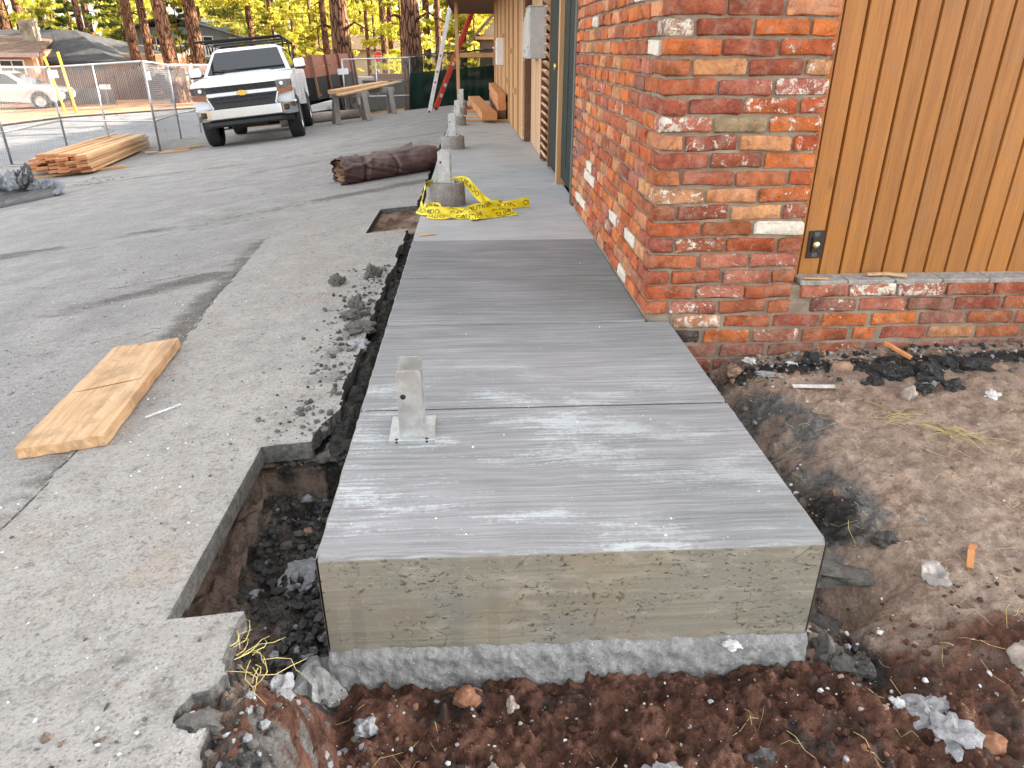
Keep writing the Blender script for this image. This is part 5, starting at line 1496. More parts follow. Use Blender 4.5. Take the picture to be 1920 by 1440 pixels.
# ------------------------------------------------------------------ sawhorses and the boards on them
def sawhorse(x, y, rz, label):
    t = thing('sawhorse', label, 'sawhorse', on_lot(x, y), (0, 0, rz), 'sawhorses carrying boards')
    H = .67
    mb = MB(); mb.bbox((0, 0, H), (1.0, .09, .14), .006); mb.build('top_beam', M['grey_wood'], t)
    for sx in (-1, 1):
        for sy in (-1, 1):
            gx_, gy_ = sx * .40, sy * .30
            c, s_ = math.cos(rz), math.sin(rz)
            wz = float(lot_h(x + gx_ * c - gy_ * s_, y + gx_ * s_ + gy_ * c)) - float(lot_h(x, y))
            mb = MB(); mb.bar((sx * .36, sy * .06, H + .04), (gx_, gy_, wz + .005), .13, .04, (0, 1, 0)); mb.build('leg', M['grey_wood'], t)
        mb = MB(); mb.bbox((sx * .385, 0, .36), (.03, .34, .10), .004); mb.build('brace', M['grey_wood'], t)
sawhorse(-2.78, 18.55, rad(20), 'near grey sawhorse under the boards beside the trailer')
sawhorse(-2.32, 20.55, rad(20), 'far grey sawhorse under the boards, nearer the green screen')
def plank_between(name, a, b, wd, th, mat, label):
    mb = MB(); a = Vector(a); b = Vector(b); mb.bar((0, 0, 0), b - a, wd, th)
    return tag(mb.build(name, M[mat], None, a, bevel=.004), label, 'board', 'boards lying on the sawhorses')
plank_between('sawhorse_board', (-3.10, 17.95, .10), (-2.20, 21.7, .165), .24, .09, 'lumber', 'thick pinkish board lying on the back of the sawhorses')
plank_between('sawhorse_board', (-2.88, 17.65, .045), (-1.85, 22.3, .17), .20, .038, 'board', 'thin pale board lying along the front of the sawhorses')

# ------------------------------------------------------------------ chain link fence panels
def fence_panel(name, a, b, h, label, mid=True, rail=.36, group='temporary chain link panels', za=None, zb=None, mesh_=True, cell=.085):
    a = Vector((a[0], a[1], float(lot_h(*a)) if za is None else za)); b = Vector((b[0], b[1], float(lot_h(*b)) if zb is None else zb))
    d = b - a; L = math.hypot(d.x, d.y)
    t = thing(name, label, 'chain link fence', a, (0, 0, 0), group)
    P = lambda s, z: Vector((d.x * s, d.y * s, d.z * s + z))
    for s in (0, 1):
        mb = MB(); mb.cyl(P(s, .0), P(s, h + .02), .024, .024, 8); mb.build('post', M['fence_steel'], t)
    if mid:
        mb = MB(); mb.cyl(P(.5, .03), P(.5, h), .017, .017, 8); mb.build('mid_post', M['fence_steel'], t)
    for z in (h, h * rail):
        mb = MB(); mb.cyl(P(0, z), P(1, z), .021, .021, 8); mb.build('rail', M['fence_steel'], t)
    u = Vector((-d.y, d.x, 0)).normalized()
    for s in (0, 1):
        mb = MB(); mb.bar(P(s, .025) - u * .30, P(s, .025) + u * .30, .05, .03); mb.build('foot', M['fence_steel'], t)
    if mesh_:
        mb = MB(); z0, z1 = .06, h - .01; H = z1 - z0
        n = int((L + H) / cell)
        for k in range(n):
            c = k * cell - H
            for sg in (1, -1):
                l0, l1 = max(0, c), min(L, c + H)
                if l1 - l0 < .03: continue
                za_, zb_ = (z0 + l0 - c, z0 + l1 - c) if sg > 0 else (z1 - (l0 - c), z1 - (l1 - c))
                mb.cyl(P(l0 / L, za_) + u * .004 * sg, P(l1 / L, zb_) + u * .004 * sg, .0024, .0024, 3, caps=False)
        mb.build('wire_mesh', M['wire'], t, fix=False)
    return t
FH = 1.80
fence_panel('chain_link_fence', (-8.75, 13.7), (-9.35, 17.0), FH, 'leftmost chain link panel, running out of the left edge of the picture', False)
fence_panel('chain_link_fence', (-8.35, 11.4), (-8.75, 13.7), FH, 'chain link panel behind the black plastic sheet', False)
fence_panel('chain_link_fence', (-9.35, 17.0), (-6.36, 15.0), FH, 'chain link panel behind the lumber stack')
fence_panel('chain_link_fence', (-6.36, 15.0), (-7.25, 18.6), FH, 'chain link panel running back beside the pickup truck', False)
fence_panel('chain_link_fence', (-7.25, 18.6), (-7.45, 22.2), FH, 'chain link panel mostly hidden behind the pickup cab', True)
fence_panel('chain_link_fence', (-3.55, 22.55), (-1.46, 22.0), 1.50, 'chain link panel between the trailer and the green screen', True, .30, za=-.72, zb=-.66)
GF = fence_panel('screened_fence', (-1.46, 22.0), (1.06, 22.5), 1.52, 'chain link panel covered by dark green privacy screen at the end of the lot', True, .30, None, za=-.66, zb=-.46, mesh_=False)
nx, nz = 90, 40
X, Zp = np.meshgrid(np.linspace(0, 1, nx), np.linspace(0, 1, nz))
d = (2.52, .5, .20)
def cloth(z0, z1, mat, nm):
    t_ = z0 + (z1 - z0) * Zp
    fold = .05 * np.sin(X * 24 + 1.5 * np.sin(X * 9)) * (1 - .8 * t_) + .03 * (fbm(X * 9, t_ * 2, 5) - .5)
    fold = fold - .14 * np.exp(-(X / .09) ** 2) * (1 - t_)
    link(nm, grid_mesh(nm, d[0] * X + .02 - .10 * np.exp(-(X / .05) ** 2) * (1 - t_), d[1] * X - .04 - np.abs(fold), d[2] * X + t_ * 1.50 + .0 - .03 * (fbm(X * 14, X * 0, 8) - .5) * (t_ > .97), M[mat]), GF)
cloth(.0, .72, 'screen', 'screen_fabric'); cloth(.721, 1.0, 'screen_thin', 'screen_fabric')
mb = MB(); mb.tube([(d[0] * q, d[1] * q - .03, d[2] * q + 1.535 + .012 * math.sin(q * 50)) for q in np.linspace(0, 1, 60)], .016, 6); mb.build('screen_hem', M['black'], GF)
for (x, y, z, w_, h_, lbl) in ((-9.18, 16.85, .55, .26, .17, 'white paper notice on the fence post at the left of the lumber stack panel'), (-6.42, 15.25, .56, .15, .17, 'white paper notice near the fence post beside the pickup truck'), (-3.52, 22.4, .45, .34, .17, 'white paper notice on the fence between trailer and green screen')):
    mb = MB(); mb.bbox((0, 0, 0), (w_, .006, h_), .001)
    tag(mb.build('paper_notice', M['paper'], None, (x, y, z), (0, rad(-4), rad(-12))), lbl, 'notice')

# ------------------------------------------------------------------ ladders
def ladder(name, label, p0, p1, mat, wd, dirw):
    t = thing(name, label, 'ladder', p0)
    p0 = Vector(p0); p1 = Vector(p1); dv = p1 - p0; u = Vector(dirw).normalized()
    for s in (-1, 1):
        mb = MB(); mb.bar(u * wd / 2 * s, dv + u * wd / 2 * s, .03, .105, u.cross(dv).normalized()); mb.build('rail', M[mat], t, bevel=.004)
    n = int(dv.length / .30)
    mb = MB(); mb.cyl(-u * wd / 2, u * wd / 2, .016, .016, 8); rg = mb.mesh('rung', M['galv'])
    for i in range(1, n): link('rung', rg, t, dv * (i / n))
    for s in (-1, 1):
        mb = MB(); mb.bbox(u * wd / 2 * s + Vector((0, 0, .02)), (.05, .09, .06), .008); mb.build('foot', M['rubber'], t)
    if mat == 'ladder_white':
        for f in (.22, .30, .42):
            mb = MB(); mb.bar(dv * f + u * (-wd / 2 - .017) , dv * (f + .018) + u * (-wd / 2 - .017), .002, .05, u.cross(dv).normalized()); mb.build('sticker', M['red_paint'], t)
        mb = MB(); mb.bbox(dv * .80 + u * (-wd / 2), (.10, .06, .14), .01); mb.build('lock', M['black'], t)
    else:
        for f, m_ in ((.12, 'ladder_white'), (.22, 'ladder_white'), (.42, 'ladder_white'), (.46, 'yellow')):
            mb = MB(); mb.bar(dv * f + u * (-wd / 2 - .016), dv * (f + .03) + u * (-wd / 2 - .016), .003, .079, u.cross(dv).normalized()); mb.build('sticker', M[m_], t)
    return t
ladder('ladder', 'white edged ladder standing steeply on the lot, left of the red one', (-.79, 19.35, float(lot_h(-.79, 19.35))), (.02, 20.10, 2.75), 'ladder_white', .40, (-.03, 1, .0))
ladder('ladder', 'red fibreglass ladder leaning to the right against the dark eave', (-.66, 20.05, float(lot_h(-.66, 20.05)) + .02), (.52, 20.62, 2.20), 'red_paint', .40, (-.12, 1, .0))
# ------------------------------------------------------------------ silver car in the driveway, pointing right
SV = thing('parked_car', 'silver crossover car nosing in from the left edge in front of the house', 'car', (-20.85, 35.3, float(lot_h(-20.9, 35.3)) - .02), (0, 0, rad(97)))
prof = [(-2.28, .42), (-2.36, .60), (-2.26, .86), (-1.35, 1.04), (-1.2, 1.06), (2.1, 1.10), (2.32, 1.0), (2.36, .45), (1.80, .34), (1.38, .36, .41, 10, 170), (-1.0, .30), (-1.40, .36, .41, 10, 170), (-1.95, .36)]
car_body(prof, .90, .10, .5, M['car_silver'], SV)
cb = [Vector((-.84, -1.22, 1.03)), Vector((.84, -1.22, 1.03)), Vector((.84, 2.15, 1.08)), Vector((-.84, 2.15, 1.08))]
cm = [Vector((-.66, -.30, 1.55)), Vector((.66, -.30, 1.55)), Vector((.66, 1.70, 1.58)), Vector((-.66, 1.70, 1.58))]
ct = [Vector((-.55, -.1, 1.62)), Vector((.55, -.1, 1.62)), Vector((.55, 1.55, 1.64)), Vector((-.55, 1.55, 1.64))]
mb = MB(); mb.add(cb + cm + ct, [(0, 1, 5, 4), (1, 2, 6, 5), (2, 3, 7, 6), (3, 0, 4, 7), (4, 5, 9, 8), (5, 6, 10, 9), (6, 7, 11, 10), (7, 4, 8, 11), (8, 9, 10, 11)]); mb.build('cab', M['car_silver'], SV, bevel=.04)
pane('windscreen', cb[0], cb[1], cm[1], cm[0], .05, .95, .06, .95, .008, par=SV)
for a, b, c, d in ((cb[1], cb[2], cm[2], cm[1]), (cb[0], cb[3], cm[3], cm[0])):
    pane('side_window', a, b, c, d, .12, .48, .10, .92, .008, par=SV); pane('side_window', a, b, c, d, .51, .90, .10, .92, .008, par=SV)
for s in (-1, 1):
    mb = MB(); mb.bbox((s * .70, -2.22, .78), (.34, .16, .12), .03, Matrix.Rotation(s * .45, 3, 'Z')); mb.build('headlight', M['lens'], SV)
    mb = MB(); mb.bbox((s * .98, -.75, 1.10), (.2, .12, .13), .02); mb.build('side_mirror', M['car_silver'], SV)
    for y in (-1.40, 1.38): wheel(SV, s * .80, y, .36, .22, 'alloy', 5)
mb = MB(); mb.bbox((0, -2.33, .62), (.95, .08, .22), .02); mb.bbox((0, -2.30, .42), (1.3, .1, .1), .02); mb.build('grille', M['black'], SV)
mb = MB(); mb.box((0, 0, .42), (1.4, 3.9, .3)); mb.build('chassis', M['black'], SV)

# ------------------------------------------------------------------ houses
def face(mb, *p): mb.add([Vector(q) for q in p], [tuple(range(len(p)))])
def solid_roof(mb, P, th=.12):
    """thick roof plane from a polygon"""
    n = len(P); Q = [Vector(p) for p in P]; B_ = [q - Vector((0, 0, th)) for q in Q]
    mb.add(Q + B_, [tuple(range(n)), tuple(range(2 * n - 1, n - 1, -1))] + [(i, (i + 1) % n, n + (i + 1) % n, n + i) for i in range(n)])
def window(parent, x, y, z, w_, h_, name='window', mullions=1, frame='white_paint'):
    mb = MB()
    for s in (-1, 1): mb.box((x + s * (w_ / 2 + .03), y, z), (.07, .08, h_ + .14)); mb.box((x, y, z + s * (h_ / 2 + .03)), (w_, .08, .07))
    for i in range(mullions): mb.box((x - w_ / 2 + w_ * (i + 1) / (mullions + 1), y, z), (.05, .06, h_))
    f = mb.build(name, M[frame], parent)
    mb = MB(); mb.box((x, y + .02, z), (w_, .02, h_)); mb.build('pane', M['glass'], f)
    return f
GZ = -1.62
H1 = thing('house', 'small house with grey hip roof, stone chimney and white framed front window', 'house', (-23, 41, GZ))
def hp(mb, name, mat, par=H1, org=(-23, 41, GZ), **k):
    mb.v = [(a - org[0], b - org[1], c - org[2]) for a, b, c in mb.v]
    return mb.build(name, M[mat], par, **k)
mb = MB(); mb.box((-28.9, 45.0, -.3), (13.2, 8.0, 2.7)); mb.box((-19.8, 46.2, -.35), (5.2, 6.2, 2.3)); mb.box((-24.6, 40.95, -.28), (4.4, 1.2, 2.5)); hp(mb, 'wall', 'house_wall')
mb = MB()
solid_roof(mb, [(-35.6, 40.8, .60), (-18.6, 41.3, .46), (-21.9, 44.5, 2.02), (-35.6, 44.6, 2.10)])
solid_roof(mb, [(-18.6, 41.3, .46), (-16.9, 49.6, .40), (-21.9, 44.5, 2.02)])
solid_roof(mb, [(-16.9, 49.6, .40), (-35.6, 49.8, .6), (-35.6, 44.6, 2.10), (-21.9, 44.5, 2.02)])
rf = hp(mb, 'roof', 'shingle')
mb = MB()
solid_roof(mb, [(-27.0, 39.9, .88), (-21.75, 39.9, .86), (-22.6, 43.2, 1.55), (-24.4, 43.2, 1.75), (-27.0, 43.2, 1.75)])
hp(mb, 'porch_roof', 'shingle_brown')
mb = MB(); mb.box((-24.4, 39.86, .78), (5.3, .06, .20)); hp(mb, 'fascia', 'trim_pink')
mb = MB(); mb.box((-23.25, 42.4, 1.35), (.70, .6, 2.2)); ch = hp(mb, 'chimney', 'stone')
wn_ = window(H1, -23.45 + 23, 40.33 - 41, -.02 - GZ, 1.15, 1.05)
mb = MB(); mb.box((-20.9, 43.02, -.35), (1.9, .06, 1.9)); hp(mb, 'dark_door', 'house_grey')
for x in (-20.4, -17.3):
    mb = MB(); mb.box((x, 41.7, -.5), (.12, .12, 2.0)); hp(mb, 'porch_post', 'dark_wood')

O2 = (-21, 57, -1.9)
H2 = thing('house', 'blue grey two storey house with white balcony rail between the left pine trunks', 'house', O2)
mb = MB(); mb.box((-20.8, 61, .3), (8.0, 7.0, 4.4)); hp(mb, 'wall', 'house_grey', H2, O2)
mb = MB()
solid_roof(mb, [(-25.6, 56.6, 2.0), (-21.2, 56.6, 3.3), (-21.2, 65, 3.3), (-25.6, 65, 2.0)]); solid_roof(mb, [(-21.2, 56.6, 3.3), (-15.8, 56.6, 1.75), (-15.8, 65, 1.75), (-21.2, 65, 3.3)])
hp(mb, 'roof', 'shingle', H2, O2)
mb = MB(); mb.box((-20.9, 56.7, .42), (7.0, 1.7, .14)); bal = hp(mb, 'balcony', 'house_grey', H2, O2)
mb = MB(); mb.box((-20.9, 55.9, 1.28), (7.0, .07, .08)); mb.box((-20.9, 55.9, .56), (7.0, .06, .06))
for i in range(36): mb.box((-24.3 + i * .195, 55.9, .92), (.06, .04, .70))
hp(mb, 'balustrade', 'white_paint', H2, O2)
mb = MB()
for x in (-24.2, -20.9, -17.6): mb.box((x, 55.95, -.6), (.16, .16, 2.1))
hp(mb, 'post', 'white_paint', H2, O2)
for x in (-22.6, -19.2): window(H2, x - O2[0], 57.47 - O2[1], 1.25 - O2[2], 1.3, 1.2, 'window', 1)

O3 = (2.6, 43, -1.6)
H3 = thing('house', 'brown cottage with beige gable seen past the end of the long building', 'house', O3)
mb = MB(); mb.box((4.4, 45.4, 0), (7.0, 4.6, 3.2)); hp(mb, 'wall', 'house_brown', H3, O3)
mb = MB(); mb.prism([(.95, 1.72), (8.0, 1.72), (4.4, 5.4)], lambda u, v: Vector((u, 43.05, v)), lambda u, v: Vector((u, 43.25, v))); hp(mb, 'gable', 'beige', H3, O3)
mb = MB()
solid_roof(mb, [(.25, 42.5, 1.5), (4.4, 42.5, 5.65), (4.4, 48, 5.65), (.25, 48, 1.5)], .2); solid_roof(mb, [(4.4, 42.5, 5.65), (8.6, 42.5, 1.5), (8.6, 48, 1.5), (4.4, 48, 5.65)], .2)
hp(mb, 'roof', 'shingle_brown', H3, O3)
mb = MB(); mb.box((1.6, 42.9, 1.62), (2.0, .2, .16)); hp(mb, 'fascia', 'ply', H3, O3)
window(H3, 2.2 - O3[0], 43.08 - O3[1], .5 - O3[2], 1.1, 1.2, 'window', 1)
O4 = (-9, 78, -2)
H4 = thing('house', 'pale cabin with low roof far behind the stop sign among the trees', 'house', O4)
mb = MB(); mb.box((-10, 80, -.4), (9, 5, 3.0)); hp(mb, 'wall', 'beige', H4, O4)
mb = MB(); solid_roof(mb, [(-15.2, 76.8, 1.0), (-4.8, 76.8, 1.0), (-4.8, 80, 2.3), (-15.2, 80, 2.3)]); solid_roof(mb, [(-15.2, 80, 2.3), (-4.8, 80, 2.3), (-4.8, 83.2, 1.0), (-15.2, 83.2, 1.0)]); hp(mb, 'roof', 'shingle_brown', H4, O4)
for x in (-12.4, -8.6): window(H4, x - O4[0], 77.47 - O4[1], -.2 - O4[2], 1.4, 1.1, 'window', 1)

# ------------------------------------------------------------------ wooden fences
def board_fence(name, label, a, b, h, bw_, mat, lean=.0, top_jit=.04):
    az, bz = float(lot_h(*a)) - .06, float(lot_h(*b)) - .06
    t = thing(name, label, 'wooden fence', (a[0], a[1], az))
    a = Vector((*a, az)); b = Vector((*b, bz)); d = b - a; n = int(d.length / bw_); u = d.normalized()
    rz = math.atan2(d.y, d.x)
    mb = MB(); mb.bbox((0, 0, h / 2), (bw_ * .93, .022, h), .003); me = mb.mesh('fence_board', M[mat])
    for i in range(n):
        if random.random() < .02: continue
        link('fence_board', me, t, d * ((i + .5) / n) + Vector((0, 0, random.uniform(-top_jit, top_jit))), (0, random.uniform(-.012, .012), rz))
    mb = MB()
    for z in (h * .25, h * .78): mb.bar(Vector((0, .035, z)), d + Vector((0, .035, z)), .04, .09)
    mb.build('rail', M[mat], t)
    mb = MB()
    for i in range(int(d.length / 2.4) + 1): mb.box(d * min(1, i * 2.4 / d.length) + Vector((0, .07, h / 2)), (.09, .09, h))
    mb.build('post', M[mat], t)
board_fence('wooden_fence', 'long brown vertical board fence beside the house with the grey roof', (-20.6, 40.2), (-14.2, 40.6), 1.52, .15, 'fence_wood')
board_fence('wooden_fence', 'low grey slatted fence in front of the long brown board fence', (-19.25, 37.0), (-17.2, 37.2), .80, .09, 'trash_wood', 0, .01)
board_fence('wooden_fence', 'brown board fence seen between pine trunks behind the pickup truck', (-14.0, 41.6), (-8.6, 44.6), 1.5, .15, 'fence_wood')
RW = thing('retaining_wall', 'low brown timber retaining wall beyond the fence below the stop sign', 'wall', (-3.3, 33.5, -1.0))
for i in range(4):
    mb = MB(); mb.bbox((0, 0, .13 + i * .27), (2.2 - .15 * i, .26, .255), .015); mb.build('timber', M['fence_wood'], RW, color=None)
BK = tag(MB().bbox((0, 0, .6), (1.0, .8, 1.3), .03).build('sunlit_ground_block', M['kerb'], None, (-4.15, 30.5, -1.2), (0, 0, .2), bevel=.02), 'pale block standing in for sunlit ground behind the chain link by the trailer', 'sunlit ground stand-in')  # made-up pale block in place of sunlit ground beyond the fence
GB = thing('dumpster', 'dark grey metal bin with flat lid behind the chain link panel', 'bin', (-3.0, 29.0, -1.25), (0, 0, .1))
mb = MB(); mb.prism([(-.75, .12), (-.85, 1.15), (.85, 1.15), (.75, .12)], lambda u, v: Vector((u, -.5, v)), lambda u, v: Vector((u, .5, v))); mb.build('bin_body', M['grey_paint'], GB)
mb = MB(); mb.bbox((0, 0, 1.19), (1.78, 1.08, .06), .01); mb.build('lid', M['black'], GB)
mb = MB()
for x in (-.4, 0, .4): mb.box((x, -.52, .62), (.06, .05, 1.0))
mb.build('rib', M['grey_paint'], GB)

# mailbox, guy guards, pole, wires, stop sign
MBX = thing('mailbox', 'white roadside mailbox on a wooden post in front of the brown fence', 'mailbox', (-17.0, 36.0, float(lot_h(-17, 36))))
mb = MB(); mb.box((0, 0, .34), (.09, .09, .70)); mb.build('post', M['grey_wood'], MBX)
mb = MB(); mb.prism([(-.09, 0), (.09, 0), (.09, .12)] + [(.09 * math.cos(t), .12 + .09 * math.sin(t)) for t in np.linspace(.3, 2.84, 8)] + [(-.09, .12)], lambda u, v: Vector((-.22, u, .70 + v)), lambda u, v: Vector((.22, u, .70 + v))); mb.build('box', M['white_paint'], MBX)
mb = MB(); mb.box((.15, -.10, .86), (.03, .012, .10)); mb.build('flag', M['stop_red'], MBX)
def tube_thing(name, label, cat, pts, r, mat, group=None, n=8):
    o = thing(name, label, cat, pts[0], group=group)
    mb = MB(); mb.tube([Vector(p) - Vector(pts[0]) for p in pts], r, n); mb.build('tube', M[mat], o)
    return o
g1 = tube_thing('guy_guard', 'right hand yellow guy wire guard leaning in front of the dark house wall', 'guy wire guard', [(-16.1, 31.1, -1.48), (-16.42, 31.4, .95)], .055, 'yellow', 'yellow guy wire guards')
g2 = tube_thing('guy_guard', 'left hand yellow guy wire guard crossing behind the fence post', 'guy wire guard', [(-16.9, 31.8, -1.48), (-17.85, 33.0, .75)], .05, 'yellow', 'yellow guy wire guards')
for g_, p0, p1 in ((g1, (-16.42, 31.4, .95), (-17.9, 33.0, 12)), (g2, (-17.85, 33.0, .75), (-22.0, 39.0, 10))):
    mb = MB(); mb.tube([Vector(p0) - g_.location, Vector(p1) - g_.location], .010, 4); mb.build('wire', M['black'], g_)
UP = thing('utility_pole', 'tall grey brown utility pole rising behind the house with the stone chimney', 'utility pole', (-22.9, 47.5, -1.8), (0, rad(-1), 0))
mb = MB(); mb.cyl((0, 0, 0), (0, 0, 12), .20, .15, 14); mb.build('shaft', M['bark'], UP)
mb = MB(); mb.bbox((0, -.1, 11), (2.4, .12, .14), .01); mb.build('crossarm', M['grey_wood'], UP)
mb = MB()
for x in (-1, -.4, .4, 1): mb.cyl((x, -.1, 11.07), (x, -.1, 11.25), .05, .03, 8)
mb.build('insulator', M['white_plastic'], UP)
for i, (p, q, sag, lbl) in enumerate((((-26, 46, 3.2), (-4.5, 44, 3.0), .25, 'upper overhead wire strung across the trees at left'), ((-26, 46.5, 2.5), (-9, 45, 2.75), .25, 'lower overhead wire strung across the trees at left'), ((-20, 40, 2.85), (-2, 41, 2.4), .15, 'overhead wire passing above the pickup truck'))):
    pts = []
    for t in np.linspace(0, 1, 14): v = Vector(p).lerp(Vector(q), t); v.z -= sag * 4 * t * (1 - t); pts.append(v)
    tube_thing('overhead_wire', lbl, 'wire', pts, .014, 'black', 'overhead wires', 4)
SS = thing('stop_sign', 'red octagonal stop sign on a post beyond the fence', 'stop sign', (-6.65, 58, -2.0), (0, 0, rad(-4)))
Rr = .40
oc = [(Rr * math.cos(rad(22.5 + 45 * k)), Rr * math.sin(rad(22.5 + 45 * k))) for k in range(8)]
zc_ = .52 + 2.0
mb = MB(); mb.prism(oc, lambda u, v: Vector((u, 0, zc_ + v)), lambda u, v: Vector((u, .006, zc_ + v))); mb.build('border', M['white_paint'], SS)
mb = MB(); mb.prism([(u * .93, v * .93) for u, v in oc], lambda u, v: Vector((u, -.004, zc_ + v)), lambda u, v: Vector((u, -.002, zc_ + v))); mb.build('face', M['stop_red'], SS)
mb = MB(); mb.bbox((0, .03, 1.3), (.06, .04, 2.7), .004); mb.build('post', M['galv'], SS)
tm = text_mesh('STOP', .30); tm.materials.append(M['white_paint'])
xs_ = [v.co.x for v in tm.vertices]; ys_ = [v.co.y for v in tm.vertices]
link('lettering', tm, SS, (-(max(xs_) + min(xs_)) / 2, -.008, zc_ - (max(ys_) + min(ys_)) / 2), (rad(90), 0, 0))

# ------------------------------------------------------------------ trees: pines with plated bark and hanging boughs
def crown_mesh(seed, low, top, rmax, nb, per, size):
    rg = np.random.default_rng(seed)
    V = []; leaf = []
    for b in range(nb):
        t = (b + rg.random()) / nb
        z = low + (top - low) * t
        R = rmax * (1 - .78 * t) * rg.uniform(.65, 1.1)
        az = rg.uniform(0, 2 * np.pi)
        droop = rg.uniform(-.28, .05)
        s = np.sort(rg.uniform(.22, 1, per)) ** .8
        c = np.stack([np.cos(az) * s * R, np.sin(az) * s * R, z + droop * s * R + .12 * R * s ** 2], 1)
        c += rg.normal(0, .16 * R * .4, (per, 3)) * np.array([1, 1, .55])
        shade = rg.uniform(0, 1)
        for p in c:
            a = rg.normal(size=3); a /= np.linalg.norm(a); q = np.cross(a, rg.normal(size=3)); q /= np.linalg.norm(q)
            L = size * rg.uniform(.6, 1.3); W_ = L * rg.uniform(.22, .5)
            V += [p - a * L - q * W_ * .3, p - a * L * .2 + q * W_, p + a * L, p + a * L * .1 - q * W_]
            leaf += [np.clip(shade * .6 + rg.uniform(0, .5), 0, 1)] * 4
    V = np.array(V); n = len(V) // 4
    X = V.astype(np.float32)
    me = bpy.data.meshes.new('crown')
    me.vertices.add(len(X)); me.vertices.foreach_set('co', X.ravel())
    me.loops.add(n * 4); me.loops.foreach_set('vertex_index', np.arange(n * 4, dtype=np.int32))
    me.polygons.add(n); me.polygons.foreach_set('loop_start', np.arange(0, n * 4, 4, dtype=np.int32)); me.polygons.foreach_set('loop_total', np.full(n, 4, np.int32))
    me.update(calc_edges=True)
    at = me.attributes.new('leaf', 'FLOAT', 'POINT'); at.data.foreach_set('value', np.array(leaf, np.float32))
    me.materials.append(M['needles'])
    return me
def trunk_mesh(seed, H, limbs, r0=.5):
    rg = random.Random(seed); mb = MB()
    n, m = 18, 40
    P = []
    bx, by = rg.uniform(-.1, .1), rg.uniform(-.1, .1)
    for i in range(m):
        t = (i / (m - 1)) ** 1.25; z = t * H
        r = (r0 * (1 - .82 * t) + .28 * r0 * math.exp(-z / .5))
        for k in range(n):
            a = 2 * math.pi * k / n
            rr = r * (1 + .05 * math.sin(a * 3 + z * .7 + seed) + .07 * (float(vn(np.array(a * 2.2 + 9.), np.array(z * 1.3 + seed), 3)) - .5))
            P.append((rr * math.cos(a) + bx * math.sin(z * .3), rr * math.sin(a) + by * math.sin(z * .25), z))
    mb.add(P, [(i * n + k, i * n + (k + 1) % n, (i + 1) * n + (k + 1) % n, (i + 1) * n + k) for i in range(m - 1) for k in range(n)], 0, True)
    for _ in range(limbs):
        z = rg.uniform(2.2, H * .8); a = rg.uniform(0, 6.28); L = rg.uniform(.8, 2.6) * (1 - .5 * z / H)
        p0 = Vector((.1 * math.cos(a), .1 * math.sin(a), z))
        mb.tube([p0, p0 + Vector((math.cos(a) * L * .5, math.sin(a) * L * .5, .10 * L)), p0 + Vector((math.cos(a + .2) * L, math.sin(a + .2) * L, -.05 * L))], [.055, .035, .012], 5)
    return mb.mesh('trunk', M['bark'], fix=False)
TRK = [trunk_mesh(i, 17, 9) for i in range(4)]
CRW = [crown_mesh(1, 3.4, 18, 3.4, 46, 110, .20), crown_mesh(2, 2.8, 17, 3.2, 50, 110, .19), crown_mesh(3, 4.6, 18, 3.6, 42, 110, .21), crown_mesh(4, 6.5, 19, 3.6, 40, 100, .23)]
YNG = [crown_mesh(11, .6, 5.4, 1.8, 46, 100, .105), crown_mesh(12, .5, 4.4, 2.0, 42, 110, .10)]
rt = random.Random(21)
def tree(x, y, dia, label, crown=None, gold=.5, h=1.0, young=False, lean=0.0, cz=None):
    z = float(lot_h(x, y)) - .12 - .010 * max(0, min(60, y - 30)) - (.25 if x > -7 and y > 24 else 0)
    t = thing('pine_tree' if not young else 'young_tree', label, 'tree', (x, y, z), (0, rad(lean), rt.uniform(0, 6.28) if not lean else 0), 'pine trees beyond the lot' if not young else 'sunlit young trees beyond the lot')
    r = dia / 1.0
    link('trunk', TRK[rt.randrange(4)], t, (0, 0, 0), (0, 0, rt.uniform(0, 6)), (r, r, h) if not young else (r, r, .34 * h))
    c = crown if crown is not None else rt.randrange(4)
    s = rt.uniform(.85, 1.15)
    link('crown', (YNG if young else CRW)[c], t, (0, 0, 0 if cz is None else cz), (0, 0, rt.uniform(0, 6)), (s, s, h), (1, 1, 1, gold))
    return t
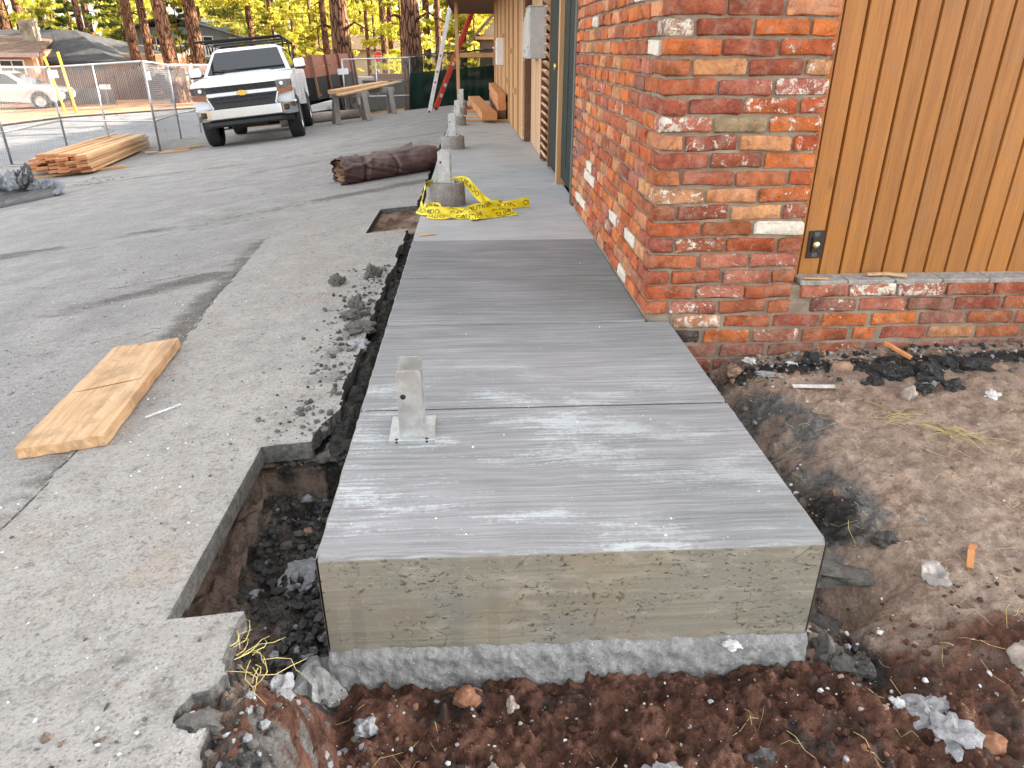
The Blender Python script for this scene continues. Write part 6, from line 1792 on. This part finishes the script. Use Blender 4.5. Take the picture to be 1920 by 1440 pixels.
# the trunks that the photograph lets one tell apart, left to right
for x, y, d, c, g_, lbl in (
    (-28.8, 50, .95, 2, .7, 'thick sunlit pine trunk at the far left edge above the roof'),
    (-27.9, 50.5, .85, 2, .6, 'sunlit pine trunk just left of the stone chimney'),
    (-28.3, 60, .70, 0, .3, 'dark pine trunk right of the chimney, behind the grey roof'),
    (-17.8, 42, .60, 2, .8, 'left one of two close lit pine trunks at the end of the grey roof'),
    (-16.0, 39.4, .50, 2, .5, 'right one of two close lit pine trunks at the end of the grey roof'),
    (-13.7, 36.3, .74, 3, .4, 'thick dark leaning pine trunk in front of the brown fence'),
    (-13.3, 38.6, .74, 2, .6, 'thick half lit pine trunk just left of the pickup cab'),
    (-20.1, 60, .30, 0, .6, 'thin pine trunk behind the roof rack of the pickup'),
    (-21.0, 70, .70, 1, .4, 'far pine trunk above the pickup windscreen'),
    (-13.6, 50, .46, 0, .4, 'dark slim pine trunk right behind the pickup roof'),
    (-17.3, 70, .48, 1, .8, 'far slim pine trunk among yellow foliage above the pickup'),
    (-16.5, 75, .42, 0, .8, 'farthest slim pine trunk left of the dump trailer'),
    (-10.8, 55, .32, 1, .9, 'short visible pine trunk above the trailer front'),
    (-8.05, 45, .44, 3, .5, 'dark pine trunk just left of the big one above the trailer'),
    (-4.09, 26.2, .70, 3, .4, 'big plated pine trunk directly behind the dump trailer'),
    (-7.6, 60, .34, 0, .8, 'thin pine trunk left of the stop sign'),
    (-8.3, 70, .28, 1, .9, 'very thin pine trunk behind the stop sign'),
    (-3.9, 38, .38, 2, .7, 'red brown pine trunk just right of the stop sign'),
    (-4.75, 50, .46, 1, .9, 'bright lit pine trunk between stop sign and biggest trunk'),
    (-1.54, 24.3, .66, 3, .5, 'biggest plated pine trunk at the left end of the green screen'),
    (-2.2, 45, .50, 2, .5, 'dark pine trunk left of the white ladder above the screen'),
    (-1.33, 40, .34, 2, .6, 'slim dark pine trunk beside the white ladder'),
    (-1.31, 60, .34, 0, .9, 'far thin pine trunk between the two ladders'),
    (0.0, 45, .30, 1, .7, 'slim dark pine trunk right of the red ladder'),
    (0.36, 60, .30, 0, .7, 'far slim pine trunk by the beige gable'),
    (1.4, 70, .28, 0, .8, 'farthest pine trunk under the dark eave')):
    tree(x, y, d, lbl, c, g_, rt.uniform(.9, 1.15), lean=(-2.5 if 'leaning' in lbl else 0))
# broken stub with torn bark on the big trunk
YT = [(-26, 52.5, .3), (-24.2, 56, .45), (-19.6, 52, .5), (-17.5, 48, .35), (-15.2, 55, .65), (-12.4, 60, .6), (-11.8, 48, .55), (-9.8, 62, .95), (-10.2, 54, .95), (-3.6, 47, .9), (-9.8, 40, .75), (-3.2, 56, .95), (-1.2, 52, .9), (-.2, 44, .95), (.6, 54, .9), (-2.9, 36, .8), (2.6, 62, .8), (-21.5, 64, .6), (-18.0, 66, .75), (-29.5, 56, .35)]
wh = ['far left behind the roof', 'behind the grey roof ridge', 'right of the roof ridge', 'behind the two close lit trunks', 'above the balcony house roof', 'above the pickup windscreen', 'just right of the pickup roof', 'above the dump trailer', 'beyond the big trunk at the trailer', 'left of the stop sign', 'over the trailer planks', 'between stop sign and biggest trunk', 'behind the white ladder', 'between the two ladders', 'right of the red ladder', 'by the biggest trunk', 'past the beige gable', 'far behind the balcony house', 'far behind the pickup', 'at the far left edge']
for (x, y, g_), q in zip(YT, wh):
    tree(x, y, .16, 'bushy young tree with yellow green foliage ' + q, rt.randrange(2), g_, rt.uniform(.9, 1.3), True)
# rest of the wood: one mass far behind, and the pines that shade the street from the right
FW = MB
def far_wood():
    rg = np.random.default_rng(5)
    V = []; F = []; leaf = []
    for i in range(105):
        x = rg.uniform(-75, 30); y = rg.uniform(85, 150); zb = -2.6; H = rg.uniform(12, 20); r = rg.uniform(.15, .3)
        b = len(V)
        for k in range(6):
            a = k / 6 * 2 * np.pi; V.append((x + r * np.cos(a), y + r * np.sin(a), zb)); leaf.append(0)
        for k in range(6):
            a = k / 6 * 2 * np.pi; V.append((x + .4 * r * np.cos(a), y + .4 * r * np.sin(a), zb + H)); leaf.append(0)
        F += [((b + k, b + (k + 1) % 6, b + 6 + (k + 1) % 6, b + 6 + k), 0) for k in range(6)]
        for q in range(170):
            t = rg.uniform(.12, 1); R = 3.2 * (1.05 - .8 * t); a = rg.uniform(0, 6.28); s = rg.uniform(.1, 1)
            p = np.array([x + np.cos(a) * R * s, y + np.sin(a) * R * s, zb + H * t])
            u = rg.normal(size=3); u /= np.linalg.norm(u); v = np.cross(u, rg.normal(size=3)); v /= np.linalg.norm(v)
            L = rg.uniform(.35, .8); W_ = L * rg.uniform(.35, .6); b = len(V)
            V += [tuple(p - u * L), tuple(p + v * W_), tuple(p + u * L), tuple(p - v * W_)]; leaf += [rg.uniform(0, 1)] * 4
            F.append(((b, b + 1, b + 2, b + 3), 1))
    me = bpy.data.meshes.new('far_wood'); me.from_pydata([tuple(map(float, v)) for v in V], [], [f for f, _ in F])
    me.materials.append(M['bark']); me.materials.append(M['needles'])
    me.polygons.foreach_set('material_index', [m for _, m in F])
    at = me.attributes.new('leaf', 'FLOAT', 'POINT'); at.data.foreach_set('value', np.array(leaf, np.float32))
    return tag(link('far_wood', me, color=(1, 1, 1, .6)), 'far off pine wood closing the view behind all the trees', 'wood', kind='stuff')
far_wood()
# ------------------------------------------------------------------ stones, clods, scraps
def rock_mesh(seed, mat, sub=2, amp=.5, flat=1.0, sharp=False):
    bm = bmesh.new(); bmesh.ops.create_icosphere(bm, subdivisions=sub, radius=1)
    rg = random.Random(seed); o = Vector((rg.uniform(0, 50), rg.uniform(0, 50), rg.uniform(0, 50)))
    from mathutils import noise as mn
    for v in bm.verts:
        d = v.co.normalized()
        k = 1 + amp * mn.noise(d * 1.3 + o) + amp * .55 * mn.noise(d * 3.1 + o) + amp * .38 * mn.noise(d * 7.0 + o) + (amp * .26 * mn.noise(d * 15.0 + o) if sub > 2 else 0)
        v.co = d * k; v.co.z *= flat
    me = bpy.data.meshes.new('stone'); bm.to_mesh(me); bm.free(); me.materials.append(M[mat])
    me.polygons.foreach_set('use_smooth', [not sharp] * len(me.polygons)); return me
def stone(name, label, cat, x, y, size, mat, seed, flat=1.0, amp=.5, rz=0, z=None, group=None, sub=4, sharp=False, tilt=(0, 0)):
    zz = soil_z(x, y) if z is None else z
    if name in ('concrete_chunk', 'asphalt_lump'): sub, sharp, amp = 3, True, amp * 1.15
    o = link(name, rock_mesh(seed, mat, sub, amp, flat, sharp), None, (x, y, zz), (tilt[0], tilt[1], rz), size)
    return tag(o, label, cat, group)
S = stone
# beside the trench
S('clod', 'left dark mortar clod of the pair on the paving beside the gap', 'clod', -.405, 2.585, (.040, .036, .034), 'clod', 1, z=float(lot_h(-.405, 2.585)) + .018, group='mortar clods beside the gap', amp=.8)
S('clod', 'right dark mortar clod of the pair, next to the gap', 'clod', -.215, 2.67, (.038, .035, .038), 'clod', 2, z=float(lot_h(-.215, 2.67)) + .025, group='mortar clods beside the gap', amp=.8)
S('clod', 'largest knobbly mortar clod at the edge of the gap', 'clod', -.215, 2.06, (.036, .042, .040), 'clod', 3, z=float(lot_h(-.2, 2.0)) + .02, group='mortar clods beside the gap', amp=.8)
S('clod', 'low mortar clod touching the front of the largest one', 'clod', -.205, 1.955, (.052, .040, .026), 'clod', 4, z=float(lot_h(-.2, 2.0)) + .014, group='mortar clods beside the gap', amp=.7)
S('clod', 'broad flattened mortar clod slumped into the gap', 'clod', -.150, 1.76, (.060, .06, .028), 'clod', 5, z=float(lot_h(-.15, 1.8)) + .004, group='mortar clods beside the gap', amp=.7)
S('clod', 'pale crumbly mortar clod nearest the steel post base in the gap', 'clod', -.13, 1.56, (.045, .04, .03), 'chunk', 6, z=float(lot_h(-.15, 1.6)) - .005, group='mortar clods beside the gap', amp=.7)
# front of the slab
S('stone', 'rounded brown cobble half buried under the middle of the slab foot', 'stone', .345, -.085, (.036, .03, .026), 'red_stone', 10, .9, .25, group='stones in the red soil')
S('stone', 'upright pale pink stone leaning on the slab foot beside the cobble', 'stone', .452, -.115, (.016, .018, .032), 'pale_stone', 11, 1, .5, group='stones in the red soil')
S('stone', 'long narrow white crusted stone in the red soil at bottom centre', 'stone', .402, -.285, (.013, .040, .016), 'pale_stone', 12, 1, .6, group='stones in the red soil')
S('stone', 'smooth oval orange and white stone at bottom centre', 'stone', .462, -.285, (.019, .033, .018), 'tan_stone', 13, 1, .25, group='stones in the red soil')
S('stone', 'large rust red stone at the bottom edge left of centre', 'stone', .105, -.305, (.030, .038, .024), 'red_stone', 14, 1, .5, group='stones in the red soil')
S('concrete_chunk', 'grey crumbling concrete lump at the bottom edge right of centre', 'concrete chunk', .765, -.325, (.050, .032, .022), 'chunk', 15, 1, .7, group='broken concrete lumps')
S('concrete_chunk', 'big grey concrete lump leaning on the left corner of the slab foot', 'concrete chunk', -.035, -.045, (.055, .070, .052), 'rough_con', 16, 1, .5, group='broken concrete lumps', tilt=(.3, .2))
S('concrete_chunk', 'small grey concrete lump in the red soil beside the left slab corner', 'concrete chunk', .10, -.16, (.026, .022, .022), 'chunk', 17, 1, .7, group='broken concrete lumps')
S('concrete_chunk', 'flat pale concrete slab fragment lying in the pit', 'concrete chunk', -.165, .345, (.055, .075, .012), 'chunk', 18, 1, .5, group='broken concrete lumps', tilt=(.25, -.15), sharp=True, sub=2)
S('stone', 'small orange stone in the far half of the pit', 'stone', -.165, .52, (.018, .017, .014), 'tan_stone', 19, 1, .3, group='stones in the pit')
S('stone', 'grey rounded stone in the middle of the pit', 'stone', -.205, .20, (.026, .020, .016), 'chunk_dark', 20, 1, .3, group='stones in the pit')
S('concrete_chunk', 'dark rubble lump against the left side of the slab in the pit', 'concrete chunk', -.045, .25, (.045, .055, .045), 'chunk_dark', 21, 1, .7, group='broken concrete lumps')
S('concrete_chunk', 'rugged grey concrete lump on the ground in front of the paving corner', 'concrete chunk', -.155, -.385, (.040, .026, .020), 'clod', 22, 1, .6, group='broken concrete lumps', z=-.075)
S('concrete_chunk', 'white crusted concrete crumb by the yellow roots', 'concrete chunk', -.045, -.245, (.022, .03, .018), 'chunk', 23, 1, .8, group='broken concrete lumps')
# right of the slab
S('concrete_chunk', 'largest pale concrete lump lying off the right front corner of the slab', 'concrete chunk', 1.455, -.185, (.055, .042, .030), 'chunk', 30, 1, .6, group='broken concrete lumps', rz=.3)
S('concrete_chunk', 'second pale concrete lump touching the largest one off the right corner', 'concrete chunk', 1.47, -.265, (.050, .045, .022), 'chunk', 31, 1, .7, group='broken concrete lumps', rz=1.2)
S('stone', 'rounded orange stone in front of the pale concrete lumps', 'stone', 1.55, -.285, (.032, .026, .024), 'red_stone', 32, 1, .25, group='stones in the red soil')
S('stone', 'big pinkish boulder face half buried at the right edge', 'stone', 1.80, -.10, (.075, .065, .055), 'pale_stone', 33, 1, .3, group='stones in the red soil')
S('concrete_chunk', 'crusty concrete ledge beside the right slab edge above the hollow', 'concrete chunk', 1.46, .34, (.15, .065, .030), 'clod', 34, 1, .6, group='broken concrete lumps', rz=-.1)
S('concrete_chunk', 'knob of grey concrete at the end of the crusty ledge', 'concrete chunk', 1.635, .36, (.036, .032, .026), 'chunk_dark', 35, 1, .5, group='broken concrete lumps')
S('concrete_chunk', 'dark gravelly mortar heap against the right slab edge', 'concrete chunk', 1.36, .56, (.11, .13, .03), 'chunk_dark', 36, 1, .7, group='broken concrete lumps')
S('concrete_chunk', 'dark flat lump in the hollow at the right front corner', 'concrete chunk', 1.345, .14, (.07, .05, .022), 'chunk_dark', 37, 1, .6, group='broken concrete lumps')
S('concrete_chunk', 'grey slab fragment standing on edge by the right front corner', 'concrete chunk', 1.30, .005, (.030, .05, .035), 'clod', 38, 1, .6, group='broken concrete lumps', tilt=(.5, .3))
S('concrete_chunk', 'dark lump at the foot of the right front corner', 'concrete chunk', 1.355, -.045, (.05, .045, .03), 'chunk_dark', 39, 1, .7, group='broken concrete lumps')
S('stone', 'smooth tan cobble on the dirt below the knee wall', 'stone', 1.965, 1.385, (.052, .034, .036), 'tan_stone', 40, 1, .18, group='stones near the knee wall')
S('stone', 'angular reddish stone by the slab under the brick corner', 'stone', 1.515, 1.455, (.036, .03, .03), 'tan_stone', 41, 1, .4, group='stones near the knee wall')
S('stone', 'pointed grey stone standing among the black lumps', 'stone', 2.12, 1.13, (.024, .022, .05), 'pale_stone', 42, 1, .4, group='stones near the knee wall')
S('concrete_chunk', 'flat pale mortar scrap left of the tan cobble', 'concrete chunk', 1.64, 1.37, (.060, .022, .012), 'chunk', 43, 1, .5, group='broken concrete lumps', rz=-.4)
for i, (x, y, sx, lbl) in enumerate(((2.16, 1.33, .075, 'grey topped black asphalt lump left in the row below the knee wall'), (2.30, 1.30, .085, 'largest black asphalt lump with white crust below the knee wall'), (2.42, 1.39, .070, 'flat black asphalt lump behind the largest one'), (2.53, 1.36, .065, 'rounded black asphalt lump right of the largest one'), (2.34, 1.19, .050, 'small black asphalt lump in front of the largest one'), (2.20, 1.17, .042, 'little dark asphalt lump beside the pointed stone'), (2.83, 1.40, .060, 'black asphalt lump at the right edge of the picture'), (2.05, 1.27, .045, 'dark asphalt crumb just right of the tan cobble'), (1.86, 1.47, .05, 'dark asphalt crumb tucked under the knee wall'))):
    S('asphalt_lump', lbl, 'asphalt lump', x, y, (sx, sx * .75, sx * .55), 'chunk_black', 50 + i, .9, .55, rz=i * .9, group='asphalt lumps below the knee wall', sub=3)
for i, (x, y, sx, lbl) in enumerate(((2.27, 1.24, .04, 'white plaster crust on the dirt in front of the asphalt lumps'), (2.46, 1.12, .035, 'white plaster crumb right of the pointed stone'), (1.60, 1.50, .030, 'white plaster crumb close to the foot of the knee wall'), (1.78, 1.47, .028, 'pale plaster flake under the knee wall'), (2.66, 1.10, .03, 'white plaster flake far right on the dirt'), (1.40, -.165, .018, 'cluster of white crumbs in front of the right slab corner'), (1.02, -.03, .020, 'white patch of paste on the right of the slab foot'))):
    S('plaster_bit', lbl, 'plaster scrap', x, y, (sx, sx * .7, sx * .3), 'white_bit' if i != 0 else 'chunk', 70 + i, 1, .8, group='white plaster scraps', rz=i, z=None if i != 6 else -.30)
def chip(name, label, cat, pts, wd, th, mat, group=None):
    mb = MB(); p0 = Vector(pts[0]); u = Vector((0, 0, 1))
    for a, b in zip(pts, pts[1:]): mb.bar(Vector(a) - p0, Vector(b) - p0, wd, th)
    return tag(mb.build(name, M[mat], None, p0, bevel=None), label, cat, group)
def on_soil(x, y, dz=.006): return (x, y, soil_z(x, y) + dz)
chip('wood_scrap', 'white splinter of wood lying on the brown dirt right of the slab', 'wood scrap', [on_soil(1.69, 1.245, .012), on_soil(1.75, 1.24, .014), on_soil(1.86, 1.225, .012)], .022, .006, 'white_bit', 'wood scraps')
chip('wood_scrap', 'orange wood splinter leaning on the lowest bricks of the knee wall', 'wood scrap', [on_soil(2.20, 1.50, .05), on_soil(2.29, 1.42, .02)], .022, .012, 'beam', 'wood scraps')
chip('wood_scrap', 'long orange wood splinter lying on the knee wall sill', 'wood scrap', [(2.11, 1.60, .180), (2.20, 1.60, .182), (2.275, 1.572, .178)], .016, .010, 'board', 'wood scraps')
chip('wood_scrap', 'thin wood sliver at the left end of the knee wall sill', 'wood scrap', [(1.815, 1.575, .175), (1.92, 1.566, .173)], .010, .006, 'lumber', 'wood scraps')
chip('wood_scrap', 'dark twig at the left end of the knee wall sill', 'wood scrap', [(1.84, 1.60, .178), (1.885, 1.592, .18)], .010, .006, 'grey_wood', 'wood scraps')
chip('wood_scrap', 'small pale wood chip on the slab before the caution tape', 'wood scrap', [(.03, 3.16, .005), (.13, 3.19, .006)], .022, .005, 'lumber', 'wood scraps')
chip('wood_scrap', 'thin white strip of wood on the paving right of the lone plank', 'wood scrap', [on_lot(-.84, 1.02, .006), on_lot(-.74, 1.10, .008)], .008, .005, 'white_bit', 'wood scraps')
chip('wood_scrap', 'brown curled bark strip on the dirt near the torn clear film', 'wood scrap', [on_soil(1.80, .21, .012), on_soil(1.83, .26, .02), on_soil(1.86, .29, .015)], .018, .006, 'beam', 'wood scraps')
chip('wood_scrap', 'little yellowish wood chip below the orange stone at lower right', 'wood scrap', [on_soil(1.36, -.335), on_soil(1.41, -.34)], .010, .006, 'lumber', 'wood scraps')
chip('wood_scrap', 'orange wood flake near the right edge below the asphalt lumps', 'wood scrap', [on_soil(2.50, .98), on_soil(2.62, .96)], .022, .006, 'beam', 'wood scraps')
chip('rod', 'dark thin metal rod lying across the pit', 'rod', [(-.205, .19, -.362), (-.105, .305, -.345)], .006, .006, 'black_steel')
chip('slab_hole', 'dark round stake hole in the slab foot right of centre', 'hole', [(.985, -.060, -.372), (.985, -.060, -.418)], .014, .012, 'black')
# torn piece of clear film
X, Y = np.meshgrid(np.linspace(-.06, .06, 26), np.linspace(-.05, .05, 22))
kp = (np.hypot(X[:-1, :-1] * 1.1, Y[:-1, :-1]) + .03 * (fbm(X[:-1, :-1] * 40, Y[:-1, :-1] * 40, 3) - .5)) < .046
tag(link('plastic_film', grid_mesh('plastic_film', X, Y, .012 + .028 * billow(X * 16 + Y * 9, Y * 16, 5, 3), M['film'], kp), None, (1.685, .20, soil_z(1.685, .20) - .008), (.2, 0, .4)), 'torn scrap of cloudy clear film on the dirt right of the slab corner', 'plastic film')

# dry grass and roots -----------------------------------------------------------------------------------
def tuft(name, label, cat, x, y, n, L, mat, seed, r=.0010, spread=1.0, aim=None, z=None, group=None):
    rg = random.Random(seed); z0 = soil_z(x, y) if z is None else z
    mb = MB()
    for i in range(n):
        a = rg.uniform(0, 6.28) if aim is None else aim + rg.gauss(0, .55) + (math.pi if rg.random() < .25 else 0)
        l = L * rg.uniform(.35, 1.0); ox, oy = rg.uniform(-.03, .03) * spread, rg.uniform(-.03, .03) * spread
        p = [Vector((ox, oy, .004))]; up = rg.uniform(.02, .22)
        for k in range(1, 5):
            a += rg.uniform(-1.0, 1.0) if mat == 'root' else rg.uniform(-.35, .35)
            s = l / 4
            zz = .005 + l * up * math.sin(math.pi * k / 4.4) * .55
            q = p[-1] + Vector((math.cos(a) * s, math.sin(a) * s, 0)); q.z = zz; p.append(q)
        mb.tube(p, [r, r, r * .9, r * .7, r * .4], 4)
    return tag(mb.build(name, M[mat], None, (x, y, z0), fix=False), label, cat, group)
tuft('dry_grass', 'tuft of dry straw lying on the dirt below the asphalt lumps, left part', 'dry grass', 1.98, 1.00, 14, .20, 'straw', 1, aim=-.5, group='dry grass tufts')
tuft('dry_grass', 'denser tuft of dry straw lying on the dirt right of the first', 'dry grass', 2.16, .86, 30, .17, 'straw', 2, spread=1.6, aim=-.8, group='dry grass tufts')
tuft('dry_grass', 'long single straw stalks at the right edge of the dirt', 'dry grass', 2.28, .70, 4, .28, 'straw', 3, aim=0.0, group='dry grass tufts')
tuft('root_tangle', 'yellow branching roots hanging over the paving corner before the pit', 'roots', -.165, -.215, 17, .12, 'root', 5, .0010, aim=1.4, z=-.085, group='yellow roots')
tuft('root_tangle', 'yellow roots spreading right towards the slab corner', 'roots', -.105, -.215, 11, .15, 'root', 6, .0010, aim=.1, z=-.10, group='yellow roots')
tuft('weed', 'small green weeds growing in a crack in front of the lumber stack', 'weed', -5.2, 10.05, 60, .07, 'weed', 8, .004, 14, None, float(lot_h(-5.2, 10.05)))
# loose straws, needles and twigs over the dirt: too many to count
def scatter_straw():
    rg = random.Random(3); mb = MB()
    for i in range(230):
        x = rg.uniform(1.3, 2.7) if i < 190 else rg.uniform(-.1, 1.3); y = rg.uniform(-.6, 1.35) if i < 190 else rg.uniform(-.6, -.1)
        a = rg.uniform(0, 6.28); L = rg.uniform(.02, .10) * (1.0 if rg.random() < .8 else 1.7); z = soil_z(x, y) + .006
        p = [Vector((x, y, z))]
        for k in range(3):
            a += rg.uniform(-.3, .3); q = p[-1] + Vector((math.cos(a) * L / 3, math.sin(a) * L / 3, 0)); q.z = soil_z(q.x, q.y) + .006; p.append(q)
        mb.tube(p, .0007 * rg.uniform(.7, 1.4), 3)
    tag(mb.build('straw_litter', M['straw'], fix=False), 'loose straws and pine needles strewn over the brown dirt', 'straw litter', kind='stuff')
scatter_straw()
# gravel and crumbs -------------------------------------------------------------------------------------
PROT = [[(v.co.copy()) for v in rock_mesh(900 + i, 'chunk', 1, .6).vertices] for i in range(5)]
PF = [tuple(p.vertices) for p in rock_mesh(900, 'chunk', 1, .6).polygons]
def gravel(name, label, mats, gen, n, seed):
    rg = random.Random(seed); V = []; F = []; MI = []
    for i in range(n):
        r = gen(rg)
        if r is None: continue
        x, y, z, s, mi = r
        R = Euler((rg.uniform(0, 6), rg.uniform(0, 6), rg.uniform(0, 6))).to_matrix()
        b = len(V); sc_ = Vector((s * rg.uniform(.7, 1.3), s * rg.uniform(.7, 1.3), s * rg.uniform(.5, .9)))
        for v in PROT[rg.randrange(5)]:
            q = R @ v; V.append((x + q.x * sc_.x, y + q.y * sc_.y, z + q.z * sc_.z))
        F += [tuple(k + b for k in f) for f in PF]; MI += [mi] * len(PF)
    me = bpy.data.meshes.new(name); me.from_pydata(V, [], F)
    for m in mats: me.materials.append(M[m])
    me.polygons.foreach_set('material_index', MI); me.update()
    return tag(link(name, me), label, 'gravel', kind='stuff')
def g_lot(rg):
    y = -.6 + 4.6 * rg.random() ** 1.8; x = rg.uniform(-2.2, -.14)
    if x > PITX - .02 and -.14 < y < .72: return None
    if x > -.2 and y < -.05: return None
    s = .0018 + .0045 * rg.random() ** 3
    return x, y, float(lot_h(x, y)) + s * .2, s, rg.choices((0, 1, 2, 3), (5, 3, 3, 1))[0]
gravel('grit', 'fine pale grit scattered over the near paving', ['chunk', 'white_bit', 'clod', 'tan_stone'], g_lot, 2600, 1)
def g_spill(rg):
    y = rg.uniform(.72, 2.9); x = -.13 - abs(rg.gauss(0, .11))
    s = .003 + .011 * rg.random() ** 2.5
    return x, y, float(lot_h(x, y)) + s * .35, s, rg.choices((0, 1, 2), (6, 4, 2))[0]
gravel('rubble', 'dark mortar crumbs spilled on the paving along the gap', ['clod', 'chunk_dark', 'chunk'], g_spill, 480, 2)
def g_gap(rg):
    y = .70 + 9 * rg.random() ** 2; x = rg.uniform(-.13, -.012)
    s = .007 + .022 * rg.random() ** 2
    return x, y, float(lot_h(x, y)) - .075 + .02 * math.sin(y * 9), s, rg.choices((0, 1), (8, 3))[0]
gravel('rubble', 'dark rubble filling the narrow gap beside the walkway', ['chunk_dark', 'clod'], g_gap, 1500, 3)
def g_pit(rg):
    y = rg.uniform(-.12, .70); x = rg.uniform(-.31, -.01)
    if x < -.17 and rg.random() < .55: return None
    s = .002 + .017 * rg.random() ** 4
    return x, y, soil_z(x, y) + s * .3, s, rg.choices((0, 1, 2), (9, 2, 1))[0]
gravel('rubble', 'black rubble covering the right side of the pit', ['chunk_dark', 'clod', 'chunk'], g_pit, 3600, 4)
def g_front(rg):
    x = rg.uniform(-.25, 2.3); y = rg.uniform(-.7, -.07) if rg.random() < .75 else rg.uniform(-.3, .5)
    if y > -.06 and x < 1.27: return None
    s = .001 + .008 * rg.random() ** 5
    return x, y, soil_z(x, y) + s * .3, s, rg.choices((0, 1, 2, 3, 4), (5, 6, 3, 3, 2))[0]
gravel('pebbles', 'pebbles and white crumbs strewn through the red soil', ['chunk', 'white_bit', 'red_stone', 'tan_stone', 'pale_stone'], g_front, 1700, 5)
def g_corner(rg):
    x = rg.uniform(-.22, .12); y = rg.uniform(-.68, -.16); s = .0015 + .010 * rg.random() ** 4
    return x, y, soil_z(x, y) + s * .25, s, rg.choices((0, 1, 2), (3, 7, .3))[0]
gravel('rubble', 'grey crumbled concrete by the broken paving corner', ['chunk', 'clod', 'white_bit'], g_corner, 900, 10)
def g_clods(rg):
    x = rg.uniform(-.1, 2.2); y = rg.uniform(-.7, -.05) if x < 1.25 else rg.uniform(-.7, .2)
    s = .0015 + .010 * rg.random() ** 5
    return x, y, soil_z(x, y) + s * .1, s, 0
M['soil_clod'] = plain('red_soil_clod', (.075, .028, .017), .95, 0, .4, 40, .5)
gravel('soil_crumbs', 'crumbly red soil clods in front of the slab', ['soil_clod'], g_clods, 2400, 6)
def g_right(rg):
    x = 1.27 + abs(rg.gauss(0, .13)) if rg.random() < .55 else rg.uniform(1.3, 2.9); y = rg.uniform(.0, 1.5)
    s = .0015 + (.011 if x < 1.5 else .005) * rg.random() ** 3
    return x, y, soil_z(x, y) + s * .3, s, rg.choices((0, 1, 2, 3, 4), (5, 6, 2, 1, 2) if x < 1.5 else (4, 1, 2, 1, 4))[0]
gravel('pebbles', 'grey mortar crumbs and pebbles on the dirt right of the slab', ['clod', 'chunk_dark', 'chunk', 'white_bit', 'tan_stone'], g_right, 1700, 7)
def g_wall(rg):
    x = rg.uniform(1.3, 3.0); y = 1.545 - abs(rg.gauss(0, .12))
    s = .002 + .013 * rg.random() ** 3
    return x, y, soil_z(x, y) + s * .3, s, rg.choices((0, 1, 2, 3), (4, 5, 2, 2))[0]
gravel('rubble', 'dark crumbs and plaster bits along the foot of the knee wall', ['chunk_black', 'clod', 'tan_stone', 'chunk'], g_wall, 900, 8)
def g_slab(rg):
    x = rg.uniform(.03, 1.18); y = .02 + 3 * rg.random() ** 2
    if x > 1.08 and y > 1.5: return None
    s = .0012 + .0028 * rg.random() ** 3
    return x, y, s * .4, s, rg.choices((0, 1), (3, 2))[0]
gravel('grit', 'tiny specks of grit lying on the front slab', ['chunk', 'white_bit'], g_slab, 120, 9)
